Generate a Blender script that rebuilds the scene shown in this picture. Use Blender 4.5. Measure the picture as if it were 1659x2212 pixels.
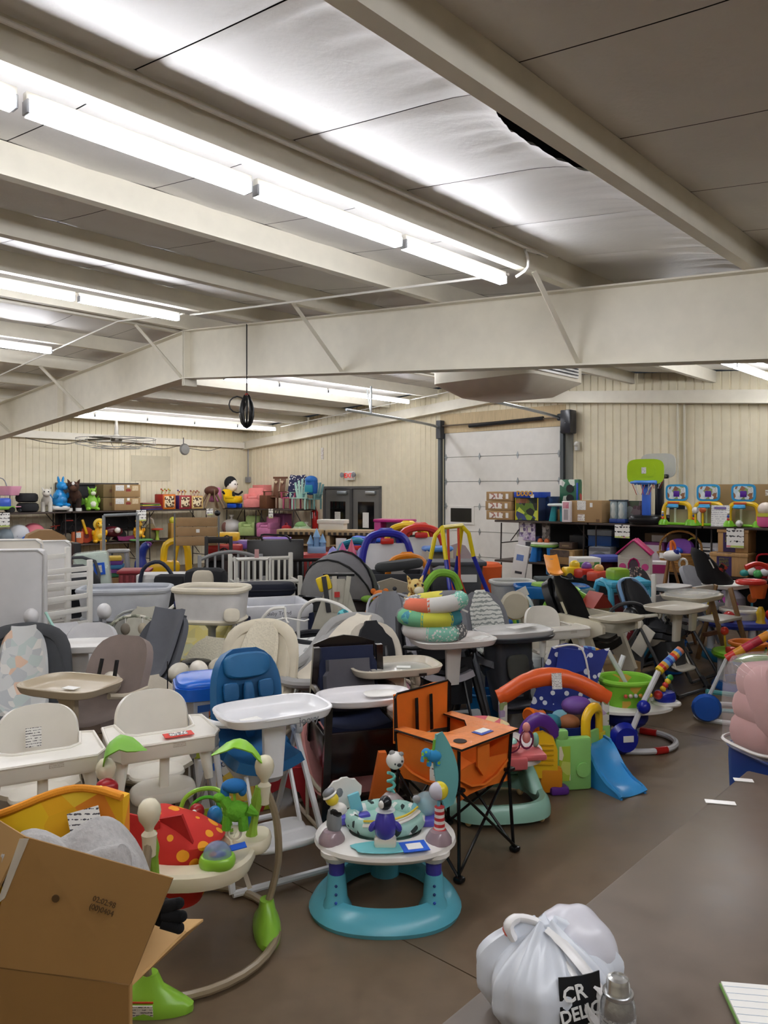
import bpy, bmesh, math, random
from mathutils import Vector, Matrix, Euler
random.seed(7)
for o in list(bpy.data.objects): bpy.data.objects.remove(o)
SC = bpy.context.scene
C = SC.collection
# ---------------------------------------------------------------- camera (world: X = right of the view, Y = depth, Z = up)
CH, FPX, HOR = 1.95, 1661.0, 1060.0
cam = bpy.data.cameras.new('camera'); cam.sensor_fit = 'VERTICAL'; cam.sensor_height = 24.0
cam.lens = 24.0 * FPX / 2212.0; cam.shift_y = -(1106.0 - HOR) / 2212.0; cam.clip_start = 0.05; cam.clip_end = 100
co = bpy.data.objects.new('camera', cam); C.objects.link(co)
co.location = (0, 0, CH); co.rotation_euler = (math.radians(90), 0, 0)
SC.camera = co
# ---------------------------------------------------------------- world, exposure, light strength
LIGHT_E = 34.0
w = bpy.data.worlds.new('world'); SC.world = w; w.use_nodes = True
w.node_tree.nodes['Background'].inputs[0].default_value = (0.75, 0.85, 1.0, 1)
w.node_tree.nodes['Background'].inputs[1].default_value = 0.02
SC.view_settings.view_transform = 'Standard'; SC.view_settings.look = 'None'
SC.view_settings.exposure = 0.22; SC.view_settings.gamma = 1.0; SC.view_settings.use_curve_mapping = False
CY = SC.cycles
CY.max_bounces = 7; CY.diffuse_bounces = 5; CY.glossy_bounces = 3; CY.transmission_bounces = 3; CY.transparent_max_bounces = 8; CY.caustics_reflective = False; CY.caustics_refractive = False
CY.use_adaptive_sampling = True; CY.adaptive_threshold = 0.05; CY.adaptive_min_samples = 16
# ---------------------------------------------------------------- frames of reference
A = math.radians(42.4); SA, CA = math.sin(A), math.cos(A)
def B(u, v, z=0.0): return Vector((u*SA - v*CA, u*CA + v*SA, z))       # building frame: u towards the gable wall, v towards the long wall
def G(px, py, z=0.0):
    t = (CH - z) * FPX / (py - HOR); return ((px-829.5)/FPX*t, t, z)
def AT(px, t, z=0.0): return ((px-829.5)/FPX*t, t, z)
def ZY(py, t): return CH - (py-HOR)/FPX*t
def SL(px, v, z):                                                     # on the long wall's shelves
    r = (px-829.5)/FPX; t = v/(SA - r*CA); return (r*t, t, z)
def SR(px, u, z):                                                     # on the gable wall's tables
    r = (px-829.5)/FPX; t = u/(CA + r*SA); return (r*t, t, z)
RZL, RZR = 90-math.degrees(A), -math.degrees(A)                        # rotations that face the room
# ---------------------------------------------------------------- materials
def lin(h):
    h = h.lstrip('#'); c = [int(h[i:i+2], 16)/255 for i in (0, 2, 4)]
    return tuple(x/12.92 if x <= .04045 else ((x+.055)/1.055)**2.4 for x in c)
_M = {}
def M(col, rough=.45, metal=0., kind='plain', alpha=1., col2=None, scale=20., emit=0., bump=None):
    key = (col, rough, metal, kind, alpha, col2, scale, emit, bump)
    if key in _M: return _M[key]
    m = bpy.data.materials.new(kind + '_' + col.lstrip('#')); m.use_nodes = True
    nt = m.node_tree; b = nt.nodes['Principled BSDF']; L = nt.links.new
    c = lin(col); b.inputs['Roughness'].default_value = rough*(.72 if kind == 'plain' and not metal and rough < .5 else 1.); b.inputs['Metallic'].default_value = metal
    b.inputs['Base Color'].default_value = (*c, 1)
    if emit:
        b.inputs['Emission Color'].default_value = (*c, 1); b.inputs['Emission Strength'].default_value = emit
        _M[key] = m; return m
    tc = nt.nodes.new('ShaderNodeTexCoord')
    def noise(s, d=3.):
        n = nt.nodes.new('ShaderNodeTexNoise'); n.inputs['Scale'].default_value = s; n.inputs['Detail'].default_value = d
        L(tc.outputs['Object'], n.inputs['Vector']); return n
    def mix(fac, c1, c2):
        x = nt.nodes.new('ShaderNodeMix'); x.data_type = 'RGBA'; L(fac, x.inputs['Factor'])
        x.inputs['A'].default_value = (*c1, 1); x.inputs['B'].default_value = (*c2, 1); return x.outputs['Result']
    def ramp(src, stops, const=True):
        r = nt.nodes.new('ShaderNodeValToRGB'); cr = r.color_ramp; cr.interpolation = 'CONSTANT' if const else 'LINEAR'
        while len(cr.elements) < len(stops): cr.elements.new(.5)
        for e, (p, cc) in zip(cr.elements, stops): e.position = p; e.color = (*cc, 1)
        L(src, r.inputs['Fac']); return r.outputs['Color']
    def bumps(src, strength, dist=.01):
        n = nt.nodes.new('ShaderNodeBump'); n.inputs['Strength'].default_value = strength; n.inputs['Distance'].default_value = dist
        L(src, n.inputs['Height']); L(n.outputs['Normal'], b.inputs['Normal'])
    d1 = tuple(x*.9 for x in c); d2 = tuple(min(1, x*1.08) for x in c)
    if kind == 'plain':
        L(mix(noise(6.).outputs['Fac'], d1, d2), b.inputs['Base Color'])
    elif kind == 'fabric':
        n = noise(9., 4.); L(mix(n.outputs['Fac'], tuple(x*.82 for x in c), tuple(min(1, x*1.12) for x in c)), b.inputs['Base Color'])
        bumps(noise(260., 2.).outputs['Fac'], .25, .004)
    elif kind == 'fur':
        n = noise(70., 4.); L(mix(n.outputs['Fac'], tuple(x*.75 for x in c), tuple(min(1, x*1.15) for x in c)), b.inputs['Base Color'])
        bumps(n.outputs['Fac'], .5, .01)
    elif kind == 'vinyl':
        n = noise(14., 5.); L(mix(n.outputs['Fac'], d1, d2), b.inputs['Base Color']); bumps(n.outputs['Fac'], .35, .03)
    elif kind == 'card':
        n = noise(3.5, 5.); L(mix(n.outputs['Fac'], tuple(x*.86 for x in c), tuple(min(1, x*1.1) for x in c)), b.inputs['Base Color'])
    elif kind == 'wood':
        mp = nt.nodes.new('ShaderNodeMapping'); mp.inputs['Scale'].default_value = (30, 30, 3); L(tc.outputs['Object'], mp.inputs['Vector'])
        n = nt.nodes.new('ShaderNodeTexNoise'); n.inputs['Scale'].default_value = 1.5; n.inputs['Detail'].default_value = 5; L(mp.outputs[0], n.inputs['Vector'])
        L(mix(n.outputs['Fac'], tuple(x*.65 for x in c), tuple(min(1, x*1.2) for x in c)), b.inputs['Base Color'])
    elif kind == 'blotch':                                            # several print colours in patches
        cols = [c] + [lin(x) for x in col2.split()]
        v = nt.nodes.new('ShaderNodeTexVoronoi'); v.inputs['Scale'].default_value = scale; L(tc.outputs['Object'], v.inputs['Vector'])
        s = nt.nodes.new('ShaderNodeSeparateColor'); L(v.outputs['Color'], s.inputs[0])
        L(ramp(s.outputs[0], [(i/len(cols), x) for i, x in enumerate(cols)]), b.inputs['Base Color'])
    elif kind == 'dots':                                              # round dots of col2 on col
        v = nt.nodes.new('ShaderNodeTexVoronoi'); v.inputs['Scale'].default_value = scale; L(tc.outputs['Object'], v.inputs['Vector'])
        L(ramp(v.outputs['Distance'], [(0, lin(col2)), (.34, c)]), b.inputs['Base Color'])
    elif kind == 'zigzag':                                            # wavy lines of col2 on col
        wv = nt.nodes.new('ShaderNodeTexWave'); wv.inputs['Scale'].default_value = scale; wv.inputs['Distortion'].default_value = 4; wv.inputs['Detail Scale'].default_value = 3
        wv.bands_direction = 'Z'; L(tc.outputs['Object'], wv.inputs['Vector']); L(ramp(wv.outputs['Fac'], [(0, c), (.7, lin(col2))]), b.inputs['Base Color'])
    elif kind == 'stripes':
        wv = nt.nodes.new('ShaderNodeTexWave'); wv.inputs['Scale'].default_value = scale; wv.bands_direction = 'Z'
        L(tc.outputs['Object'], wv.inputs['Vector']); L(ramp(wv.outputs['Fac'], [(0, c), (.5, lin(col2))]), b.inputs['Base Color'])
    elif kind == 'stripex':
        wv = nt.nodes.new('ShaderNodeTexWave'); wv.inputs['Scale'].default_value = scale; wv.bands_direction = 'X'
        L(tc.outputs['Object'], wv.inputs['Vector']); L(ramp(wv.outputs['Fac'], [(0, c), (.5, lin(col2))]), b.inputs['Base Color'])
    elif kind == 'writing':                                           # lines of unreadable small print
        wv = nt.nodes.new('ShaderNodeTexWave'); wv.inputs['Scale'].default_value = scale; wv.bands_direction = 'Z'; L(tc.outputs['Object'], wv.inputs['Vector'])
        n = noise(scale*6, 1.); mu = nt.nodes.new('ShaderNodeMath'); mu.operation = 'MULTIPLY'; L(wv.outputs['Fac'], mu.inputs[0]); L(n.outputs['Fac'], mu.inputs[1])
        L(ramp(mu.outputs[0], [(0, c), (.44, lin(col2 or '#3a3a3c'))]), b.inputs['Base Color'])
    elif kind == 'concrete':
        n = noise(1.1, 6.); n2 = noise(9., 5.)
        q = nt.nodes.new('ShaderNodeMath'); q.operation = 'MULTIPLY_ADD'; L(n2.outputs['Fac'], q.inputs[0]); q.inputs[1].default_value = .5; L(n.outputs['Fac'], q.inputs[2])
        L(ramp(q.outputs[0], [(.45, tuple(x*.72 for x in c)), (1., tuple(x*1.3 for x in c))], False), b.inputs['Base Color'])
        rr = nt.nodes.new('ShaderNodeMapRange'); rr.inputs[3].default_value = rough-.1; rr.inputs[4].default_value = rough+.15
        L(n2.outputs['Fac'], rr.inputs[0]); L(rr.outputs[0], b.inputs['Roughness'])
    elif kind == 'insul':                                             # vinyl-faced roof blanket
        n = noise(2.2, 6.); L(mix(n.outputs['Fac'], tuple(x*.86 for x in c), tuple(min(1, x*1.06) for x in c)), b.inputs['Base Color'])
        bumps(noise(30., 6.).outputs['Fac'], .12, .02)
    elif kind == 'wicker':
        wv = nt.nodes.new('ShaderNodeTexWave'); wv.inputs['Scale'].default_value = scale; wv.bands_direction = 'Z'; wv.inputs['Distortion'].default_value = 2; L(tc.outputs['Object'], wv.inputs['Vector'])
        L(mix(wv.outputs['Fac'], tuple(x*.5 for x in c), tuple(min(1, x*1.2) for x in c)), b.inputs['Base Color']); bumps(wv.outputs['Fac'], .6, .01)
    elif kind == 'clear':
        b.inputs['Transmission Weight'].default_value = 0.
    if alpha < 1: b.inputs['Alpha'].default_value = alpha
    _M[key] = m; return m
# ---------------------------------------------------------------- mesh builder
def sring(w, d, n=24, e=2.6, z=0., cx=0., cy=0.):                     # super-ellipse ring, full widths w and d
    out = []
    for i in range(n):
        a = 2*math.pi*i/n; c, s = math.cos(a), math.sin(a)
        out.append((cx + w/2*math.copysign(abs(c)**(2/e), c), cy + d/2*math.copysign(abs(s)**(2/e), s), z))
    return out
def crom(pts, k=6, closed=False):                                     # smooth path through points
    P = [Vector(p) for p in pts]; n = len(P); out = []
    if n < 3 or k < 2: return P
    for i in range(n if closed else n-1):
        p0, p1, p2, p3 = (P[(i-1) % n], P[i], P[(i+1) % n], P[(i+2) % n]) if closed else (P[max(i-1, 0)], P[i], P[i+1], P[min(i+2, n-1)])
        for j in range(k):
            t = j/k; out.append(.5*((2*p1) + (p2-p0)*t + (2*p0-5*p1+4*p2-p3)*t*t + (3*p1-p0-3*p2+p3)*t**3))
    if not closed: out.append(P[-1])
    return out
_bx = {}
class MB:
    def __init__(s): s.v = []; s.f = []
    def add(s, vs, fs, mat=None):
        o = len(s.v)
        s.v += [tuple(mat @ Vector(p)) if mat is not None else tuple(p) for p in vs]
        s.f += [tuple(i+o for i in f) for f in fs]; return s
    def box(s, c, d, r=0., rot=None, seg=2):
        k = (tuple(round(x, 4) for x in d), round(r, 4), seg)
        if k not in _bx:
            bm = bmesh.new(); bmesh.ops.create_cube(bm, size=1.); bmesh.ops.scale(bm, vec=d, verts=bm.verts)
            if r > 0: bmesh.ops.bevel(bm, geom=bm.edges[:], offset=min(r, min(d)*.49), segments=seg, affect='EDGES', profile=.5)
            bm.verts.index_update(); _bx[k] = ([tuple(q.co) for q in bm.verts], [tuple(q.index for q in f.verts) for f in bm.faces]); bm.free()
        m = Matrix.Translation(c)
        if rot: m = m @ Euler([math.radians(x) for x in rot]).to_matrix().to_4x4()
        return s.add(*_bx[k], m)
    def tube(s, pts, r, n=8, closed=False, k=1, flat=1.):
        P = crom(pts, k, closed) if k > 1 else [Vector(p) for p in pts]
        N = len(P); rr = r if isinstance(r, (list, tuple)) else None; rings = []; up = None
        for i, p in enumerate(P):
            if closed: d = P[(i+1) % N]-P[i-1]
            else: d = P[min(i+1, N-1)]-P[max(i-1, 0)]
            if d.length < 1e-9: d = Vector((0, 0, 1))
            d.normalize()
            if up is None: up = Vector((0, 0, 1)) if abs(d.z) < .9 else Vector((0, 1, 0))
            x = d.cross(up)
            if x.length < 1e-6: x = d.orthogonal()
            x.normalize(); up = x.cross(d).normalized()
            q = rr[min(len(rr)-1, int(round(i/(N-1)*(len(rr)-1))))] if rr and len(rr) != N else (rr[i] if rr else r)
            rings.append([p + q*(math.cos(2*math.pi*j/n)*x + flat*math.sin(2*math.pi*j/n)*up) for j in range(n)])
        return s.loft(rings, closed=closed)
    def cyl(s, p, q, r, r1=None, n=14): return s.tube([p, q], [r, r if r1 is None else r1], n)
    def loft(s, rings, cap=True, closed=False):
        n = len(rings[0]); vs = [p for r in rings for p in r]; fs = []; m = len(rings)
        for i in range(m if closed else m-1):
            a, b = i*n, ((i+1) % m)*n
            fs += [(a+j, a+(j+1) % n, b+(j+1) % n, b+j) for j in range(n)]
        if cap and not closed: fs += [tuple(range(n-1, -1, -1)), tuple(range((m-1)*n, m*n))]
        return s.add(vs, fs)
    def lathe(s, prof, c=(0, 0, 0), n=20, sx=1., sy=1., rot=None):
        m = Matrix.Translation(c)
        if rot: m = m @ Euler([math.radians(x) for x in rot]).to_matrix().to_4x4()
        rings = [[tuple(m @ Vector((max(r, 1e-4)*math.cos(2*math.pi*j/n)*sx, max(r, 1e-4)*math.sin(2*math.pi*j/n)*sy, z))) for j in range(n)] for r, z in prof]
        return s.loft(rings)
    def ball(s, c, r, n=14, m=9, rot=None, e=1., amp=0.):
        r = (r, r, r) if not isinstance(r, (list, tuple)) else r
        pr = []
        for i in range(m+1):
            a = -math.pi/2 + math.pi*i/m; pr.append((math.cos(a), math.sin(a)))
        mt = Matrix.Translation(c)
        if rot: mt = mt @ Euler([math.radians(x) for x in rot]).to_matrix().to_4x4()
        lm = lambda x, y, z: 1+amp*(math.sin(3.1*x+2*z)*math.cos(2.7*y-1.3*z)+.5*math.sin(6*x-5*y+4*z)+.4*math.sin(9*z+7*x)) if amp else 1.
        rings = [[tuple(mt @ (Vector((q[0]*r[0]*max(p, .01), q[1]*r[1]*max(p, .01), z*r[2]))*lm(q[0]*p, q[1]*p, z))) for q in sring(2, 2, n, 2*e)] for p, z in pr]
        return s.loft(rings)
    def prism(s, poly, h0, h1, plane='xy', rot=None, c=(0, 0, 0)):
        f = {'xy': lambda a, b, h: (a, b, h), 'xz': lambda a, b, h: (a, h, b), 'yz': lambda a, b, h: (h, a, b)}[plane]
        m = Matrix.Translation(c)
        if rot: m = m @ Euler([math.radians(x) for x in rot]).to_matrix().to_4x4()
        return s.loft([[tuple(m @ Vector(f(a, b, h))) for a, b in poly] for h in (h0, h1)])
    def dish(s, w, d, h, wall=.015, e=3., z=0., taper=.85, floor=.012, n=28, c=(0, 0), lip=0.):   # tub, tray, basket: open on top
        x, y = c; r = lambda k, zz, o=0.: sring(w*k-o, d*k-o, n, e, z+zz, x, y)
        rings = [r(taper*.9, 0), r(taper, min(.01, h*.2))] + [r(taper+(1-taper)*.5, h*.5), r(1, h*.92)]
        if lip: rings += [r(1, h*.92, -2*lip), r(1, h, -2*lip)]
        rings += [r(1, h, wall*.4), r(1, h, 2*wall), r(taper, floor+min(.01, h*.2), 2*wall), r(taper*.9, floor, 2*wall)]
        return s.loft(rings)
    def pad(s, w, h, t, e=3., c=(0, 0, 0), rot=None, puff=.5, n=24):       # cushion lying in XY, thickness along Z
        m = Matrix.Translation(c)
        if rot: m = m @ Euler([math.radians(x) for x in rot]).to_matrix().to_4x4()
        rings = []
        for q in (-1, -.92, -.6, 0, .6, .92, 1):
            k = math.sqrt(max(0, 1-abs(q)**2.2)); i = 1-puff*min(w, h)*.22/min(w, h)*(1-k)*2 if q not in (-1, 1) else .55
            rings.append([tuple(m @ Vector(p)) for p in sring(w*i, h*i, n, e, q*t/2)])
        return s.loft(rings)
    def sheet(s, g, th):                                              # grid of points -> solid sheet of thickness th
        R_, Cc = len(g), len(g[0]); P = [[Vector(p) for p in r] for r in g]; off = []
        for i in range(R_):
            for j in range(Cc):
                a = P[min(i+1, R_-1)][j]-P[max(i-1, 0)][j]; b = P[i][min(j+1, Cc-1)]-P[i][max(j-1, 0)]
                nn = a.cross(b); nn = nn.normalized() if nn.length > 1e-12 else Vector((0, 0, 1)); off.append(P[i][j]+nn*th)
        vs = [p for r in P for p in r] + off; K = R_*Cc; fs = []
        for i in range(R_-1):
            for j in range(Cc-1):
                a = i*Cc+j; fs += [(a, a+1, a+Cc+1, a+Cc), (K+a, K+a+Cc, K+a+Cc+1, K+a+1)]
        for i in range(R_-1):
            a = i*Cc; fs += [(a, a+Cc, K+a+Cc, K+a)]; a += Cc-1; fs += [(a+Cc, a, K+a, K+a+Cc)]
        for j in range(Cc-1):
            a = j; fs += [(a+1, a, K+a, K+a+1)]; a = (R_-1)*Cc+j; fs += [(a, a+1, K+a+1, K+a)]
        return s.add(vs, fs)
    def strip(s, prof, width, th=.02, bulge=.0, n=9, k=4, e=1.):           # bent seat: prof = (y, z) side view; width(t) or number; edges raised by bulge
        P = crom([(0, a, b) for a, b in prof], k); N = len(P); g = []; wm = max(width(i/20) for i in range(21)) if callable(width) else width
        for i, p in enumerate(P):
            t = i/(N-1); d = (P[min(i+1, N-1)]-P[max(i-1, 0)]).normalized(); nn = Vector((0, -d.z, d.y)); 
            wd = width(t) if callable(width) else width
            g.append([(wd/2*q, *(p + nn*bulge*(wd/wm)**2*(abs(q)**2))[1:]) for q in [-1+2*j/(n-1) for j in range(n)]])
        return s.sheet(g, th)
    def build(s, name, mat, parent=None, smooth=38, loc=None, rz=None):
        me = bpy.data.meshes.new(name); me.from_pydata(s.v, [], s.f)
        bm = bmesh.new(); bm.from_mesh(me); bmesh.ops.recalc_face_normals(bm, faces=bm.faces); bm.to_mesh(me); bm.free()
        if smooth:
            me.polygons.foreach_set('use_smooth', [True]*len(me.polygons))
            try: me.set_sharp_from_angle(angle=math.radians(smooth))
            except Exception: pass
        me.materials.append(mat); o = bpy.data.objects.new(name, me); C.objects.link(o)
        if parent: o.parent = parent
        if loc: o.location = loc
        if rz is not None: o.rotation_euler.z = math.radians(rz)
        return o
def tagp(o, label=None, cat=None, group=None, kind=None):
    for k, q in (('label', label), ('category', cat), ('group', group), ('kind', kind)):
        if q: o[k] = q
    return o
def T(name, label, cat, loc, rz=0., group=None, s=1., rot=None):
    o = bpy.data.objects.new(name, None); C.objects.link(o); o.location = loc; o.empty_display_size = .1
    o.rotation_euler = (0, 0, math.radians(rz)) if rot is None else [math.radians(x) for x in rot]
    o.scale = (s, s, s)
    return tagp(o, label, cat, group)
def P(t, name, mb, mat, label=None):
    o = mb.build(name, mat, t)
    if label: o['label'] = label
    return o
def S(name, mb, mat, label=None, parent=None, smooth=30):
    o = mb.build(name, mat, parent, smooth)
    if not parent: o['kind'] = 'structure'
    if label: o['label'] = label
    return o
def one(name, mb, mat, label, cat, loc, rz=0, group=None):
    o = mb.build(name, mat); o.location = loc; o.rotation_euler.z = math.radians(rz); return tagp(o, label, cat, group)
def copy_tree(o, parent=None):
    c = o.copy(); C.objects.link(c); c.parent = parent
    for ch in list(o.children): copy_tree(ch, c)
    return c
def text(parent, body, size, loc, rot, mat, name='lettering', ext=.001, bold=0.):
    cu = bpy.data.curves.new(name, 'FONT'); cu.body = body; cu.size = size; cu.extrude = ext; cu.offset = bold; cu.align_x = 'CENTER'; cu.align_y = 'CENTER'; cu.resolution_u = 2
    tmp = bpy.data.objects.new(name, cu); me = bpy.data.meshes.new_from_object(tmp); bpy.data.objects.remove(tmp); me.materials.clear(); me.materials.append(mat)
    o = bpy.data.objects.new(name, me); C.objects.link(o); o.parent = parent
    o.location = loc; o.rotation_euler = [math.radians(x) for x in rot]; return o
def tagcard(t, c, w=.06, h=.09, rot=(0, 0, 0), mat=None, name='price_tag'):   # printed card standing in XZ
    return P(t, name, MB().box(c, (w, .003, h), 0, rot), mat or WRITE)
# shared materials
WHITE = M('#eceae4', .35); OFFW = M('#e2ddd0', .4); CREAM = M('#e6dec6', .4); BLACKP = M('#17181b', .4); DKGREY = M('#3d3f44', .5)
BLKF = M('#1b1c20', .85, kind='fabric'); GREYF = M('#6c6d72', .9, kind='fabric'); LGREYF = M('#b9bbc0', .9, kind='fabric'); NAVYF = M('#1b2442', .85, kind='fabric')
STEEL = M('#9a9ca0', .32, .85); DKSTEEL = M('#4d4f55', .35, .6); GREYPL = M('#8d8f94', .4); CARD = M('#a5865c', .85, kind='card'); PAPER = M('#f2f1ec', .7)
WRITE = M('#f4f3ee', .7, kind='writing', col2='#55555a', scale=26); WRITE2 = M('#efece4', .7, kind='writing', col2='#8d6a62', scale=9)
BLUET = M('#1d5fd6', .6); CLEARP = M('#dfe6ea', .12, alpha=.28)
# ================================================================ the building
DW, RA, LW, RIDGE, SLP = 13.5, 6.0, 17.6, 9.1, .08
def zr(v): return 4.14 - SLP*abs(v-RIDGE)                              # top of the rafters = underside of the purlins
WALLC = M('#e6ddc2', .55); BEAMC = M('#e4dfd0', .5); INSUL = M('#e9e7e4', .5, kind='insul'); DARKM = M('#1d1d20', .8); GALV = M('#aab0b4', .35, .8)
# floor: concrete slabs with saw-cut joints
fl = MB().add([B(-4, 18.5, -.02), B(14, 18.5, -.02), B(14, -8, -.02), B(-4, -8, -.02)], [(0, 1, 2, 3)])
floor = S('floor', fl, M('#241f1b', .9), 'brown polished concrete floor with saw-cut joints')
uj = [-4.82, -1.15, 2.52, 6.2, 9.87, 13.54]; vj = [-8, 7.1, 12.4, 17.62]
FLM = M('#6b5a46', .34, kind='concrete')
for i in range(len(uj)-1):
    for j in range(len(vj)-1):
        q = .003; c = [B(uj[i]+q, vj[j]+q), B(uj[i+1]-q, vj[j]+q), B(uj[i+1]-q, vj[j+1]-q), B(uj[i]+q, vj[j+1]-q)]
        S('floor_slab', MB().loft([[(p.x, p.y, -.019) for p in c], [tuple(p) for p in c]]), FLM, parent=floor, smooth=0)
# ribbed metal wall sheets
def ribbed(name, fixed, along0, along1, z0, z1f, axis, opens=(), label=None):
    root = None; step, gr = .15, .035; xs = []
    brk = sorted({along0, along1} | {q for o in opens for q in o[:2]})
    for s0, s1 in zip(brk, brk[1:]):
        zz = z0
        for o in opens:
            if s0 >= o[0]-1e-6 and s1 <= o[1]+1e-6: zz = o[2]
        x = s0
        while x < s1-1e-6:
            x2 = min(x+.9, s1); cols = [(x, 0)]; y = x+step/2
            while y < x2-.05:
                cols += [(y-gr/2, 0), (y-gr/2+.008, .013), (y+gr/2-.008, .013), (y+gr/2, 0)]; y += step
            cols.append((x2, 0)); mb = MB(); n = len(cols); vs = []
            for s_, dep in cols:
                f = (lambda z: B(fixed+dep, s_, z)) if axis == 'v' else (lambda z: B(s_, fixed+dep, z))
                vs += [f(zz), f(z1f(s_))]
            mb.add(vs, [(2*i, 2*i+2, 2*i+3, 2*i+1) for i in range(n-1)])
            if root is None: root = S(name, mb, WALLC, label, smooth=0)
            else: S('wall_panel', mb, WALLC, parent=root, smooth=0)
            x = x2
    return root
GD0, GD1, GDZ = 7.61, 10.52, 3.22; ED0, ED1, EDZ = 12.40, 14.42, 2.06
wall_back = ribbed('wall_back', DW, -7.5, LW, 0, lambda v: zr(v)+.2, 'v', [(GD0, GD1, GDZ+.38), (ED0, ED1, EDZ)], 'cream ribbed metal gable wall with garage door')
wall_left = ribbed('wall_left', LW, -4, DW, 0, lambda u: zr(LW)+.3, 'u', (), 'cream ribbed metal side wall behind the shelves')
ribbed('wall_right', -7.5, -4, DW, 0, lambda u: zr(-7.5)+.3, 'u', (), 'cream ribbed metal side wall behind the photographer')
ribbed('wall_front', -4, -7.5, LW, 0, lambda v: zr(v)+.2, 'v', (), 'cream ribbed metal gable wall behind the photographer')
# ceiling: roof deck and the sagging insulation strips between the purlins
PV = sorted([9.1-.13-1.44*k for k in range(12)] + [9.23+1.44*k for k in range(6)])
dk = MB(); rr_ = [(-8, zr(-8)+.31), (RIDGE, zr(RIDGE)+.31), (18, zr(18)+.31)]
for (a, za), (b, zb) in zip(rr_, rr_[1:]): dk.add([B(-4.2, a, za), B(13.8, a, za), B(13.8, b, zb), B(-4.2, b, zb)], [(0, 1, 2, 3)])
ceiling = S('ceiling', dk, M('#2c2d31', .8), 'metal roof deck over white faced insulation', smooth=0)
seam = [-3.9+.955*k for k in range(19)]
edges = [-7.6] + PV + [17.7]
def tear(u):                                                          # where the blanket has come away from the purlin
    b = 0
    for c, hw in ((1.15, .85), (3.3, .66)):
        x = (u-c)/hw
        if abs(x) < 1: b = max(b, math.cos(x*math.pi/2)**1.2)
    return b
for i in range(len(seam)-1):
    u0, u1 = seam[i]+.004, seam[i+1]-.004
    for sec in ('main', 'torn'):
        mb = MB()
        for a, b in zip(edges, edges[1:]):
            torn = abs(a-1.77) < .05
            if torn != (sec == 'torn'): continue
            g = []; NU = 28 if torn else 3
            for k in range(NU):
                u = u0+(u1-u0)*k/(NU-1); row = []; tt = tear(u) if torn else 0
                for j in range(11):
                    q = j/10; a2 = (a+.08+.19*tt) if torn else a+.015; v = a2+(b-a2)*q**1.5
                    edge = .012 if k in (0, NU-1) else 0
                    z = zr(v)+.195-.035*math.sin(math.pi*q)+edge - ((.15-.05*tt)*(1-q)**4 if torn else 0)
                    if torn: z -= .6*(.014*math.sin(u*31)+.012*math.sin(u*57+1)+.02*math.sin(u*9))*math.exp(-((q-.16)/.2)**2)
                    row.append(B(u, v, z))
                g.append(row)
            n = len(g[0]); vs = [p for r in g for p in r]
            mb.add(vs, [(r*n+c, r*n+c+1, (r+1)*n+c+1, (r+1)*n+c) for r in range(len(g)-1) for c in range(n-1)])
        if mb.v: S('insulation_panel', mb, INSUL, parent=ceiling, smooth=60)
# purlins (Z sections)
for k, v in enumerate(PV):
    z = zr(v); mb = MB()
    def pbox(v0, v1, z0, z1):
        c = [B(-4, v0), B(13.45, v0), B(13.45, v1), B(-4, v1)]
        mb.loft([[(p.x, p.y, z0) for p in c], [(p.x, p.y, z1) for p in c]])
    pbox(v-.006, v+.006, z+.003, z+.2); pbox(v+.006, v+.075, z+.003, z+.013); pbox(v+.065, v+.075, z+.013, z+.03)
    o = S('purlin_beam', mb, BEAMC, smooth=0)
    bt = MB()
# rafter frame
mb = MB()
def vbox(u0, u1, va, vb, f0, f1, m=None):
    m = m if m is not None else mb
    m.loft([[B(u0, va, f0(va)), B(u1, va, f0(va)), B(u1, va, f1(va)), B(u0, va, f1(va))], [B(u0, vb, f0(vb)), B(u1, vb, f0(vb)), B(u1, vb, f1(vb)), B(u0, vb, f1(vb))]])
RD = .655
for va, vb in ((-7.4, RIDGE), (RIDGE, LW-.02)):
    vbox(RA-.008, RA+.008, va, vb, lambda v: zr(v)-RD+.012, lambda v: zr(v)-.012)
    vbox(RA-.1, RA+.1, va, vb, lambda v: zr(v)-RD, lambda v: zr(v)-RD+.014)
    vbox(RA-.1, RA+.1, va, vb, lambda v: zr(v)-.014, lambda v: zr(v))
rafter = S('rafter_beam', mb, BEAMC, 'deep cream steel roof rafter with ridge plates', smooth=0)
mb = MB()
for dv in (-.02, .02): vbox(RA-.1, RA+.1, RIDGE+dv-.008, RIDGE+dv+.008, lambda v: 4.14-RD-.1, lambda v: 4.14-.014)
S('splice_plate', mb, BEAMC, parent=rafter, smooth=0)
for v in (2.4, 4.9, 12.9, 15.2):
    mb = MB(); vbox(RA-.1, RA-.008, v-.004, v+.004, lambda q: zr(q)-RD+.012, lambda q: zr(q)-.014); S('stiffener', mb, BEAMC, parent=rafter, smooth=0) if v in (12.9,) else None
for v in (.33, 3.21, 6.09, 9.23, 12.11, 15.0):
    z = zr(v); d = .02
    mb = MB().tube([B(RA-.74, v, z+.01), B(RA-.03, v, z-RD+.03)], .026, 4)
    S('flange_brace', mb, BEAMC, parent=rafter, smooth=0)
mb = MB()
for va, vb in ((-7.4, RIDGE), (RIDGE, LW-.02)):
    vbox(DW-.16, DW-.01, va, vb, lambda v: zr(v)-.355, lambda v: zr(v)-.13)
    vbox(DW-.21, DW-.16, va, vb, lambda v: zr(v)-.355, lambda v: zr(v)-.34)
S('rafter_beam', mb, BEAMC, 'cream channel along the top of the gable wall', smooth=0)
mb = MB(); 
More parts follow.
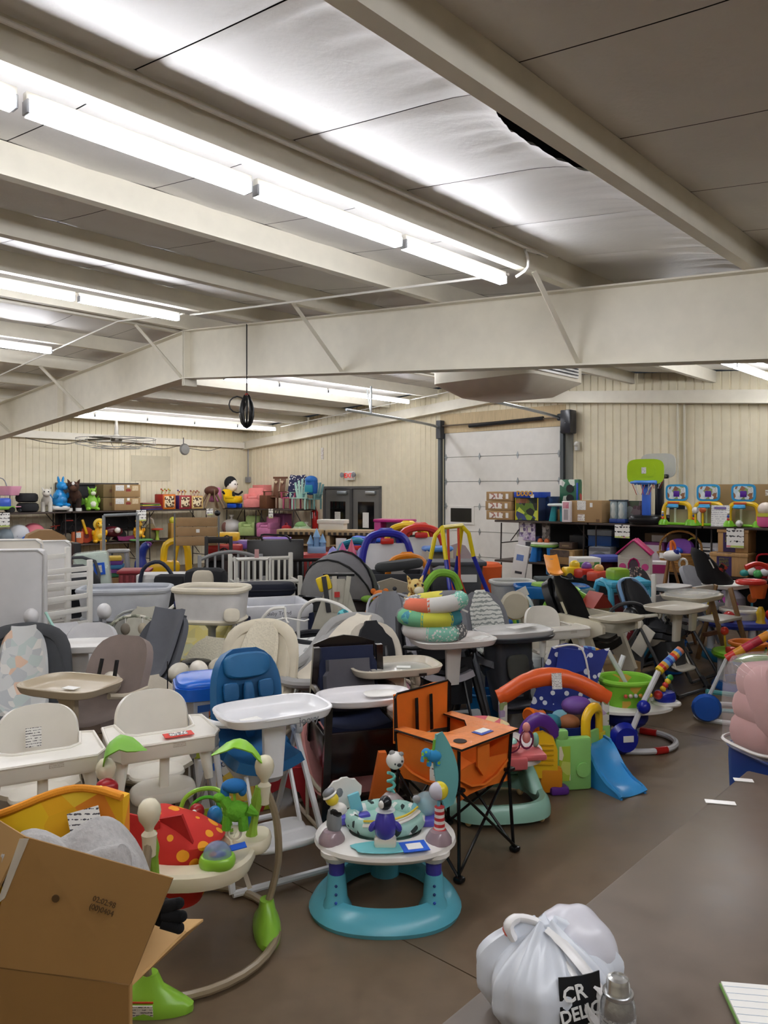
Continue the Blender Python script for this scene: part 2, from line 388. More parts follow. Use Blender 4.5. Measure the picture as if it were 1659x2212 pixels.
for a, b, f0, f1 in ((LW-.16, LW-.01, 3.14, 3.3),): mb.loft([[B(-4, a, f0), B(-4, b, f0), B(-4, b, f1), B(-4, a, f1)], [B(DW-.2, a, f0), B(DW-.2, b, f0), B(DW-.2, b, f1), B(DW-.2, a, f1)]])
S('eave_beam', mb, BEAMC, 'cream eave strut along the side wall', smooth=0)
# ---------------------------------------------------------------- garage door
gd = S('door_1', MB().loft([[B(DW+.05, GD0, 0), B(DW+.06, GD0, 0), B(DW+.06, GD0, GDZ), B(DW+.05, GD0, GDZ)], [B(DW+.05, GD1, 0), B(DW+.06, GD1, 0), B(DW+.06, GD1, GDZ), B(DW+.05, GD1, GDZ)]]), M('#9d9c98', .6), 'white sectional garage door with small window', smooth=0)
def bb(u0, u1, v0, v1, z0, z1, m=None, r=0.):
    c = B((u0+u1)/2, (v0+v1)/2, (z0+z1)/2); m = m or MB()
    return m.box(c, (abs(v1-v0), abs(u1-u0), z1-z0), r, (0, 0, RZR))
GW = M('#e4e2dc', .45); ph = GDZ/6
for i in range(6):
    S('door_panel', bb(DW+.0, DW+.045, GD0+.03, GD1-.03, i*ph+.005, (i+1)*ph-.005), GW, parent=gd, smooth=0)
    if i:
        for v in (GD0+.05, GD0+1.0, GD0+1.95, GD1-.06):
            S('hinge', MB().prism([(0, -.075), (.028, 0), (0, .075), (-.028, 0)], -.012, 0, 'xz', (0, 0, RZR), B(DW-.002, v, i*ph)).box(B(DW-.012, v, i*ph), (.05, .02, .025), .003, (0, 0, RZR)), GALV, parent=gd, smooth=0)
wf = S('window_1', bb(DW-.02, DW+.0, GD1-.82, GD1-.13, 1.22, 1.62), GW, parent=gd); wf.name = 'window_frame'
S('window_pane', bb(DW-.026, DW-.02, GD1-.76, GD1-.2, 1.27, 1.57), M('#17181a', .12), parent=gd)
for v, nm in ((GD1+.06, 0), (GD0-.06, 1)):
    mb = bb(DW-.10, DW-.02, v-.035, v+.035, 0, 3.12); S('track', mb, M('#5b6063', .4, .6), parent=gd, smooth=0)
    pts = [B(DW-.06, v, 3.0), B(DW-.1, v, 3.22), B(DW-.3, v, 3.38), B(DW-3.0, v, 3.52)]
    S('track', MB().tube(pts, .028, 6, k=5), GALV, parent=gd)
for v in (GD1+.06, GD0-.06):
    S('track_hanger', MB().tube([B(DW-2.3, v, 3.5), B(DW-2.3, v, zr(v)+.02)], .022, 4).tube([B(DW-2.3, v, 3.5), B(DW-2.1, v+.3, zr(v))], .014, 4), GALV, parent=gd, smooth=0)
S('header_board', bb(DW-.008, DW+.02, GD0-.1, GD1+.1, GDZ, GDZ+.42), M('#cdb892', .7, kind='wood'), parent=gd)
S('torsion_bar', MB().cyl(B(DW-.09, GD0-.25, GDZ+.16), B(DW-.09, GD1+.2, GDZ+.16), .016, n=8), M('#6b5d4c', .6), parent=gd)
S('torsion_spring', MB().cyl(B(DW-.09, GD0+.35, GDZ+.17), B(DW-.09, GD1-.75, GDZ+.12), .04, n=10), M('#15161a', .5), parent=gd)
S('bracket', bb(DW-.16, DW-.02, GD1-.02, GD1+.1, 3.1, 3.5), M('#3a3c40', .5), parent=gd)
S('door_jamb', bb(DW-.02, DW+.02, GD0-.26, GD0-.1, 0, 3.4), M('#7c7d76', .5), parent=gd)
op = T('door_opener', 'dark wall-mounted garage door opener beside the torsion bar', 'opener', (0, 0, 0))
P(op, 'housing', bb(DW-.3, DW-.05, GD0-.36, GD0-.14, 3.05, 3.5, r=.02), M('#2a2c33', .4)); P(op, 'pulley', MB().cyl(B(DW-.15, GD0-.14, 3.38), B(DW-.15, GD0-.02, 3.38), .07), DKSTEEL)
P(op, 'status_light', MB().ball(B(DW-.305, GD0-.25, 3.25), .008, 6, 4), M('#f4f4ff', .3))
one('surveillance_camera', bb(DW-.12, DW-.02, GD0-.42, GD0-.34, 2.72, 2.9, r=.02).ball(B(DW-.13, GD0-.38, 2.84), .04), M('#cfcfca', .4), 'small white camera on the wall below the garage opener', 'camera', (0, 0, 0))
# ---------------------------------------------------------------- exit doors
DG = M('#5a5a59', .45); ed = S('door_2', bb(DW-.03, DW+.06, ED0, ED0+.07, 0, EDZ), DG, 'grey double exit doors with dark glass', smooth=0)
S('door_frame', bb(DW-.03, DW+.06, ED1-.07, ED1, 0, EDZ), DG, parent=ed); S('door_frame', bb(DW-.03, DW+.06, ED0, ED1, EDZ-.06, EDZ), DG, parent=ed)
mid = (ED0+ED1)/2; S('door_frame', bb(DW-.035, DW+.06, mid-.04, mid+.04, 0, EDZ-.06), M('#4a4a4a', .45), parent=ed)
for a, b in ((ED0+.08, mid-.05), (mid+.05, ED1-.08)):
    lf = S('door_leaf', bb(DW, DW+.045, a, b, 0.01, EDZ-.07), M('#6b6a67', .45), parent=ed)
    S('door_pane', bb(DW-.006, DW+.0, a+.17, b-.17, .55, EDZ-.38), M('#131416', .1), parent=ed)
    S('door_closer', bb(DW-.06, DW, a+.1, a+.42, EDZ-.2, EDZ-.12, r=.01), GALV, parent=ed)
    S('push_bar', bb(DW-.07, DW-.03, a+.06, b-.06, .95, 1.0, r=.01), GALV, parent=ed)
    one('paper_notice', bb(DW-.012, DW-.008, (a+b)/2-.1, (a+b)/2+.1, 1.05, 1.42), WRITE, 'printed paper notice taped to the glass of the %s exit door' % ('garage-side' if a < mid else 'shelf-side'), 'notice', (0, 0, 0))
S('door_backing', bb(DW+.07, DW+.09, ED0, ED1, 0, EDZ), DARKM, parent=ed);  # full-height dark sheet closing the opening behind the leaves
es = T('exit_sign', 'white exit sign with red letters above the grey double doors', 'sign', B(DW-.05, 13.42, 2.2), RZR)
P(es, 'sign_box', MB().box((0, 0, .12), (.3, .07, .22), .01), WHITE)
text(es, 'EXIT', .16, (0, -.037, .12), (90, 0, 0), M('#d8231c', .4, emit=.5), bold=.003)
for s in (-1, 1): P(es, 'emergency_lamp', MB().lathe([(.01, -.04), (.05, -.02), (.065, .03), (.05, .035)], (.2*s, -.06, .14), 12, rot=(90, 0, 0)), GREYPL)
# wall fittings
one('wall_hatch', MB().loft([[B(9.92, LW-.012, 2.2), B(9.92, LW-.002, 2.2), B(9.92, LW-.002, 2.84), B(9.92, LW-.012, 2.84)], [B(11.02, LW-.012, 2.2), B(11.02, LW-.002, 2.2), B(11.02, LW-.002, 2.84), B(11.02, LW-.012, 2.84)]]), M('#cfc7ac', .5), 'square cream access hatch on the side wall near the corner', 'hatch', (0, 0, 0))
cd = T('wall_conduit', 'thin grey conduit and junction box in the wall corner', 'conduit', (0, 0, 0))
P(cd, 'pipe', MB().cyl(B(DW-.05, LW-.12, 2.3), B(DW-.05, LW-.12, 3.2), .018, n=8), GREYPL); P(cd, 'junction_box', bb(DW-.1, DW-.01, LW-.2, LW-.05, 2.18, 2.34, r=.01), GREYPL)
one('thermometer', bb(DW-.02, DW-.004, 14.42, 14.5, 2.75, 3.05), WRITE2, 'narrow printed strip high on the gable wall', 'thermometer', (0, 0, 0))
for i, v in enumerate((5.3, 5.18)):
    one('wall_pipe', MB().cyl(B(DW-.04, v, 0), B(DW-.04, v, zr(v)-.36), .022, n=8), M('#d8d2be', .5), 'vertical cream pipe on the gable wall, %s the garage opener' % ('nearer to' if i == 0 else 'farther from'), 'pipe', (0, 0, 0))
# ---------------------------------------------------------------- strip lights
LAMP = M('#f3f4fa', .5, emit=LIGHT_E)
lproto = None
ORD = [', end one', ', second', ', third', ', fourth', ', fifth', ', last']
def strip_row(v, u_end, n, label, group, first=False):
    global lproto
    for k in range(n):
        u1 = u_end-k*1.235; u0 = u1-1.2; vv = v; c = B((u0+u1)/2, vv, zr(v)-.025)
        if lproto is None:
            t = T('strip_light', label + ORD[k], 'light', c, RZR, group)
            P(t, 'housing', MB().box((0, 0, -.02), (.04, 1.2, .04), .006), WHITE)
            P(t, 'lamp_tube', MB().box((0, 0, -.069), (.062, 1.17, .055)), LAMP)
            for s in (-1, 1): P(t, 'end_cap', MB().box((0, .592*s, -.065), (.055, .016, .06), .004), GREYPL)
            lproto = t
        else:
            t = copy_tree(lproto); t.location = c; tagp(t, label + ORD[k], 'light', group)
strip_row(3.35, 5.06, 5, 'bright strip light in the row nearest the torn ceiling blanket', 'strip lights of the near row')
strip_row(-1.05, 5.06, 6, 'added strip light in the unseen row overhead behind the photographer', 'added strip lights behind the photographer')  # unseen row added to brighten the foreground
strip_row(7.72, 4.95, 4, 'bright strip light on the purlin beside the roof ridge', 'strip lights by the ridge')
strip_row(10.78, 4.85, 4, 'bright strip light in the row behind the ridge on the far slope', 'strip lights on the far slope')
strip_row(15.1, 4.85, 4, 'bright strip light in the row by the long shelf wall', 'strip lights by the shelf wall')
strip_row(11.0, 12.85, 4, 'strip light in the row beyond the rafter by the hanging cord', 'strip lights beyond the rafter')
strip_row(15.5, 12.8, 5, 'strip light in the row beside the ceiling fan', 'strip lights near the corner')
strip_row(7.72, 12.6, 4, 'strip light beyond the rafter partly behind the ceiling heater', 'strip lights behind the heater')
strip_row(3.4, 13.0, 4, 'strip light beyond the rafter above the basketball hoops', 'strip lights over the gable tables')
# conduit runs between the rows
cr_ = T('light_conduit', 'thin white conduit strung between the light rows', 'conduit', (0, 0, 0))
P(cr_, 'pipe', MB().tube([B(5.12, 3.35, zr(3.35)-.03), B(5.1, 7.72, zr(7.72)-.03)], .011, 6), WHITE)
P(cr_, 'pipe', MB().tube([B(5.02, 7.72, zr(7.72)-.03), B(4.95, 9.1, zr(9.1)-.03), B(4.95, 10.78, zr(10.78)-.03), B(4.95, 15.1, zr(15.1)-.05)], .011, 6), WHITE)
cr2 = T('light_conduit', 'thin white conduit beyond the rafter towards the corner', 'conduit', (0, 0, 0))
P(cr2, 'pipe', MB().tube([B(12.95, 7.72, zr(7.72)-.03), B(12.95, 9.1, zr(9.1)-.03), B(12.9, 15.4, zr(15.4)-.03)], .011, 6), WHITE)
cr3 = T('electric_conduit', 'white conduit with elbow along the purlin of the near light row', 'conduit', (0, 0, 0))
P(cr3, 'pipe', MB().tube([B(-1, 3.16, zr(3.2)+.14), B(4.9, 3.16, zr(3.2)+.14), B(5.05, 3.16, zr(3.2)+.12), B(5.1, 3.16, zr(3.2)-.0), B(5.12, 3.28, zr(3.2)-.05)], .012, 6, k=3), WHITE)
# hanging cable, heater, fan
hc = T('cord_coil', 'coiled black extension cord hanging from the rafter', 'cord', AT(533, 9.55, 0))
P(hc, 'cable', MB().cyl((0, 0, 3.12), (0, 0, 4.02), .008, n=6), BLACKP)
for i in range(6):
    a = i*.55; rx = .05+.012*(i % 3); P(hc, 'cord_loop', MB().tube([(rx*math.cos(a)*math.sin(q)*1.3, rx*math.sin(a)*math.sin(q), 2.96+.19*math.cos(q)-.02*(i % 3)) for q in [k*math.pi/7 for k in range(14)]], .011, 6, True), BLACKP)
P(hc, 'cord_loop', MB().tube([(-.02-.1*(1-math.cos(q)), 0, 3.02+.1*math.sin(q)) for q in [k*math.pi/6 for k in range(12)]], .009, 6, True), BLACKP)
P(hc, 'hook', MB().ball((0, 0, 3.14), .022, 8, 5), M('#b5281f', .5))
ht = T('unit_heater', 'cream ceiling heater with dark louvre below the roof beyond the rafter', 'heater', B(9.6, 6.3, 0), RZR)
P(ht, 'duct_body', MB().loft([sring(1.75, 1.5, 24, 10, 3.52), sring(1.75, 1.5, 24, 10, 3.9)]).loft([sring(1.1, .9, 24, 10, 3.32), sring(1.75, 1.5, 24, 10, 3.52)]), M('#d5cfbd', .5))
P(ht, 'louvre_frame', MB().box((.9, -.1, 3.71), (.03, 1.1, .3), .004), WHITE)
for k in range(6): P(ht, 'louvre_slat', MB().box((.925, -.1, 3.6+.045*k), (.03, 1.0, .012), 0, (0, 25, 0)), DKGREY)
cf = T('ceiling_fan', 'dark ceiling fan in a wire cage near the corner lights', 'fan', B(8.6, 15.9, 0), RZR)
P(cf, 'motor', MB().lathe([(.02, 3.02), (.12, 3.05), (.14, 3.12), (.05, 3.2), (.03, 3.5)], n=14), M('#77736a', .5))
for k in range(4): P(cf, 'fan_blade', MB().box((.45*math.cos(k*math.pi/2+.4), .45*math.sin(k*math.pi/2+.4), 3.1), (.7, .14, .012), 0, (8, 0, math.degrees(k*math.pi/2+.4))), M('#4b463f', .6))
for r_, z_ in ((.85, 3.1), (.85, 2.98), (.5, 2.9)): P(cf, 'cage_ring', MB().tube([(r_*math.cos(q), r_*math.sin(q), z_) for q in [k*math.pi/10 for k in range(20)]], .008, 5, True), M('#8c8a84', .5))
for k in range(10): a = k*math.pi/5; P(cf, 'cage_wire', MB().tube([(.85*math.cos(a), .85*math.sin(a), 3.1), (.85*math.cos(a), .85*math.sin(a), 2.98), (.5*math.cos(a), .5*math.sin(a), 2.9), (0, 0, 2.88)], .006, 4), M('#8c8a84', .5))
wfan = T('wall_fan', 'small round fan hung below the corner light row', 'fan', B(11.0, 16.9, 3.0), RZL)
P(wfan, 'fan_guard', MB().lathe([(.0, -.05), (.12, -.04), (.15, 0), (.12, .04), (0, .05)], n=16, rot=(90, 0, 0)), M('#6f6d68', .5)); P(wfan, 'bracket', MB().cyl((0, .05, 0), (0, .05, .3), .012, n=6), DKGREY)
wire = T('hanging_wire', 'dark drooping wires strung along the top of the side wall', 'wire', (0, 0, 0))
for k in range(4):
    u0 = 7.2+1.3*k; P(wire, 'wire', MB().tube([B(u0, 17.3, 3.12), B(u0+.4, 17.25, 3.04), B(u0+.9, 17.3, 3.02), B(u0+1.3, 17.3, 3.12)], .008, 5, k=4), BLACKP)
# ================================================================ builders shared by several things
BROWNT = M('#4a3d36', .6, kind='wood'); LEGM = M('#3b3634', .45, .4)
def folding_table(label, loc, rz, w=1.83, d=.76, h=.74, topm=None, name='folding_table', group=None):
    t = T(name, label, 'table', loc, rz, group)
    P(t, 'tabletop', MB().box((0, 0, h-.018), (w, d, .036), .012), topm or BROWNT)
    for s in (-1, 1):
        x = s*(w/2-.1)
        P(t, 'leg', MB().tube([(x, -d/2+.08, h-.05), (x, -d/2+.06, .0), (x, -d/2+.06, .005)], .014, 6), LEGM)
        P(t, 'leg', MB().tube([(x, d/2-.08, h-.05), (x, d/2-.06, .0), (x, d/2-.06, .005)], .014, 6), LEGM)
        P(t, 'crossbar', MB().tube([(x, -d/2+.06, .3), (x, d/2-.06, .3)], .01, 6), LEGM)
        P(t, 'leg_brace', MB().tube([(x, 0, h*.45), (x-s*.3, 0, h-.04)], .009, 6), LEGM)
    return t
def carton(label, loc, rz, w, d, h, mat=None, prints=(), name='cardboard_box', cat='box', group=None, seam=True, letters=()):
    t = T(name, label, cat, loc, rz, group); m = mat or CARD
    t_ = t; b_ = P(t, 'carton', MB().box((0, 0, h/2), (w, d, h), .006), m)
    if seam: P(b_, 'packing_tape', MB().box((0, 0, h+.0012), (w*.98, .06, .002)), M('#c9b48a', .3))
    for x, z, pw, phh, pm in prints: P(b_, 'printed_label', MB().box((x*w, -d/2-.002, z*h), (pw*w, .004, phh*h)), pm)
    for body, sz, x, z, lm in letters: text(b_, body, sz, (x*w, -d/2-.006, z*h), (90, 0, 0), lm)
    return t
def armchair(label, loc, rz, s, mat, name='kids_armchair'):
    t = T(name, label, 'chair', loc, rz, None, s)
    P(t, 'base', MB().box((0, 0, .14), (.5, .46, .26), .04), mat); P(t, 'seat_cushion', MB().pad(.3, .38, .1, 4, (0, -.03, .29)), mat)
    P(t, 'backrest', MB().box((0, .19, .34), (.46, .13, .46), .06, (-8, 0, 0)), mat)
    for k in (-1, 1): P(t, 'armrest', MB().box((.2*k, -.02, .3), (.13, .44, .2), .06), mat)
    return t
def slat_chair(label, loc, rz, s, mat, slats=4, name='kids_chair', flare=.0, armr=True, seat=None):
    t = T(name, label, 'chair', loc, rz, None, s)
    P(t, 'seat', MB().box((0, 0, .28), (.36, .36, .03), .008), seat or mat)
    for k in range(slats):
        q = (k-(slats-1)/2); P(t, 'slat', MB().box((q*.36/slats, .19+.03, .52-abs(q)*.02), (.36/slats*.8, .02, .5-abs(q)*.05), .006, (-12, q*flare, 0)), mat)
    for x in (-1, 1):
        for y in (-1, 1): P(t, 'leg', MB().box((.16*x, .15*y, .135), (.04, .04, .27), .006), mat)
        if armr: P(t, 'armrest', MB().box((.2*x, -.02, .42), (.05, .4, .02), .006), mat); P(t, 'arm_post', MB().box((.2*x, -.18, .34), (.035, .035, .15), .004), mat)
    return t
def cube_toy(label, loc, rz, w, cols, group):                          # wooden activity cube with bead wires on top
    t = T('activity_cube', label, 'toy', loc, rz, group); h = w*1.05
    cb = P(t, 'cube_box', MB().box((0, 0, h/2), (w, w, h), .01), M('#a9432f', .5))
    P(cb, 'front_panel', MB().box((0, -w/2-.006, h/2), (w*.95, .012, h*.95), .004), M(cols[0], .5)); P(cb, 'maze_panel', MB().box((0, -w/2-.014, h/2), (w*.75, .008, h*.75), .002), M('#e9d9b4', .6, kind='blotch', col2='#6d4a2d #e9d9b4 #3c2a20', scale=26))
    P(cb, 'side_panel', MB().box((-w/2-.006, 0, h/2), (.012, w*.95, h*.95), .004), M(cols[1], .5))
    for k in range(3):
        x = (k-1)*w*.28; P(t, 'bead_wire', MB().tube([(x-.05, -.08, h), (x-.03, -.03, h+.12), (x+.05, .03, h+.08), (x+.04, .08, h)], .006, 5, k=4), M(cols[2+k % 2], .4))
        P(t, 'bead', MB().ball((x-.03, -.03, h+.12), .022, 8, 6), M(cols[(k+1) % 4], .4)); P(t, 'bead', MB().ball((x+.05, .03, h+.09), .022, 8, 6), M(cols[k % 4], .4))
    return t
def critter(name, label, loc, rz, s, body, accent, legs=4, ears='round', eyes=True, tail=True, upright=True, cat='toy', hoof=None):
    t = T(name, label, cat, loc, rz, None, s)
    if upright:
        P(t, 'body', MB().lathe([(.06, .03), (.14, .06), (.17, .16), (.14, .28), (.09, .36), (.07, .4)], n=16), body); hz = .48
        for x in (-1, 1): P(t, 'foot', MB().ball((.11*x, -.1, .05), (.06, .1, .05), 10, 6), body)
        for x in (-1, 1): P(t, 'arm', MB().ball((.16*x, -.06, .26), (.04, .06, .08), 8, 6, (30, 0, 0)), body)
        P(t, 'belly', MB().ball((0, -.09, .17), (.1, .09, .1), 12, 8), accent); hy = -.03
    else:
        P(t, 'body', MB().ball((0, .04, .27), (.13, .22, .14), 14, 9), body); hz = .46; hy = -.2
        for x in (-1, 1):
            for y in (-1, 1): P(t, 'leg', MB().lathe([(.05, 0), (.052, .05), (.045, .12), (.06, .24)], (.08*x, .04+.14*y, 0), 10), hoof or body)
        P(t, 'neck', MB().tube([(0, -.12, .3), (0, hy, hz)], [.09, .07], 10), body)
    hd = P(t, 'head', MB().ball((0, hy-.02, hz), (.1, .12, .1), 14, 9), body); P(hd, 'muzzle', MB().ball((0, hy-.12, hz-.035), (.065, .06, .055), 10, 7), accent)
    for x in (-1, 1):
        if ears == 'round': P(hd, 'ear', MB().ball((.085*x, hy+.0, hz+.08), (.04, .02, .04), 8, 6), body)
        elif ears == 'tall': P(hd, 'ear', MB().lathe([(.02, 0), (.03, .06), (.022, .12), (.005, .15)], (.05*x, hy, hz+.07), 8, rot=(0, 12*x, 0)), body)
        elif ears == 'mane': pass
        else: P(hd, 'ear', MB().lathe([(.03, 0), (.02, .05), (.004, .09)], (.07*x, hy, hz+.06), 8, rot=(0, 25*x, 0)), body)
        if eyes: P(hd, 'eye', MB().ball((.045*x, hy-.115, hz+.03), .018, 8, 6), BLACKP)
    if ears == 'mane': P(hd, 'mane', MB().lathe([(.1, -.03), (.155, 0), (.1, .03)], (0, hy+.0, hz), 16, rot=(90, 0, 0)), accent)
    if tail: P(t, 'tail', MB().tube([(0, .15, .2), (0, .27, .22), (0, .3, .34)], [.03, .02], 8), accent)
    return t
def ball_t(label, loc, r, mat, group=None): 
    t = T('toy_ball', label, 'ball', loc, 20, group); P(t, 'shell', MB().ball((0, 0, r), r, 18, 12), mat); P(t, 'valve', MB().cyl((0, -r*.985, r), (0, -r*1.005, r), .01, n=8), GREYPL); return t
def hang_sign(label, loc, rz, w, h):
    t = T('shelf_sign', label, 'sign', loc, rz); P(t, 'card', MB().box((0, 0, -h/2), (w, .004, h)), M('#f4f3ee', .7, kind='writing', scale=4.2)); P(t, 'colour_band', MB().box((0, -.003, -h*.93), (w, .004, h*.1)), M('#c3d36c', .6, kind='blotch', col2='#d98a9a #c3d36c', scale=12)); P(t, 'clip', MB().box((0, -.004, -.004), (.03, .008, .02)), DKGREY); return t
def easel(label, loc, rz, s, mat, board, name='toy_easel'):
    t = T(name, label, 'easel', loc, rz, None, s)
    fr = MB().tube([(-.3, 0, 0), (-.28, .06, .55), (-.22, .1, .92), (-.1, .115, 1.02), (.1, .115, 1.02), (.22, .1, .92), (.28, .06, .55), (.3, 0, 0)], .04, 8, k=4)
    ef = P(t, 'frame', fr, mat); P(t, 'frame', MB().tube([(-.28, .42, 0), (-.24, .3, .5), (-.12, .16, 1.0), (.12, .16, 1.0), (.24, .3, .5), (.28, .42, 0)], .035, 8, k=3), mat)
    P(t, 'board', MB().box((0, .055, .62), (.46, .02, .62), .01, (-7, 0, 0)), board); P(t, 'tray', MB().box((0, -.04, .28), (.5, .14, .05), .015), mat); P(ef, 'clip', MB().box((0, .06, .95), (.14, .04, .06), .015), M('#cc2a22', .4)); return t
# high chair families -------------------------------------------------------------------
def padseat(t, w, bh, mat, matI=None, z0=.52, y0=.12, recl=18, d=.3, th=.05, name='seat_pad', top=.16, seatz=None):
    a = math.radians(recl); prof = [(y0-d, z0-.01), (y0-d*.5, z0-.015), (y0-.05, z0), (y0+.02, z0+.06), (y0+.02+math.sin(a)*bh*.5, z0+.06+math.cos(a)*bh*.5), (y0+.02+math.sin(a)*bh, z0+.06+math.cos(a)*bh)]
    wf = lambda q: w*(.9 if q < .3 else 1.)*(1. if q < .78 else max(.36, max(0, 1-((q-.78)/.225)**2.4)**.5))
    P(t, name, MB().strip(prof, wf, th, .05, 11, 6), mat)
    if matI: P(t, 'seat_insert', MB().strip([(p[0]-.03 if i > 3 else p[0], p[1]+(.045 if i < 3 else .02)) for i, p in enumerate(prof)], lambda q: .72*wf(min(q*1.02, 1))*(1 if q < .9 else .8), .03, .035, 9, 6), matI)
    return prof
def straps(t, x=.06, y=.13, z=.85, col=None, l=.2):
    for k in (-1, 1): P(t, 'strap', MB().box((x*k, y, z), (.025, .012, l), .003, (-16, 0, 6*k)), col or BLACKP)
def trayp(t, w, d, z, y, mat, e=4.2, h=.04, name='tray', label=None):
    return P(t, name, MB().dish(w, d, h, .018, e, z, .93, .014, 32, (0, y)), mat, label)
# ================================================================ tables along the long wall (double deck) and what stands on them
ZL = 1.487
for k in range(5):
    u = 5.2+1.86*k
    if u > 12.4: break
    for lv, nm in ((0, 'lower'), (1, 'upper')):
        folding_table('dark %s folding table along the side wall, %s' % (nm, ['beyond the view', 'under the ride-on animals', 'under the cartons and puzzle cubes', 'nearest the corner'][k]), B(u, 17.12, .743*lv), RZL)
for k in range(2):
    for lv, nm in ((0, 'lower'), (1, 'upper')):
        folding_table('dark %s folding table by the exit doors, %s' % (nm, ('beside the doors', 'in the wall corner')[k]), B(12.98, 15.28+1.5*k, .743*lv), RZR, 1.48)
# top deck, along the side wall
st = SL(20, 17.0, ZL)
t = T('toy_shopping_cart', 'pink toy shopping cart on the upper shelf beside black tires', 'toy', SL(18, 17.0, ZL), RZL+20)
PK = M('#e7a4bd', .4)
P(t, 'basket', MB().dish(.34, .5, .2, .012, 5, .36, .8), PK); P(t, 'lower_tray', MB().box((0, 0, .12), (.3, .42, .02), .005), PK)
P(t, 'handle', MB().tube([(-.16, .2, .5), (-.16, .34, .72), (.16, .34, .72), (.16, .2, .5)], .012, 6, k=4), GREYPL)
for x in (-1, 1):
    P(t, 'post', MB().tube([(.13*x, .1, .36), (.13*x, .12, .06)], .012, 6), GREYPL)
    for y in (-1, 1): P(t, 'wheel', MB().cyl((.14*x-.015, .17*y, .04), (.14*x+.015, .17*y, .04), .04, n=12), DKGREY)
t = T('toy_truck', 'small blue and green toy truck at the end of the upper shelf', 'toy', SL(3, 16.86, ZL), RZL)
P(t, 'cab', MB().box((.05, 0, .2), (.25, .22, .22), .05), M('#3f63c9', .4)); P(t, 'chassis', MB().box((0, 0, .1), (.5, .24, .08), .03), M('#79b13c', .4))
for x in (-1, 1):
    for y in (-1, 1): P(t, 'wheel', MB().cyl((.17*x, .1*y, .06), (.17*x, .14*y, .06), .06, n=12), BLACKP)
for k in range(2):
    t = T('rubber_tire', 'thick black toy tire, %s of the stacked pair on the shelf' % ('bottom', 'top')[k], 'tire', SL(58+1.5*(1-k), 17.0, ZL+.21*k), RZL, 'stacked black tires')
    pr = [(.1, .02), (.17, 0), (.215, .03), (.23, .1), (.215, .17), (.17, .2), (.1, .18)]
    P(t, 'tread', MB().loft([[(r*math.cos(q), r*math.sin(q), z) for q in [i*math.pi/14 for i in range(28)]] for r, z in pr+[pr[0]]], cap=False), M('#1f2023', .75)); P(t, 'hub', MB().cyl((0, 0, .04), (0, 0, .16), .1), M('#2d2e31', .6))
critter('bouncy_cow', 'white spotted inflatable bouncy cow on the upper shelf', SL(101, 16.95, ZL), RZL-25, .9, M('#dedad0', .5, kind='blotch', col2='#dedad0 #dedad0 #dedad0 #6b6660', scale=5), M('#cfcac0', .5), ears='horn', upright=False)
t = critter('bouncy_horse', 'blue inflatable bouncy horse standing on a white rocker', SL(129, 17.02, ZL+.09), RZL+20, 1.0, M('#1f8fd6', .35), M('#2a86cc', .35), ears='tall', eyes=False)
P(t, 'rocker', MB().pad(.52, .34, .1, 2.6, (0, 0, -.015)), WHITE)
t = critter('plush_horse', 'brown plush horse with white blaze standing on the upper shelf', SL(161, 17.05, ZL), RZL-30, 1.2, M('#4a2f22', .95, kind='fur'), M('#5a3c2b', .95, kind='fur'), ears='horn', upright=False, hoof=M('#35251d', .95, kind='fur'))
P(t, 'blaze', MB().ball((0, -.31, .5), (.03, .02, .06), 8, 6), WHITE)
for x in (-1, 1): P(t, 'hoof_patch', MB().cyl((.08*x, -.1, .0), (.08*x, -.1, .06), .056, n=10), WHITE)
t = critter('toy_dragon', 'lime green toy dragon with white belly on the upper shelf', SL(198, 16.92, ZL), RZL-10, .9, M('#8cc63f', .5), M('#e8ecd8', .5), ears='horn')
for x in (-1, 1): P(t, 'wing', MB().prism([(0, .2), (.22, .4), (.3, .28), (.24, .12)], -.01, .01, 'xz', (0, 0, 25*x), (.05*x-(.0 if x > 0 else 0), .12, 0)) if x > 0 else MB().prism([(0, .2), (-.22, .4), (-.3, .28), (-.24, .12)], -.01, .01, 'xz', (0, 0, -25), (-.05, .12, 0)), M('#79b535', .5))
BOXP = [(-.3, .72, .32, .44, WRITE), (.3, .7, .24, .4, M('#c9b187', .6, kind='writing', col2='#efe7d2', scale=12)), (.03, .55, .18, .2, M('#8a2f28', .6)), (.03, .86, .1, .2, PAPER)]
for i, (px, z, lb) in enumerate(((264, 0, 'lower of the two labelled cartons'), (264, .31, 'upper of the two labelled cartons'))):
    carton('brown cardboard carton beside the toy dragon, %s' % lb, SL(px, 16.98, ZL+z), RZL, .66, .5, .3, None, BOXP)
for i in range(2): carton('olive cardboard carton behind the toy dragon, %s one' % ('lower', 'upper')[i], SL(229, 17.05, ZL+.31*i), RZL, .34, .4, .3, M('#7d6a45', .85, kind='card'), [(.1, .5, .3, .25, M('#6b4a33', .7))])
t = T('display_cabinet', 'dark framed shallow display cabinet leaning on the wall behind the plush horse', 'cabinet', SL(213, 17.54, .98), RZL)
DKW = M('#3a3633', .6)
P(t, 'back_panel', MB().box((0, .03, .58), (2.0, .02, 1.14)), M('#242325', .6))
for z in (.02, .48, 1.13): P(t, 'rail', MB().box((0, 0, z), (2.06, .06, .05), .004), DKW)
for x in (-1, 1): P(t, 'stile', MB().box((1.02*x, 0, .58), (.05, .06, 1.16), .004), DKW)
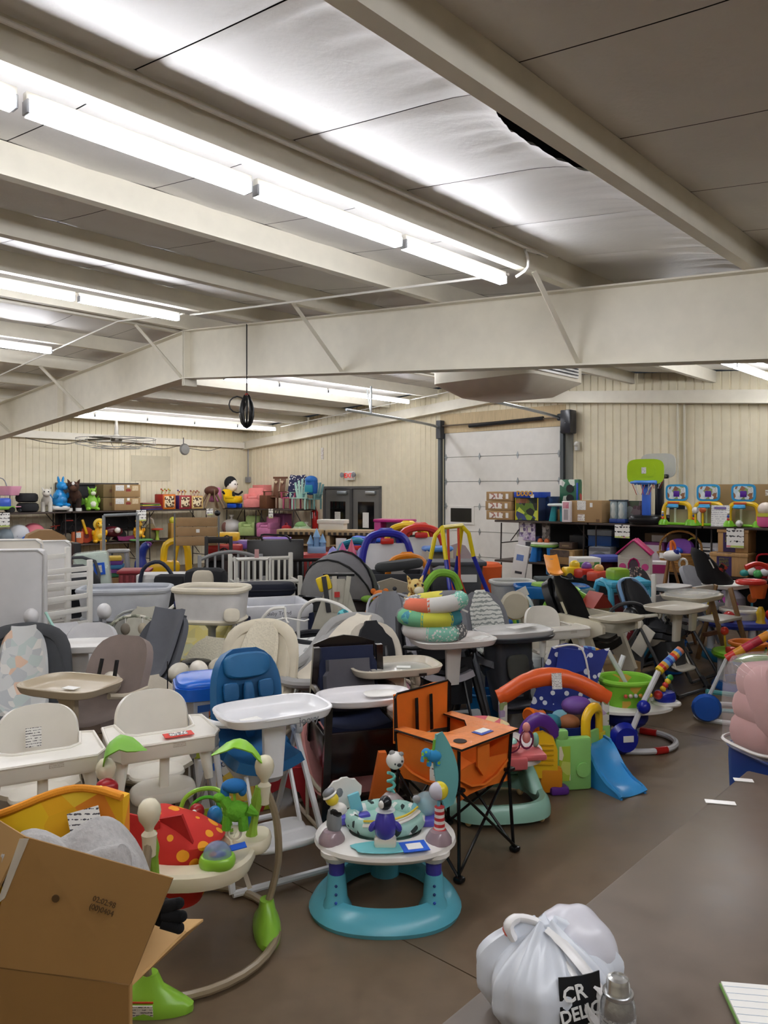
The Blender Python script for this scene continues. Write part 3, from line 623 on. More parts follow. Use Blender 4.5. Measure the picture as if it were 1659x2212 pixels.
for i, (c, dz, rz_) in enumerate((('#3a2f78', 0, 0), ('#7c2f3c', .03, 4), ('#5f3a6d', .06, -3), ('#d4c24a', .09, 5), ('#4f7a3a', .115, -6), ('#8a3f4a', .14, 2))):
    t = T('flat_book', '%s floor puzzle board in the flat pile, %s' % (('violet', 'wine red', 'plum', 'yellow', 'green', 'dusty red')[i], ('at the bottom', 'second from the bottom', 'third from the bottom', 'third from the top', 'second from the top', 'on top')[i]), 'board', SL(317, 16.98, ZL+dz), RZL+rz_, 'flat boards piled on the shelf')
    P(t, 'board', MB().box((0, 0, .013), (.62-.03*i, .42, .026), .004), M(c, .5)); P(t, 'printed_face', MB().box((0, 0, .027), (.55-.03*i, .36, .002)), M(c, .5, kind='blotch', col2='#cfae6a '+c+' #3a3a4a', scale=8))
cube_toy('orange fronted wooden bead cube next to the flat boards', SL(357, 16.98, ZL), RZL, .36, ['#d8761f', '#b5322b', '#8a9a2c', '#d0b23a'], 'bead maze cubes')
cube_toy('purple and red wooden bead cube, middle of the three', SL(392, 16.98, ZL), RZL, .33, ['#a32d3c', '#4b2f7d', '#c9a046', '#c2703a'], 'bead maze cubes')
cube_toy('pale wooden maze cube beside the brown riding saddle', SL(420, 16.95, ZL), RZL-8, .32, ['#d8b871', '#8c3a2c', '#b78a43', '#9b4030'], 'bead maze cubes')
t = T('saddle_stand', 'brown leather toy saddle on splayed wooden legs', 'saddle', SL(457, 16.98, ZL), RZL)
P(t, 'saddle', MB().ball((0, 0, .46), (.19, .2, .13), 14, 8), M('#5b3427', .6))
for x in (-1, 1):
    for y in (-1, 1): P(t, 'leg', MB().tube([(.08*x, .06*y, .42), (.3*x, .14*y, 0)], .035, 8), M('#8b7557', .7, kind='wood'))
P(t, 'strap', MB().tube([(-.05, -.2, .5), (-.06, -.23, .2), (0, -.2, .02)], .02, 6, k=3, flat=.3), M('#7a6247', .8))
one('throw_pillow', MB().pad(.42, .4, .14, 5, (0, 0, .2), (80, 0, 0)), M('#d07fae', .9, kind='fabric'), 'pink patterned cushion standing behind the toy saddle', 'cushion', SL(463, 17.25, ZL+.16), RZL)
t = T('potty_chair', 'yellow plastic potty chair with blue feet on the upper shelf', 'chair', SL(502, 16.95, ZL), RZL+15)
YL = M('#f2c818', .35); P(t, 'seat', MB().box((0, -.04, .2), (.38, .36, .14), .05), YL); P(t, 'backrest', MB().box((0, .14, .34), (.38, .1, .34), .05, (-8, 0, 0)), YL)
for x in (-1, 1): P(t, 'armrest', MB().box((.17*x, -.04, .28), (.06, .3, .08), .03), YL); P(t, 'foot', MB().box((.13*x, -.08, .06), (.1, .26, .12), .03), M('#1f52c4', .4))
t = T('rag_doll', 'black and white doll sitting behind the yellow potty chair', 'doll', SL(500, 17.15, ZL+.02), RZL+15)
P(t, 'torso', MB().lathe([(.1, 0), (.12, .15), (.09, .38), (.05, .45)], n=14), BLKF); P(t, 'head', MB().ball((0, 0, .6), (.17, .15, .2), 16, 10), M('#eeeae2', .7)); P(t, 'hair', MB().ball((0, .03, .65), (.19, .16, .19), 16, 10), BLKF)
P(t, 'face', MB().ball((0, -.04, .59), (.15, .13, .17), 16, 10), M('#f4f1ea', .7))
for x in (-1, 1): P(t, 'eye', MB().ball((.05*x, -.165, .62), .016, 8, 6), BLACKP); P(t, 'arm', MB().tube([(.1*x, 0, .38), (.28*x, -.02, .34), (.42*x, -.04, .42)], .03, 8, k=3), BLKF)
# top deck by the exit doors
armchair('coral pink upholstered kids armchair on the upper shelf', SR(549, 12.85, ZL), RZR+35, .95, M('#e58a86', .85, kind='fabric'))
carton('salmon pink toy chest standing behind the coral armchair', SR(566, 13.25, ZL), RZR, .5, .26, .62, M('#d9807c', .7), name='toy_chest', cat='chest', seam=False)
WD = M('#6d4229', .55, kind='wood')
t = slat_chair('dark wooden kids chair with heart cut-outs in the back', SR(594, 12.95, ZL), RZR+20, 1.05, WD, 2, 'wooden_chair')
for x in (-1, 1): P(t, 'heart_inlay', MB().prism([(0, -.04), (.04, .0), (.035, .03), (.018, .035), (0, .02), (-.018, .035), (-.035, .03), (-.04, 0)], -.004, .004, 'xz', None, (.09*x, .2, .66)), M('#d9c9a8', .6))
P(t, 'top_rail', MB().box((0, .27, .77), (.42, .03, .05), .008), WD)
carton('dark wooden kids desk beside the heart chair', SR(578, 12.8, ZL), RZR, .3, .3, .34, WD, name='kids_desk', cat='desk', seam=False)
t = slat_chair('kids chair draped with a starry flag blanket on the shelf', SR(631, 12.95, ZL), RZR+15, 1.0, M('#c2577a', .5), 4, 'kids_chair', 5)
P(t, 'blanket', MB().strip([(.02, .3), (.12, .35), (.2, .6), (.27, .86), (.32, .6)], .46, .02, .02), M('#252a4d', .9, kind='dots', col2='#e8e6e0', scale=16))
slat_chair('mint green slatted garden chair for kids on the upper shelf', SR(648, 12.72, ZL), RZR+35, 1.0, M('#a9cfc0', .45), 5, 'garden_chair', 6)
slat_chair('teal grey kids chair at the shelf end by the exit doors', SR(676, 13.0, ZL), RZR+10, .9, M('#6f9a98', .5), 4, 'kids_chair', 4)
t = T('kids_backpack', 'blue backpack with teal pocket on top of the teal chair', 'backpack', SR(673, 12.98, ZL+.36), RZR+10)
P(t, 'pack', MB().box((0, 0, .23), (.32, .2, .46), .09), M('#1f5fb0', .7)); P(t, 'pocket', MB().box((0, -.11, .15), (.24, .06, .2), .03), M('#1d8aa0', .6)); P(t, 'flap', MB().ball((0, -.02, .38), (.17, .12, .1), 12, 8), M('#2470c4', .6))
# signs along the upper deck
for i, (px, w_) in enumerate(((5, .3), (305, .26), (453, .2))): hang_sign('white handwritten price sign hanging from the shelf %s' % ('below the shopping cart', 'below the flat boards', 'above the cardboard roll')[i], SL(px, 16.7, ZL-.0), RZL, w_, (.3, .26, .16)[i])
hang_sign('white handwritten price sign hanging below the wooden heart chair', SR(585, 12.55, ZL), RZR, .18, .24)
# lower deck, along the side wall
ZM = .743
for i, (px, v, r, c, lb) in enumerate(((12, 16.95, .2, '#7e8b93', 'grey rubber ball at the end of the lower shelf'), (40, 16.95, .24, '#cfd2d6', 'white ball with dark blue patches on the lower shelf'), (72, 17.0, .25, '#d2707e', 'large pink bouncy ball on the lower shelf'))):
    ball_t(lb, SL(px, v, ZM), r, M(c, .5) if i != 1 else M(c, .5, kind='blotch', col2='#cfd2d6 #cfd2d6 #2b3c8a', scale=5))
ball_t('bright blue ball wedged in front of the pink ball', SL(64, 16.5, .62), .2, M('#1d63c6', .4))
for k in range(2): one('toy_handlebar', MB().tube([(-.12, 0, 0), (.0, 0, .02), (.12, 0, .03)], .012, 6).tube([(0, 0, .02), (-.01, 0, -.05)], .02, 6), BLACKP if k == 0 else M('#b63a2e', .5), '%s toy handlebar above the toy kitchen' % ('black', 'red')[k], 'handlebar', SL(104+17*k, 17.1, 1.08+.06*k), RZL)
t = T('pedal_toy', 'thin dark framed pedal toy behind the toy kitchen', 'toy', SL(148, 17.05, ZM), RZL)
P(t, 'frame', MB().tube([(-.2, 0, 0), (-.16, 0, .5), (.12, 0, .52), (.2, 0, 0)], .014, 6, k=3), BLACKP); P(t, 'seat', MB().box((0, 0, .53), (.16, .12, .03), .01), M('#a8332b', .5)); P(t, 'frame', MB().tube([(-.2, .0, .1), (-.05, 0, .3), (.2, 0, .1)], .014, 6, k=4), BLACKP)
t = T('gift_bag', 'small orange bag with white tag on the lower shelf', 'bag', SL(167, 16.9, ZM), RZL); P(t, 'pouch', MB().box((0, 0, .14), (.26, .1, .28), .03), M('#c96a3c', .7)); P(t, 'tag', MB().box((0, -.053, .2), (.12, .004, .12)), WRITE); [P(t, 'antenna', MB().tube([(.08*x, 0, .28), (.1*x, 0, .42)], .02, 6), BLACKP) for x in (-1, 1)]
t = T('toy_guitar', 'round red toy guitar with yellow neck on the lower shelf', 'guitar', SL(187, 16.95, ZM), RZL, None, 1., None); P(t, 'body', MB().cyl((0, 0, .19), (0, .07, .19), .18, n=22), M('#b5442c', .45)); P(t, 'neck', MB().box((-.06, -.02, .38), (.06, .05, .36), .015, (0, -18, 0)), M('#e8b61f', .4)); P(t, 'sound_hole', MB().cyl((0, -.005, .17), (0, .0, .17), .06), M('#6d2b22', .6))
critter('lion_walker', 'yellow lion shaped baby walker on the lower shelf', SL(214, 16.85, ZM), RZL-15, .9, M('#f2bb22', .4), M('#e0c04a', .4), ears='mane')
t = T('toy_motorbike', 'dark red toy motorbike with white ball on the lower shelf', 'toy', SL(243, 16.95, ZM), RZL); P(t, 'tank', MB().ball((0, 0, .24), (.26, .14, .13), 14, 8), M('#571a22', .4)); P(t, 'wheel', MB().cyl((-.2, -.03, .14), (-.2, .03, .14), .14, n=18), BLACKP); P(t, 'wheel', MB().cyl((.2, -.03, .14), (.2, .03, .14), .14, n=18), BLACKP); P(t, 'handlebar', MB().tube([(-.16, -.14, .42), (-.12, 0, .38), (-.16, .14, .42)], .014, 6, k=3), DKSTEEL); P(t, 'headlight', MB().ball((.02, -.2, .28), .07, 12, 8), WHITE)
one('magenta_cloth', MB().strip([(-.1, .02), (-.02, .12), (.08, .09), (.2, .03)], .5, .02, .03), M('#7d2757', .9, kind='fabric'), 'magenta cloth draped beside the toy motorbike', 'cloth', SL(272, 16.95, ZM), RZL)
critter('toy_bear', 'yellow plush bear sitting on the lower shelf', SL(299, 16.9, ZM+.06), RZL-5, .75, M('#f0ad1e', .8, kind='fabric'), M('#f3c24c', .8, kind='fabric'))
t = T('cloth_sack', 'olive cloth sack with pale handles on the lower shelf', 'bag', SL(325, 16.95, ZM), RZL); P(t, 'sack', MB().lathe([(.13, 0), (.17, .1), (.14, .28), (.07, .4)], n=16, sy=.7), M('#7e7350', .9, kind='fabric')); P(t, 'handle', MB().tube([(-.07, 0, .36), (-.05, 0, .52), (.06, 0, .5), (.09, 0, .36)], .02, 6, k=4, flat=.4), M('#d9d4c4', .8))
t = T('toy_stacker', 'small red and green toy stand on the lower shelf', 'toy', SL(340, 16.8, ZM), RZL); P(t, 'base', MB().lathe([(.05, 0), (.03, .12), (.05, .24)], n=12), M('#9fb83e', .5)); P(t, 'plate', MB().lathe([(.02, .24), (.14, .25), (.14, .28), (.02, .29)], n=16), M('#cf4b2c', .5))
one('play_mat', MB().pad(.55, .4, .05, 3, (0, 0, .025)), M('#5f9a58', .6), 'green plastic play mat below the plush bear', 'mat', SL(305, 16.75, ZM+.0), RZL)
t = T('toy_stand', 'small yellow green wooden stand beside the cardboard roll', 'toy', SL(374, 16.8, ZM), RZL); P(t, 'frame', MB().box((0, 0, .2), (.2, .16, .4), .01), M('#b58a3c', .6, kind='wood')); P(t, 'knob', MB().ball((0, 0, .46), .1, 12, 8), M('#c9c23c', .5))
# lower deck by the exit doors
t = T('plastic_bag', 'white plastic bag stuffed with soft toys on the lower shelf', 'bag', SR(500, 12.7, ZM), RZR+30); P(t, 'bag', MB().ball((0, 0, .22), (.3, .24, .22), 18, 10), M('#dcd8d4', .25)); P(t, 'knot', MB().lathe([(.05, 0), (.02, .05), (.08, .13)], (.0, 0, .42), 10), M('#e4e0dc', .3)); P(t, 'toy_inside', MB().ball((-.12, -.16, .22), (.1, .08, .14), 10, 7), M('#8d6258', .8))
armchair('lime green kids armchair on the lower shelf', SR(540, 12.75, ZM), RZR+25, .95, M('#a9bf7c', .85, kind='fabric'))
armchair('orchid pink kids armchair on the lower shelf', SR(580, 12.75, ZM), RZR+10, .95, M('#c77aa4', .85, kind='fabric'))
carton('purple pink toy chest standing behind the orchid armchair', SR(606, 13.2, ZM), RZR, .6, .26, .6, M('#a3618f', .7), name='toy_chest', cat='chest', seam=False)
t = T('red_handbag', 'small red kids backpack on the lower shelf', 'backpack', SR(619, 12.6, ZM), RZR); P(t, 'pack', MB().box((0, 0, .17), (.26, .16, .34), .06), M('#b3202a', .7)); P(t, 'handle', MB().tube([(-.06, 0, .33), (0, 0, .4), (.06, 0, .33)], .014, 6, k=4), M('#8a161f', .6))
t = T('soft_toy_bag', 'clear bag of green soft toys on the lower shelf', 'bag', SR(652, 12.65, ZM), RZR); P(t, 'bag', MB().ball((0, 0, .2), (.3, .2, .2), 16, 10), M('#a9b89c', .2)); P(t, 'soft_toy', MB().ball((0, -.02, .33), (.2, .14, .12), 14, 8), M('#7fa96b', .8, kind='fur')); P(t, 'knot', MB().lathe([(.04, 0), (.02, .04), (.06, .1)], (.16, 0, .34), 8), M('#dfe2da', .3))
t = T('fire_extinguisher', 'red fire extinguisher with white tag beside the exit doors', 'extinguisher', SR(680, 13.38, .9), RZR); P(t, 'cylinder', MB().lathe([(.07, 0), (.085, .02), (.085, .5), (.04, .58), (.03, .62)], n=14), M('#b8221e', .35)); P(t, 'nozzle', MB().tube([(0, 0, .62), (.06, -.04, .64), (.09, -.04, .4)], .014, 6, k=3), BLACKP); P(t, 'tag', MB().box((-.03, -.09, .42), (.1, .004, .16)), PAPER)
# ================================================================ double-deck tables along the gable wall
ZR, ZQ = 1.427, .713
for k in range(4):
    for lv, nm in ((0, 'lower'), (1, 'upper')):
        folding_table('dark %s folding table by the garage door side, %s' % (nm, ('under the stacked flat cartons', 'under the green basketball hoop', 'under the toy sports goals', 'last before the frame edge')[k]), B(11.98, 6.98-1.85*k, .713*lv), RZR, 1.83, .76, .71)
U0 = 11.85
one('dark_backing', MB().sheet([[B(12.4+.012*math.sin(i*2.1), 7.6-.25*i, z) for i in range(29)] for z in (.02, .5, 1.0, 1.38)], .006), M('#1c1b1c', .9, kind='fabric'), 'black sheet added behind the double-deck tables by the garage door', 'cloth', (0, 0, 0))  # dark sheet added so the background below the upper deck reads dark
PR1 = M('#efeae2', .7, kind='blotch', col2='#efeae2 #b0786a #efeae2 #8a5d58', scale=26)
for k in range(3): carton('flat brown carton with photo labels, %s of the stack of three' % ('bottom', 'middle', 'top')[k], SR(1095+(-2 if k == 1 else 0), U0, ZR+.17*k), RZR, .56, .5, .165, None, [(-.12, .5, .52, .6, PR1), (.3, .5, .1, .55, PAPER)])
t = carton('blue and yellow toy box with dinosaur landscape picture', SR(1151, U0, ZR), RZR, .46, .4, .4, M('#2b3b60', .5), [(0, .5, .96, .96, M('#5f7d2c', .5, kind='blotch', col2='#243018 #8fae35 #3c4a7a #2a2c28 #c4d24a', scale=9)), (0, .86, .94, .2, M('#4b5aa0', .5, kind='blotch', col2='#d98a6a #4b5aa0', scale=5))], 'toy_box', 'box', None, False)
P(t, 'header', MB().box((0, -.02, .45), (.5, .42, .1), .01), M('#1f48b8', .45)); text(t, 'DIXIO', .12, (-.02, -.24, .47), (90, 0, 0), M('#d8a02c', .5), bold=.004); P(t, 'yellow_edge', MB().box((-.225, -.205, .2), (.012, .012, .4)), M('#d9c32c', .5)); P(t, 'yellow_edge', MB().box((.225, -.205, .2), (.012, .012, .4)), M('#d9c32c', .5)); P(t, 'sticker', MB().box((.13, -.233, .43), (.07, .004, .06)), PAPER)
carton('dark blue printed toy box behind the teal stool', SR(1188, 12.1, ZR), RZR, .26, .4, .42, M('#1d3560', .5, kind='blotch', col2='#1d3560 #27497c #1d3560', scale=12), (), 'toy_box', 'box', None, False)
t = T('toddler_stool', 'teal plastic step stool with white top', 'stool', SR(1206, 11.72, ZR), RZR+10)
P(t, 'stool_top', MB().pad(.34, .3, .05, 4, (0, 0, .28)), M('#e3ecea', .4)); [P(t, 'leg', MB().loft([sring(.12, .1, 16, 4, 0, .1*x, 0), sring(.08, .09, 16, 4, .26, .07*x, 0)]), M('#14929c', .4)) for x in (-1, 1)]
t = carton('tall green packaged play set with black pans and red fruit', SR(1233, 12.2, ZR+.2), RZR, .37, .12, .52, M('#2f6b4c', .35, kind='blotch', col2='#2f6b4c #276043 #cfd6c8 #b8423a #2f6b4c', scale=9), (), 'play_set_box', 'box', None, False)
for z in (.36, .19): P(t, 'toy_pan', MB().cyl((.02, -.075, z), (.02, -.06, z), .07), M('#26282a', .4))
P(t, 'blue_handle', MB().box((.16, -.068, .28), (.03, .015, .36), .005), M('#2850b8', .4)); P(t, 'tag', MB().box((-.16, -.065, .46), (.05, .006, .08)), PAPER)
carton('brown carton below the green play set package', SR(1233, 12.2, ZR), RZR, .36, .3, .195, None, ())
carton('slim white and pink product box standing upright', SR(1232, 11.68, ZR), RZR, .15, .3, .35, M('#e5dfe0', .5), [(0, .8, .7, .3, M('#d59aa6', .6, kind='blotch', col2='#efe6e6 #c97b8c', scale=14)), (0, .35, .5, .5, M('#9b9698', .6))], 'product_box', 'box', None, False)
carton('large plain brown carton with pasted drawing labels', SR(1280, U0, ZR), RZR, .58, .5, .36, M('#a98a60', .85, kind='card'), [(-.12, .78, .27, .42, WRITE), (-.13, .22, .22, .3, WRITE2), (.18, .8, .08, .2, PAPER), (.38, .1, .1, .12, M('#6b4f33', .8))])
for k in range(2):
    t = T('toy_tube_pack', 'clear packaged toy figure tube, %s the brown carton' % ('next to', 'one over from')[k], 'toy', SR(1328+17*k, 11.75, ZR), RZR, 'clear tube packs'); P(t, 'blister', MB().box((0, 0, .2), (.13, .12, .32), .03), M('#9fb0b4', .15)); P(t, 'base_card', MB().box((0, 0, .035), (.14, .13, .07), .01), M('#27448e', .5)); P(t, 'figure', MB().lathe([(.03, .08), (.05, .14), (.035, .22), (.045, .28), (.02, .33)], (0, -.04, 0), 10), M('#cfd6d0', .4)); P(t, 'top_card', MB().box((0, 0, .365), (.14, .13, .02)), M('#3a4a58', .5))
t = carton('red framed toy box with green scenery behind the hoop stand', SR(1368, 11.9, ZR), RZR, .32, .2, .36, M('#7a6a6c', .4, kind='blotch', col2='#46543a #8a8f86 #5c4048', scale=12), (), 'toy_box', 'box', None, False); P(t, 'red_spine', MB().box((-.15, -.11, .18), (.06, .03, .36)), M('#c0392f', .5))
def hoop(label, loc, rz, board, rim, pole, s=1., zb=.62):
    t = T('toy_basketball_hoop', label, 'basketball hoop', loc, rz, None, s)
    P(t, 'base', MB().pad(.52, .42, .14, 4, (0, 0, .07)), BLACKP); P(t, 'pole', MB().box((0, .02, .4), (.13, .12, .66), .03), pole)
    bk = P(t, 'backboard', MB().prism([(p[0], p[1]) for p in sring(.56, .4, 28, 4)], -.025, .0, 'xz', None, (0, -.05, zb+.2)), board); P(bk, 'backboard_rib', MB().prism([(p[0], p[1]) for p in sring(.3, .2, 24, 5)], -.031, -.02, 'xz', None, (0, -.05, zb+.22)), board)
    rm = P(t, 'rim', MB().tube([(.17*math.cos(q), -.26+.17*math.sin(q), zb+.03) for q in [i*math.pi/10 for i in range(20)]], .02, 8, True), rim); P(t, 'rim_bracket', MB().box((0, -.09, zb+.03), (.36, .06, .07), .02), rim)
    for i in range(8): a = i*math.pi/4; P(rm, 'net_cord', MB().tube([(.16*math.cos(a), -.26+.16*math.sin(a), zb+.01), (.09*math.cos(a+.4), -.26+.09*math.sin(a+.4), zb-.16)], .006, 4), M('#d8d4cc' if i % 2 else '#b5483f', .7))
    P(bk, 'price_tag', MB().box((-.02, -.085, zb+.22), (.07, .003, .1)), WRITE); return t
hoop('toy basketball hoop with lime green backboard and blue pole', SR(1396, 11.72, ZR), RZR+12, M('#a8cf1c', .4), M('#4a86dd', .4), M('#3f6fd8', .4))
hoop('toy basketball hoop with pale grey backboard and black pole', SR(1424, 12.12, ZR), RZR+5, M('#c9c8c2', .45), BLACKP, BLACKP, 1.0, .72)
carton('huge brown carton lying behind the toy sports goals', B(12.2, 3.15, ZR), RZR, 2.35, .16, .62, M('#9b7f55', .8, kind='card'), [(.1, .85, .06, .15, WRITE2), (.3, .8, .05, .2, M('#b59a5c', .7)), (-.1, .8, .08, .14, WRITE2), (-.28, .5, .04, .2, PAPER), (.46, .55, .1, .6, M('#a2588c', .6, kind='blotch', col2='#e9d9e2 #a2588c', scale=9))], seam=False)
one('dark_board', MB().box((0, 0, .3), (.24, .03, .6), .005), M('#1b2338', .5), 'dark blue panel behind the first toy sports goal', 'panel', SR(1463, 11.98, ZR), RZR)
def sports_goal(label, px):
    t = T('toy_sports_goal', label, 'toy', SR(px, 11.72, ZR), RZR+8, 'toy sports goals', .88); Y_ = M('#f0c31e', .4)
    P(t, 'base', MB().box((0, .06, .02), (.54, .3, .04), .015), M('#7cc52e', .4))
    for x in (-1, 1): P(t, 'foot', MB().lathe([(.09, 0), (.085, .05), (.05, .1)], (.22*x, -.05, 0), 14), M('#7cc52e', .4))
    P(t, 'arch', MB().tube([(-.22, -.03, .06), (-.22, -.02, .24), (-.18, -.02, .35), (-.08, -.02, .385), (.08, -.02, .385), (.18, -.02, .35), (.22, -.02, .24), (.22, -.03, .06)], .042, 8, k=4), Y_)
    P(t, 'orange_trim', MB().box((-.05, -.065, .385), (.2, .03, .035), .01), M('#d5562c', .4)); P(t, 'hoop', MB().tube([(-.05+.09*math.cos(q), -.14+.07*math.sin(q), .32) for q in [i*math.pi/8 for i in range(16)]], .014, 6, True), M('#3fa3d8', .4)); P(t, 'hoop_body', MB().box((-.05, -.09, .33), (.18, .06, .07), .02), M('#4aa6dc', .4))
    P(t, 'goal_net', MB().box((.02, .1, .15), (.34, .012, .24)), M('#b9a98c', .7, alpha=.75)); P(t, 'post', MB().box((-.06, .1, .18), (.035, .04, .34), .01), WHITE)
    sf = P(t, 'screen_frame', MB().prism([(p[0], p[1]) for p in sring(.37, .29, 28, 4.5)], -.05, .0, 'xz', None, (0, -.0, .56)), M('#2f9fd8', .4)); P(sf, 'screen_face', MB().prism([(p[0], p[1]) for p in sring(.3, .22, 28, 5)], -.056, -.04, 'xz', None, (0, 0, .56)), M('#cfe2e6', .4, kind='blotch', col2='#cfe2e6 #8fa86a #9a6a4a #e4eef0', scale=14)); P(sf, 'screen', MB().box((0, -.058, .54), (.1, .008, .1), .004), M('#5b2a9c', .3)); P(sf, 'price_tag', MB().box((.1, -.06, .6), (.06, .003, .09)), WRITE)
    for i, c in enumerate(('#d9372c', '#3a4fae', '#e8e6de')): P(t, 'spinner', MB().ball((-.225, -.085, .12+.05*i), .022, 8, 6), M(c, .4))
    return t
for i, px in enumerate((1463, 1531, 1607)): sports_goal('yellow and blue toy sports goal, %s' % ('nearest to the basketball hoops', 'the middle one behind the printed page', 'the one past the printed page')[i], px)
t = T('toy_soccer_ball', 'small black and white soccer ball beside the middle sports goal', 'ball', SR(1502, 11.6, ZR+.18), 0); P(t, 'shell', MB().ball((0, 0, .05), .05, 14, 9), M('#eeeeea', .4, kind='blotch', col2='#eeeeea #eeeeea #202022', scale=28)); P(t, 'bracket', MB().cyl((0, 0, -.18), (0, 0, .01), .015), YL)
t = T('toy_soccer_ball', 'small black and white soccer ball under the third sports goal', 'ball', SR(1597, 11.6, ZR), 0); P(t, 'shell', MB().ball((0, 0, .05), .05, 14, 9), M('#e4e4e0', .4, kind='blotch', col2='#e4e4e0 #e4e4e0 #202022', scale=28)); P(t, 'valve', MB().ball((0, -.05, .05), .006, 6, 4), BLACKP)
t = T('toy_basketball', 'small orange basketball beside the middle sports goal', 'ball', SR(1518, 11.62, ZR+.19), 0); P(t, 'shell', MB().ball((0, 0, .05), .05, 14, 9), M('#e0703f', .5)); P(t, 'bracket', MB().cyl((0, 0, -.19), (0, 0, .01), .015), YL)
t = T('printed_page', 'white printed page propped before the middle sports goal', 'sign', SR(1556, 11.63, ZR), RZR); P(t, 'page', MB().box((0, 0, .155), (.26, .006, .31), 0, (-3, 0, 0)), M('#f4f4f1', .6, kind='writing', col2='#b9b9be', scale=10)); P(t, 'heading', MB().box((0, -.005, .27), (.17, .003, .03), 0, (-3, 0, 0)), M('#7e6da8', .6))
t = T('doll_pram', 'pink and white doll toy at the end of the upper table', 'toy', SR(1654, 11.72, ZR), RZR); P(t, 'body', MB().box((0, 0, .1), (.2, .2, .2), .04), M('#d85c94', .5)); P(t, 'cover', MB().ball((0, 0, .26), (.11, .11, .1), 12, 8), M('#e9dccf', .5)); P(t, 'trim', MB().box((0, -.102, .18), (.16, .01, .05)), M('#cfd04a', .5))
hang_sign('white handwritten sign hanging below the basketball hoop table', SR(1344, 11.58, ZR-.02), RZR, .25, .21)
hang_sign('white handwritten sign hanging below the third sports goal', SR(1588, 11.58, ZR-.02), RZR, .24, .28)
# lower deck of the gable tables
PURP = M('#b7a3cf', .4, kind='blotch', col2='#d9d2e4 #7a6a94 #b7a3cf #e9e6ee', scale=22)
for k, px in enumerate((1131, 1148, 1180)): 
    t = carton('packaged doll accessory card, %s' % ('hung at the table end', 'hung next to the table end', 'hung behind the toy water table')[k], SR(px, 11.75+.2*(k == 2), ZQ+.36), RZR, .16, .03, .3, PURP if k < 2 else M('#8d8a86', .4, kind='blotch', col2='#c9c6c0 #6a6866', scale=18), [(-.2, .62, .4, .3, PAPER)], 'blister_pack', 'package', None, False); P(t, 'hang_hook', MB().tube([(0, 0, .3), (0, 0, .34)], .006, 5), DKGREY)
carton('white box with black baby swing photo on the lower table', SR(1140, 11.85, ZQ), RZR+18, .3, .2, .42, M('#e4e1e4', .5), [(.1, .62, .3, .34, M('#45454c', .5)), (.2, .2, .22, .2, M('#3a3236', .6))], 'product_box', 'box', None, False)
carton('purple edged product box leaning beside the swing box', SR(1161, 12.0, ZQ), RZR+18, .12, .25, .42, M('#43508e', .5), (), 'product_box', 'box', None, False)
carton('tall white and orange product box leaning against the table', SR(1110, 11.28, 0), RZR+30, .24, .16, 1.02, M('#e8e6e2', .5), [(-.05, .8, .5, .1, M('#6f8fd0', .5)), (0, .55, .5, .04, DKGREY), (0, .35, .5, .03, DKGREY)], 'product_box', 'box', None, False).rotation_euler = (0, math.radians(9), math.radians(RZR+25))
t = T('toy_water_table', 'blue legged toy activity table with white and green top', 'toy table', SR(1172, 11.7, ZQ), RZR+10)
for x in (-1, 1): P(t, 'leg', MB().loft([sring(.13, .12, 16, 4, 0, .17*x, 0), sring(.1, .1, 16, 4, .26, .13*x, 0)]), M('#2b7fd0', .4)); P(t, 'leg', MB().loft([sring(.1, .1, 16, 4, 0, .15*x, .2), sring(.1, .1, 16, 4, .26, .12*x, .2)]), M('#2b7fd0', .4))
P(t, 'table_rim', MB().pad(.48, .4, .06, 3, (0, .1, .28)), M('#7fae4f', .4)); P(t, 'table_top', MB().pad(.46, .38, .05, 3, (0, .1, .315)), M('#e9e6d6', .4)); [P(t, 'toy_fruit', MB().ball((.06*x, .05, .36), .05, 10, 7), M('#c96a3c', .5)) for x in (-1, 1)]
carton('brown carton with dark printed top on the lower table', SR(1228, 11.78, ZQ), RZR, .46, .44, .24, M('#96774a', .85, kind='card'), [(-.1, .75, .78, .48, M('#4b3f37', .6, kind='blotch', col2='#4b3f37 #4b3f37 #5c4c40', scale=10)), (.38, .75, .12, .3, M('#b89a68', .7))])
carton('small dark game box on top of the brown carton', SR(1228, 11.8, ZQ+.25), RZR, .25, .2, .11, M('#4a3a30', .6), [(0, .5, .9, .8, M('#5a4636', .6)), (0, .5, .5, .25, M('#c9b58a', .6))], 'game_box', 'box', None, False)
carton('small black box on the carton behind the game box', SR(1253, 12.1, ZQ+.25), RZR, .3, .2, .22, M('#1a1a1c', .5), (), 'product_box', 'box', None, False)
carton('long flat lilac grey packaged box under the brown carton', SR(1222, 11.45, ZQ-.24), RZR, .52, .26, .13, M('#8a7c84', .6), [(-.38, .5, .1, .6, PAPER), (.1, .5, .7, .8, M('#b09aa8', .5, kind='blotch', col2='#b09aa8 #a3909c #cfc0c8', scale=14))], 'product_box', 'box', None, False)
one('toy_packet', MB().ball((0, 0, .1), (.17, .14, .1), 14, 8), M('#70757a', .3), 'clear packet of small grey toys on the carton shelf', 'packet', SR(1203, 12.1, ZQ+.1), RZR)
t = T('toy_washing_machine', 'grey toy washing machine with round door', 'toy appliance', SR(1302, 11.75, ZQ-.1), RZR+6)
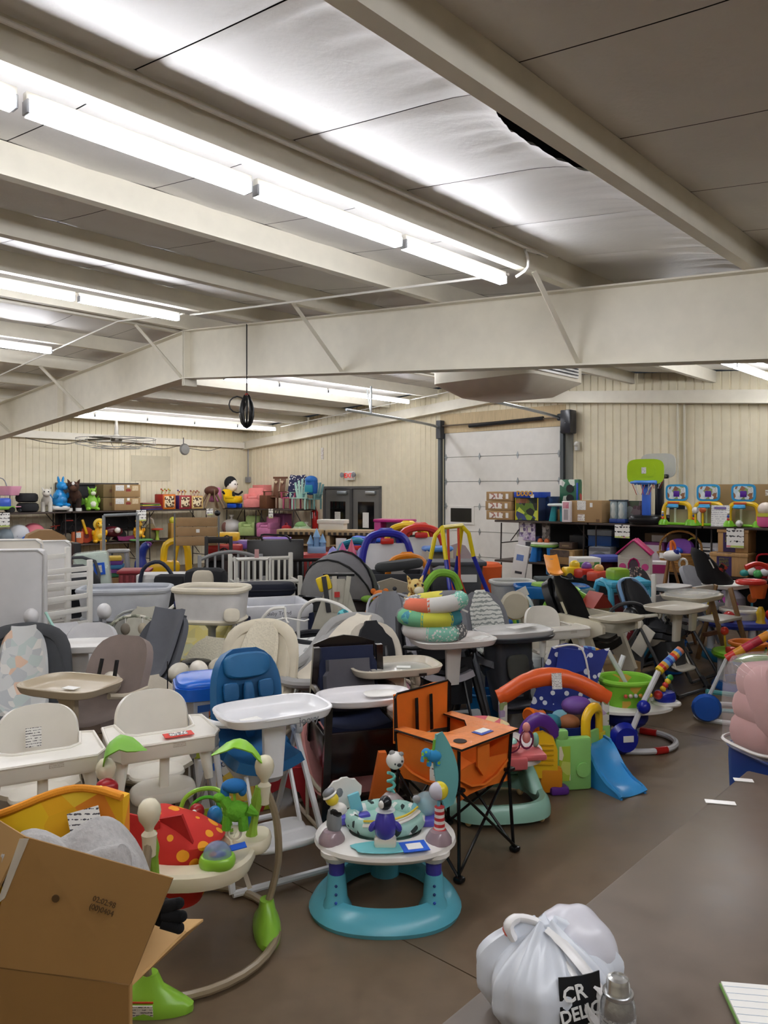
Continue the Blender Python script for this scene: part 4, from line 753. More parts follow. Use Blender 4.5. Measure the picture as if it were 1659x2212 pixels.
GP = M('#8b8e93', .4); P(t, 'cabinet', MB().box((0, 0, .22), (.37, .3, .4), .02), GP); P(t, 'door_ring', MB().lathe([(.09, 0), (.145, 0), (.15, .02), (.11, .035), (.09, .03)], (0, -.15, .2), 24, rot=(90, 0, 0)), M('#5a5d62', .35)); P(t, 'door_glass', MB().lathe([(0, .025), (.08, .02), (.1, .0)], (0, -.15, .2), 20, rot=(90, 0, 0)), M('#3a3f48', .15)); P(t, 'laundry', MB().ball((.04, -.172, .19), (.05, .012, .05), 10, 6), M('#b8322e', .6)); P(t, 'laundry', MB().ball((-.03, -.172, .21), (.05, .012, .04), 10, 6), M('#c9d3dc', .6)); P(t, 'control_panel', MB().box((0, -.152, .385), (.35, .01, .05)), M('#6b6e74', .4))
carton('blue storage tub with grey lid behind the washing machine', SR(1304, 12.1, ZQ+.28), RZR, .42, .3, .2, M('#1d4f93', .5), [], 'storage_tub', 'tub', None, False); one('ribbed_crate', MB().box((0, 0, .05), (.44, .32, .1), .01), M('#8f979d', .5), 'grey ribbed crate on the blue storage tub', 'crate', SR(1304, 12.1, ZQ+.482), RZR)
t = T('wicker_basket', 'large honey wicker basket with arched handle', 'basket', SR(1470, 11.72, ZQ), RZR)
WK = M('#b5813c', .7, kind='wicker', scale=14); P(t, 'basket_body', MB().dish(.66, .46, .3, .02, 2.6, 0, .72, .015, 32, (0, 0), .012), WK); P(t, 'handle', MB().tube([(-.32, 0, .28), (-.3, 0, .45), (-.17, 0, .58), (0, 0, .62), (.17, 0, .58), (.3, 0, .45), (.32, 0, .28)], .018, 8, k=4), WK); P(t, 'tag', MB().box((-.2, -.225, .25), (.07, .004, .08)), PAPER)
one('purple_disc', MB().pad(.42, .34, .14, 2.4, (0, 0, .0), (70, 0, 0)), M('#6c3391', .6), 'round purple toy disc inside the wicker basket', 'toy', SR(1470, 11.75, ZQ+.34), RZR)
one('blue_toy', MB().ball((0, 0, 0), (.13, .07, .07), 14, 9), M('#2a55c0', .5), 'blue toy lying before the purple disc in the basket', 'toy', SR(1457, 11.63, ZQ+.32), RZR)
one('toy_ring', MB().tube([(.13*math.cos(q), 0, .2+.2*math.sin(q)) for q in [i*math.pi/10 for i in range(20)]], .014, 6, True), M('#b5ad3a', .5), 'olive yellow hoop standing in the wicker basket', 'ring', SR(1499, 11.78, ZQ+.12), RZR+20)
BW = M('#e4e2de', .5, kind='stripes', col2='#1f1f22', scale=5.2)
for k in range(2): carton('black and white striped activity pack, %s' % ('beside the wicker basket', 'beside the wooden crates')[k], SR(1524+22*k, 11.8, ZQ), RZR, .17, .08, .46, BW if k == 0 else M('#c9ccd2', .5, kind='blotch', col2='#8a97ad #c9ccd2 #5a6270 #e4e2de', scale=16), [(0, .92, .95, .14, M('#b9bcc2', .5))], 'activity_pack', 'package', None, False)
one('craft_foil_pack', MB().ball((0, 0, .08), (.18, .1, .08), 14, 8), M('#7c8a78', .3, kind='blotch', col2='#7c8a78 #a9b5a0 #5b6656', scale=20), 'crumpled clear packet before the striped packs', 'packet', SR(1530, 11.6, ZQ), RZR)
one('blue_tray', MB().dish(.3, .2, .04, .01, 3), M('#2c8fd0', .4), 'small bright blue tray under the crumpled packet', 'tray', SR(1538, 11.42, ZQ-.17), RZR)
WOODB = M('#b9905c', .6, kind='wood')
def wcrate(label, loc, w, h):
    t = carton(label, loc, RZR, w, .36, h, WOODB, [(-.12, .5, .4, .98, M('#37275a', .5)), (-.12, .6, .26, .34, M('#c9c04a', .5))], 'wooden_gift_box', 'box', 'wooden gift boxes', False); P(t, 'lid', MB().box((0, 0, h*.9), (w+.02, .38, h*.14), .006), WOODB); text(t, 'HAPPY\nHAND', h*.15, (-.12*w, -.19, h*.62), (90, 0, 0), M('#37275a', .6)); return t
wcrate('larger wooden gift box with purple band and yellow label', SR(1583, 11.75, ZQ), .52, .34); wcrate('smaller wooden gift box stacked on the larger one', SR(1592, 11.8, ZQ+.345), .42, .34)
t = T('red_tote', 'red plastic basket with handle at the table end', 'basket', SR(1655, 11.7, ZQ), RZR); P(t, 'basket_body', MB().dish(.3, .24, .2, .012, 3, 0, .75), M('#b51f2b', .4)); P(t, 'handle', MB().tube([(-.13, 0, .18), (-.1, 0, .32), (.1, 0, .32), (.13, 0, .18)], .014, 6, k=4), M('#b51f2b', .4))
t = T('net_bag', 'teal and white net bag of small toys beside the red basket', 'bag', SR(1630, 11.6, ZQ), RZR); [P(t, 'toy', MB().ball((.09*(i-1.5), .02*(i % 2), .06+.03*(i % 2)), (.07, .06, .06), 10, 7), M(c, .4)) for i, c in enumerate(('#3a9c96', '#e3e6e2', '#4ca65a', '#dfe3e8'))]
t = T('rounded_toy', 'purple and pink rounded toy under the lower table', 'toy', SR(1578, 11.7, 0), RZR); P(t, 'shell', MB().lathe([(.2, 0), (.22, .2), (.2, .4), (.1, .5), (.0, .52)], n=20), M('#8d8790', .4)); P(t, 'window', MB().ball((0, -.12, .3), (.16, .12, .14), 14, 9), M('#a0418c', .4))
carton('purple toy box on the lower table behind the dollhouse', SR(1420, 12.0, ZQ), RZR, .34, .3, .42, M('#7f2f78', .5), [(0, .5, .8, .8, M('#dfd5df', .5))], 'toy_box', 'box', None, False)
carton('dark grey carton behind the wicker basket', SR(1440, 12.2, ZQ), RZR, .6, .3, .55, M('#6f5a42', .8, kind='card'), [(-.1, .8, .4, .3, M('#c3c0ba', .6))], seam=False)
# ================================================================ foreground: table with bag, can, notepad
DIRU, DIRW = Vector((SA, CA, 0)), Vector((CA, -SA, 0))
FC = Vector((1.575, 3.335, 0))
tc_ = FC - DIRU*1.22 + DIRW*.38
tb = folding_table('dark grey-brown folding table with spray can, carrier bag and notepad on it', (tc_.x, tc_.y, 0), 90+RZR, 2.44, .76, .74, M('#675b50', .36, kind='concrete'))
for i, (px, py, w_) in enumerate(((1606, 1685, .075), (1556, 1733, .11))):
    x, y, z = G(px, py, .742); one('tape_label', MB().box((0, 0, 0), (w_, .035, .002)), M('#f4f2ee', .4), 'strip of white taped paper on the table edge, %s of the two' % ('farther', 'nearer')[i], 'label', (x, y, z), -14)
np_ = T('notepad', 'white lined notepad with green edge on the dark table', 'notepad', G(1655, 2195, .743), -8)
P(np_, 'cover', MB().box((0, 0, .003), (.15, .2, .006)), M('#6f9a4a', .5)); P(np_, 'paper_block', MB().box((.002, 0, .009), (.146, .196, .006)), PAPER)
for k in range(7): P(np_, 'ruled_line', MB().box((.0, -.07+.025*k, .0123), (.14, .0015, .0006)), M('#b9c3cf', .6))
# carrier bag
bx_, by_, _ = AT(1178, 1.78)
bag = T('carrier_bag', 'knotted white plastic carrier bag with black print on the dark table', 'bag', (bx_, by_, .752), 0)
def bagfn(q, h):
    r = (.155+.018*math.sin(3*q+1)+.01*math.sin(7*q)+.005*math.sin(17*q))*(1-.85*max(0, (h-.45)/.55)**1.7)*(.8+.2*min(1, h/.2)); r *= 1+.06*math.sin(9*q+h*2)*h+.045*math.sin(23*q+1)*h*h
    return (r*1.0*math.cos(q), r*.75*math.sin(q), .2*h+.012*math.sin(5*q)*h)
BAGM = M('#dbe1ea', .34)
P(bag, 'bag_body', MB().loft([[bagfn(2*math.pi*j/96, i/16) for j in range(96)] for i in range(17)]), BAGM)
P(bag, 'bag_shoulder', MB().ball((.085, .05, .125), (.1, .08, .075), 36, 20, (0, 25, 0), 1., .045), M('#d8d8e0', .36))
P(bag, 'handle', MB().tube([(-.075, .0, .165), (-.085, .0, .192), (-.06, .01, .203), (-.02, .005, .197), (.01, -.01, .185), (.02, -.02, .17)], [.02, .022, .018, .014, .012], 10, k=4, flat=.55), M('#efeeee', .35))
P(bag, 'handle', MB().tube([(.0, -.02, .195), (.03, -.045, .178), (.07, -.075, .14), (.105, -.095, .1)], [.014, .018, .018, .014], 8, k=4, flat=.25), M('#f1f0ef', .35))
P(bag, 'handle_loop', MB().tube([(.0, -.03, .175), (.05, -.09, .12), (.075, -.115, .06), (.095, -.11, .05), (.1, -.1, .09), (.07, -.08, .13)], .012, 8, k=4, flat=.5), M('#f1f0ef', .35))
P(bag, 'black_print', MB().sheet([[(x*1.0, -.116*math.sqrt(max(.02, 1-(x/.16)**2))-.012+.02*(k/4)**2, .02+.03*k) for x in (.005, .03, .055, .08, .1)] for k in range(5)], -.003), M('#16171a', .4))
for body, sz, x, z in (('CR', .042, .035, .118), ('DELIC', .036, .05, .075), ('IOU', .046, .06, .03)): text(bag, body, sz, (x, -.127-.004*(x < .04), z), (78, -8, 14), M('#e9e9e6', .5), bold=.0008)
P(bag, 'red_packet', MB().box((-.07, .02, .165), (.05, .03, .02), .006, (0, 20, 10)), M('#c8553c', .4))
sp = T('spray_can', 'brushed metal aerosol spray can with silver cap beside the carrier bag', 'can', (*AT(1335, 1.6)[:2], .743), 0)
P(sp, 'can_body', MB().lathe([(.033, 0), (.036, .004), (.036, .135), (.034, .145), (.029, .158)], n=32), M('#b7b9bb', .28, .85, kind='vinyl')); P(sp, 'rim', MB().lathe([(.029, .156), (.0315, .16), (.0315, .166), (.026, .166), (.022, .162)], n=28), M('#c9cbcc', .2, .9))
P(sp, 'cap', MB().lathe([(.026, .158), (.027, .166), (.0245, .171), (.024, .186), (.021, .194), (.014, .197), (.012, .193), (.0, .193)], n=24), M('#cfd0cf', .25, .8)); P(sp, 'can_label', MB().lathe([(.0364, .02), (.0366, .022), (.0366, .12), (.0364, .122)], n=32), M('#c6c7c7', .35, .5, kind='writing', col2='#87898c', scale=40))
# pink seat in clear bag on the blue bin
pkx, pky, _ = AT(1692, 3.62)
bb_ = T('blue_bin', 'tall dark blue plastic bin behind the table end', 'bin', (pkx, pky+.02, 0), 12)
P(bb_, 'bin_body', MB().dish(.36, .36, .72, .015, 7, 0, .9), M('#1d3a7e', .4)); P(bb_, 'bin_rim', MB().tube([p for p in sring(.36, .36, 28, 7, .715)], .01, 6, True), M('#20418c', .4)); P(bb_, 'recycling_mark', MB().box((-.06, -.192, .5), (.06, .003, .06), 0, (6, 0, 0)), M('#35559c', .5))
pk = T('bagged_seat', 'dusty pink quilted infant seat cover in a clear zip bag on the blue bin', 'seat cover', (pkx, pky, .735), 15)
PKM = M('#c79493', .8, kind='fabric')
for z, w_, d_, hh in ((.07, .46, .3, .16), (.19, .44, .28, .14), (.31, .42, .24, .16)): P(pk, 'folded_cover', MB().pad(w_, d_, hh, 4, (0, 0, z+.01)), PKM)
P(pk, 'folded_cover', MB().pad(.2, .36, .14, 3, (-.12, -.08, .24), (65, 0, 10)), PKM)
P(pk, 'clear_bag', MB().loft([sring(.5*k, .36*k, 32, 4, z) for k, z in ((.92, .0), (1, .04), (1.02, .2), (.98, .36), (.85, .42), (.6, .44))]), M('#e8e4e4', .08, alpha=.2)); P(pk, 'bag_piping', MB().tube(sring(.5, .36, 32, 4, .03), .008, 6, True), M('#e6e1dd', .3, alpha=.9)); P(pk, 'zip_seam', MB().tube([(-.2, -.17, .05), (-.1, -.19, .2), (-.06, -.16, .4)], .005, 5, k=3), M('#d9d2d0', .3))
one('plush_toy', MB().ball((0, 0, .09), (.1, .1, .12), 18, 12), M('#dcb3ae', .95, kind='fur'), 'rounded pink plush head resting on the bagged seat cover', 'plush toy', (pkx+.06, pky+.03, 1.17))
# ================================================================ open cardboard box with plush inside
A3, B3, OFF = Vector((-.505, 1.528, 0)), Vector((-1.1, 1.64, 0)), Vector((-.12, .36, 0))
box = T('open_carton', 'large open brown carton with flaps up and plush toys inside', 'box', (0, 0, 0))
CB = M('#96703c', .85, kind='card'); CB2 = M('#b08a55', .85, kind='card')
cs = [A3, B3, B3+OFF, A3+OFF]; hz = .97
for i in range(4):
    a, b = cs[i], cs[(i+1) % 4]; P(box, 'side_panel', MB().sheet([[(a.x, a.y, 0), (b.x, b.y, 0)], [(a.x, a.y, hz), (b.x, b.y, hz)]], .005), CB if i == 0 else CB2)
P(box, 'bottom', MB().loft([[(p.x, p.y, .0) for p in cs], [(p.x, p.y, .006) for p in cs]]), CB2)
def pt(px, py, t): return (*AT(px, t)[:2], ZY(py, t))
fl_ = [[pt(284, 2124, 1.524), pt(-40, 2082, 1.59)], [pt(375, 1896, 1.56), pt(55, 1806, 1.63)]]
P(box, 'front_flap', MB().sheet(fl_, .005), CB)
P(box, 'side_flap', MB().sheet([[pt(-60, 2040, 1.63), pt(-200, 2000, 1.9)], [pt(56, 1806, 1.64), pt(-60, 1735, 1.9)]], .005), CB2)
P(box, 'packing_tape', MB().sheet([[pt(-8, 1955, 1.60), pt(10, 1940, 1.60)], [pt(42, 1812, 1.615), pt(62, 1812, 1.615)]], .002), M('#d9d2c4', .08, alpha=.55))
P(box, 'side_flap', MB().sheet([[pt(284, 2124, 1.53), pt(400, 2010, 1.62)], [pt(292, 1985, 1.80), pt(439, 1985, 1.74)]], .005), M('#c79f66', .85, kind='card'))  # light on this inner flap is put into its paler card colour
n_ = Vector((fl_[0][1][0]-fl_[0][0][0], fl_[0][1][1]-fl_[0][0][1], 0)).normalized(); yaw = math.degrees(math.atan2(-n_.y, -n_.x))
for body, px, py, sz in (('02:02:98', 225, 1949, .015), ('(00)0404', 219, 1966, .015)):
    q = pt(px, py, 1.552); text(box, body, sz, q, (74, 12, yaw), M('#4f3615', .8))
q = pt(121, 1940, 1.572); P(box, 'print_mark', MB().cyl((q[0], q[1]-.001, q[2]), (q[0], q[1]-.003, q[2]), .008, n=10), M('#4f3615', .8))
def lump(name, label, cat, loc, rings, mat, rz=0): return one(name, MB().loft(rings), mat, label, cat, loc, rz)
pl = T('plush_elephant', 'pale grey fleece plush heaped in the open carton', 'plush toy', (*AT(168, 1.72)[:2], .855), 0, None, .9); GF = M('#b7b5b3', .95, kind='fur')
P(pl, 'body', MB().ball((.01, .02, .17), (.17, .13, .2), 36, 24, (0, 14, 0), 1., .07), GF); P(pl, 'ear', MB().ball((.07, -.06, .27), (.08, .05, .1), 24, 14, (0, 40, 0), 1., .08), GF); P(pl, 'ear', MB().ball((-.09, -.03, .3), (.09, .05, .08), 24, 14, (0, -15, 0), 1., .08), GF); P(pl, 'paw', MB().ball((.1, -.07, .2), (.06, .05, .07), 14, 9, (0, 60, 0)), GF)
yb = T('yellow_bag', 'yellow and orange printed fabric toy with paper tag behind the grey plush', 'soft toy', (*AT(105, 1.9)[:2], .75), 6); YB = M('#f0c41c', .8, kind='blotch', col2='#eab21a #f0c41c #f2cf3a #f0b41c #e88f2a', scale=7)
P(yb, 'cover', MB().sheet([[(x, .02*math.sin(x*20), z+.02*math.sin(x*14+1)+.08*x) for x in [-.3+.06*i for i in range(9)]] for z in (.1, .25, .36, .43)], .03), YB); P(yb, 'orange_hem', MB().tube([(-.3+.06*i, .02*math.sin((-.3+.06*i)*20)-.01, .435+.02*math.sin((-.3+.06*i)*14+1)+.08*(-.3+.06*i)) for i in range(9)], .009, 8, k=3), M('#e8951c', .8, kind='fabric')); P(yb, 'paper_tag', MB().box((.1, -.05, .4), (.075, .003, .055), 0, (-10, -14, 0)), WRITE); P(yb, 'black_outline', MB().box((.03, -.035, .32), (.12, .003, .035), 0, (0, -8, 0)), M('#d99a1c', .8)); 
pw = T('black_paw', 'black velvet plush hand poking out between the carton flaps', 'plush toy', pt(352, 1975, 1.585), 0); BV = M('#060607', .98, kind='fabric')
P(pw, 'palm', MB().ball((-.005, .01, 0), (.028, .018, .03), 14, 9), BV); [P(pw, 'finger', MB().tube([(0, 0, dz*.6), (.032+.006*(i == 1), -.004, dz)], [.014, .011], 10).ball((.034+.006*(i == 1), -.004, dz), .0115, 10, 7), BV) for i, dz in enumerate((.025, -.002, -.026))]
# ================================================================ rainforest jumper
jx, jy, jr = -.885, 3.33, .42
jp = T('baby_jumper', 'cream and green baby jumper with red spotted seat and leaf canopies', 'baby jumper', (jx, jy, 0), 0)
CRP = M('#e7dfc4', .35); TAUPE = M('#96876e', .4); LIME = M('#8fc73e', .4)
P(jp, 'base_ring', MB().tube([(jr*math.cos(q), jr*math.sin(q), .022) for q in [i*math.pi/18 for i in range(36)]], .018, 8, True), TAUPE)
posts = [(.365, .08, .76, 1), (.0, -.44, .77, 0), (-.365, .1, .74, 2)]
for x, y, h, k in posts:
    a = math.degrees(math.atan2(y, x)); ux, uy = x/math.hypot(x, y), y/math.hypot(x, y); nx, ny = -uy, ux
    P(jp, 'foot_cover', MB().loft([[(x+ux*w_*c0+nx*l*s0, y+uy*w_*c0+ny*l*s0, z) for c0, s0 in [(math.cos(i*math.pi/9), math.sin(i*math.pi/9)) for i in range(18)]] for w_, l, z in ((.06, .17, 0), (.062, .17, .025), (.055, .13, .05), (.04, .06, .09), (.03, .035, .14))]), LIME, 'lime green foot cover')
    P(jp, 'post', MB().tube([(x, y, .1), (x+ux*.05, y+uy*.05, .3), (x+ux*.04, y+uy*.04, .5), (x-ux*.01, y-uy*.01, h-.12)], .0165, 8, k=4), TAUPE)
    b = P(jp, 'post_cap', MB().lathe([(.018, -.17), (.024, -.165), (.027, -.1), (.03, -.085), (.016, -.07), (.02, -.056), (.038, -.03), (.044, .0), (.04, .022), (.025, .042), (0, .05)], (x-ux*.01, y-uy*.01, h-.03), 16), CRP)
    P(jp, 'spring_sleeve', MB().tube([(x-ux*.03, y-uy*.03, h-.12), (x*.85, y*.85, h-.26), (x*.8, y*.8, h-.4)], [.022, .028, .02, .028, .022], 8, k=4), M('#8fb63c', .8, kind='vinyl')); P(jp, 'strap', MB().box((x*.72, y*.72, h-.47), (.02, .006, .2), 0, (0, 18*(-1 if x > 0 else 1)*(abs(x) > .1), a)), M('#cfc6b4', .7))
def leaf(t, p, d, up, L, W, mat, name='leaf_canopy', drop=.1):
    d = Vector(d).normalized(); s = d.cross(Vector(up)).normalized(); g = []
    for i in range(9):
        q = i/8; wd = W*(math.sin(math.pi*min(1, q*.9+.1))**.7)*(1+.12*math.sin(q*18)); c = Vector(p)+d*L*q+Vector(up)*(-drop*q*q+.06*math.sin(q*3))
        g.append([c+s*wd*k-Vector(up)*abs(k)*.25*wd for k in (-.5, -.25, 0, .25, .5)])
    return P(t, name, MB().sheet(g, .006), mat)
leaf(jp, (.35, .07, .76), (-.9, -.2, .55), (.2, 0, 1), .24, .12, M('#8fd12e', .45)); leaf(jp, (-.36, .08, .75), (.75, -.1, .7), (-.5, -.3, 1), .2, .14, M('#7cbb3a', .5))
P(jp, 'blue_toy', MB().ball((.24, -.02, .68), (.055, .04, .03), 12, 8).ball((.2, -.02, .65), (.02, .02, .045), 10, 7).ball((.275, -.02, .665), (.02, .02, .03), 10, 7), M('#1d72b8', .8, kind='fabric'))
dn = P(jp, 'plush_dinosaur', MB().ball((.25, -.03, .575), (.06, .035, .045), 14, 9).tube([(.22, -.03, .59), (.2, -.03, .62), (.185, -.03, .635)], [.026, .02], 8).ball((.18, -.035, .635), (.028, .022, .02), 10, 7).tube([(.3, -.03, .58), (.345, -.03, .56)], [.03, .008], 8).tube([(.215, -.04, .56), (.21, -.04, .5)], .02, 8).tube([(.28, -.04, .56), (.285, -.04, .5)], .022, 8), M('#6ab62c', .85, kind='fur')); P(jp, 'teether_ring', MB().tube([(.245+.027*math.cos(q), -.035, .485+.027*math.sin(q)) for q in [i*math.pi/8 for i in range(16)]], .006, 6, True), CREAM); P(jp, 'hanging_loop', MB().tube([(.24, -.02, .66), (.245, -.03, .61)], .006, 5), LIME)
bd = P(jp, 'toy_parrot', MB().ball((-.315, -.0, .665), (.05, .035, .04), 14, 9), M('#a8232a', .4)); P(jp, 'parrot_beak', MB().ball((-.355, -.02, .66), (.018, .015, .02), 8, 6), YL); P(jp, 'parrot_eye', MB().ball((-.33, -.034, .672), .014, 8, 6), WHITE); P(jp, 'parrot_pupil', MB().ball((-.332, -.047, .672), .006, 6, 4), BLACKP); P(jp, 'price_tag', MB().box((-.295, -.045, .63), (.03, .003, .05), 0, (0, 38, 0)), WRITE)
P(jp, 'toy_tray', MB().loft([sring(.58*a, .5*a, 36, 2.4, z, .04, -.02) for a, z in ((.8, .33), (.95, .34), (1, .37), (.99, .40), (.94, .412), (.62, .412), (.56, .39), (.56, .34))]), CRP); P(jp, 'tray_lobe', MB().pad(.17, .2, .06, 2.6, (.3, .08, .4)), CRP)
RD = M('#c9281f', .75, kind='dots', col2='#f0a01c', scale=13)
P(jp, 'seat_fabric', MB().loft([sring(w_, d_, 28, 2.2, z, x, -.02) for w_, d_, z, x in ((.2, .2, .2, .0), (.3, .28, .3, 0), (.34, .3, .42, .0), (.36, .3, .47, .02), (.28, .22, .53, -.03), (.1, .12, .58, -.08))]), RD); P(jp, 'seat_flap', MB().sheet([[(-.2+.03*i, -.17+.01*i, .36+.09*j-.02*i*j*.2) for i in range(6)] for j in range(4)], .012), M('#c8231f', .75, kind='fabric')); P(jp, 'seat_flap', MB().sheet([[(.0+.035*i-.02*j, -.1-.015*i, .42+.05*j+.012*i) for i in range(4)] for j in range(4)], .012), M('#b81f1d', .75, kind='fabric'))
P(jp, 'seat_face_patch', MB().ball((-.16, -.185, .43), (.035, .012, .018), 10, 6), WHITE)
P(jp, 'toy_dome_base', MB().pad(.15, .12, .05, 2.4, (.2, -.17, .43)), LIME); P(jp, 'toy_dome', MB().ball((.2, -.17, .455), (.06, .05, .055), 16, 10), M('#8fa4c8', .08, alpha=.55)); P(jp, 'dome_filling', MB().ball((.2, -.17, .44), (.045, .035, .03), 12, 7), M('#20459c', .4, kind='blotch', col2='#20459c #d8872a #20459c', scale=30))
P(jp, 'toy_arch', MB().tube([(-.04, .12, .42), (-.02, .14, .55), (.06, .15, .6), (.16, .14, .58), (.2, .12, .42)], .01, 7, k=5), LIME); P(jp, 'toy_arch', MB().tube([(-.0, .1, .42), (.02, .12, .53), (.08, .13, .57), (.14, .12, .55), (.17, .1, .42)], .008, 7, k=5), M('#4fae2c', .4)); P(jp, 'arch_parrot', MB().ball((.05, .1, .52), (.035, .03, .035), 12, 8), M('#a8232a', .4)); P(jp, 'arch_beak', MB().ball((.015, .08, .52), (.014, .012, .014), 8, 6), YL); P(jp, 'arch_elephant', MB().ball((.13, .1, .5), (.035, .03, .045), 12, 8), M('#2a84c8', .4)); P(jp, 'arch_eye', MB().ball((.045, .075, .525), .013, 8, 6), WHITE)
P(jp, 'rattle_post', MB().tube([(.29, .06, .42), (.29, .06, .48)], .006, 6).ball((.29, .06, .51), (.014, .014, .035), 8, 6), M('#2f7fb8', .4)); P(jp, 'blue_tape', MB().box((.27, -.1, .455), (.07, .05, .004), 0, (0, -6, 20)), BLUET)
P(jp, 'warning_label', MB().box((-.02, -.503, .035), (.11, .003, .05), 0, (14, 0, 0)), WRITE); P(jp, 'warning_stripe', MB().box((-.02, -.4985, .064), (.11, .003, .008), 0, (14, 0, 0)), M('#d0451c', .5))
# ================================================================ arctic activity saucer
ex = T('activity_saucer', 'pale blue and white baby activity saucer with penguin and bear toys', 'activity saucer', AT(832, 3.66), 0)
LB = M('#5fb4c8', .35); LBW = M('#efece6', .3); VIO = M('#3f3f9e', .4)
def wob(k): return lambda q: 1+k*math.cos(3*q+math.pi/2)
bs = lambda r, z, k=.06: [(r*(1+k*math.cos(3*q+math.pi/2))*math.cos(q), r*(1+k*math.cos(3*q+math.pi/2))*math.sin(q), z) for q in [i*math.pi/24 for i in range(48)]]
P(ex, 'base_ring', MB().loft([bs(.3, 0), bs(.345, 0), bs(.352, .02), bs(.335, .05), bs(.3, .085), bs(.262, .095), bs(.25, .08), bs(.25, .01)], closed=True), LB)
for i, a in enumerate((90, 215, 325)):
    q = math.radians(a); x, y = .27*math.cos(q), .27*math.sin(q)
    P(ex, 'leg_socket', MB().lathe([(.075, .0), (.07, .06), (.05, .1), (.042, .2), (.04, .21)], (x, y, 0), 18), LB); P(ex, 'leg', MB().lathe([(.036, .1), (.036, .32)], (x, y, 0), 18), VIO)
    for k in range(3): P(ex, 'peg_hole', MB().ball((x, y-.046-.006*(2-k), .1+.035*k), (.007, .006, .007), 8, 5), M('#1f3f7a' if k else '#2a58c0', .5))
ts = lambda r, z, k=.05: [(r*(1+k*math.cos(3*q+math.pi/2))*math.cos(q), .92*r*(1+k*math.cos(3*q+math.pi/2))*math.sin(q), z) for q in [i*math.pi/24 for i in range(48)]]
P(ex, 'toy_tray', MB().loft([ts(.16, .29), ts(.28, .285), ts(.315, .3), ts(.33, .318), ts(.325, .335), ts(.29, .345), ts(.2, .352), ts(.17, .35), ts(.165, .3)]), LBW)
for a in (215, 325): q = math.radians(a); P(ex, 'tray_corner', MB().lathe([(.05, .27), (.075, .3), (.075, .32)], (.27*math.cos(q), .27*math.sin(q), 0), 16), LBW)
P(ex, 'seat_ring', MB().tube([(.16*math.cos(q), .14*math.sin(q)+.03, .38) for q in [i*math.pi/14 for i in range(28)]], .036, 10, True), M('#a6cfc4', .8, kind='blotch', col2='#a6cfc4 #e9ece6 #a6cfc4 #a6cfc4 #2c3a38 #9cc6ba', scale=34)); P(ex, 'seat_pocket', MB().lathe([(.15, .38), (.13, .3), (.08, .22), (0, .2)], (0, .03, 0), 20), M('#9cc6ba', .8, kind='fabric')); P(ex, 'white_band', MB().tube([(-.1, -.1, .4), (0, -.125, .41), (.1, -.08, .42), (.155, 0, .425)], .018, 8, k=4, flat=.5), M('#e9e4da', .8, kind='fabric')); P(ex, 'yellow_piping', MB().tube([(-.1, -.1, .42), (0, -.125, .432), (.1, -.08, .44), (.155, 0, .445)], .005, 6, k=4), M('#e6c83a', .5))
P(ex, 'ice_patch', MB().loft([[(p[0]*(1+.1*math.sin(i*1.3)), p[1], .354) for i, p in enumerate(sring(.26, .12, 24, 2.2, 0, -.02, -.22))], [(p[0]*(1+.1*math.sin(i*1.3)), p[1], .358) for i, p in enumerate(sring(.25, .11, 24, 2.2, 0, -.02, -.22))]]), M('#73c2c8', .3)); P(ex, 'seal_block', MB().box((0, -.205, .375), (.1, .06, .045), .014), M('#e9e5d4', .4))
pg = P(ex, 'penguin_body', MB().lathe([(.03, .39), (.046, .41), (.05, .45), (.04, .49), (.028, .51)], (0, -.2, 0), 16), M('#4a44ac', .35)); [P(ex, 'penguin_flipper', MB().ball((.055*s, -.2, .44), (.016, .016, .028), 8, 6, (0, -35*s, 0)), M('#4a44ac', .35)) for s in (-1, 1)]; P(ex, 'penguin_head', MB().ball((0, -.2, .545), (.03, .03, .032), 12, 8), M('#1d1f24', .35)); P(ex, 'penguin_face', MB().ball((-.016, -.218, .545), (.016, .014, .018), 10, 6), WHITE); P(ex, 'penguin_collar', MB().lathe([(.025, .512), (.046, .514), (.025, .52)], (0, -.2, 0), 16), M('#e6e8ea', .1, alpha=.5))
for s in (-1, 1): P(ex, 'clear_mount', MB().lathe([(.062, .34), (.06, .36), (.04, .39), (.0, .4)], (.245*s, -.13, 0), 18), M('#a8929a', .08, alpha=.8))
P(ex, 'cat_body', MB().lathe([(.03, .39), (.036, .41), (.034, .45), (.028, .48)], (-.235, -.12, 0), 14), M('#8a8d90', .4)); P(ex, 'cat_arms', MB().ball((-.215, -.12, .485), (.04, .03, .03), 12, 8), WHITE); P(ex, 'cat_bow', MB().ball((-.225, -.14, .475), (.03, .012, .022), 10, 6), BLACKP); P(ex, 'cat_head', MB().ball((-.245, -.12, .53), (.032, .03, .03), 12, 8), M('#f0d83c', .4)); P(ex, 'cat_hat', MB().ball((-.26, -.12, .56), (.032, .03, .02), 12, 8, (0, -30, 0)), M('#84878c', .4)); P(ex, 'hat_brim', MB().ball((-.255, -.12, .548), (.036, .034, .012), 12, 6, (0, -30, 0)), WHITE)
P(ex, 'shell_fan', MB().prism([(0, 0), (.05, .0), (.085, .06), (.088, .1), (.07, .118), (.055, .135), (.03, .138), (.015, .148), (-.015, .148), (-.03, .138), (-.055, .135), (-.07, .118), (-.088, .1), (-.085, .06), (-.05, 0)], -.008, .008, 'xz', (0, 0, 20), (-.2, .1, .4)), LBW); P(ex, 'shell_hole', MB().ball((-.225, .092, .48), (.025, .014, .032), 10, 6, (0, 0, 20)), M('#7f8286', .5)); P(ex, 'fish_panel', MB().box((-.145, .06, .44), (.06, .02, .1), .008, (0, -14, 20)), M('#7cc4d4', .3)); P(ex, 'violet_base', MB().box((-.15, .04, .375), (.16, .05, .04), .012, (0, 0, 20)), M('#5a55bc', .4))
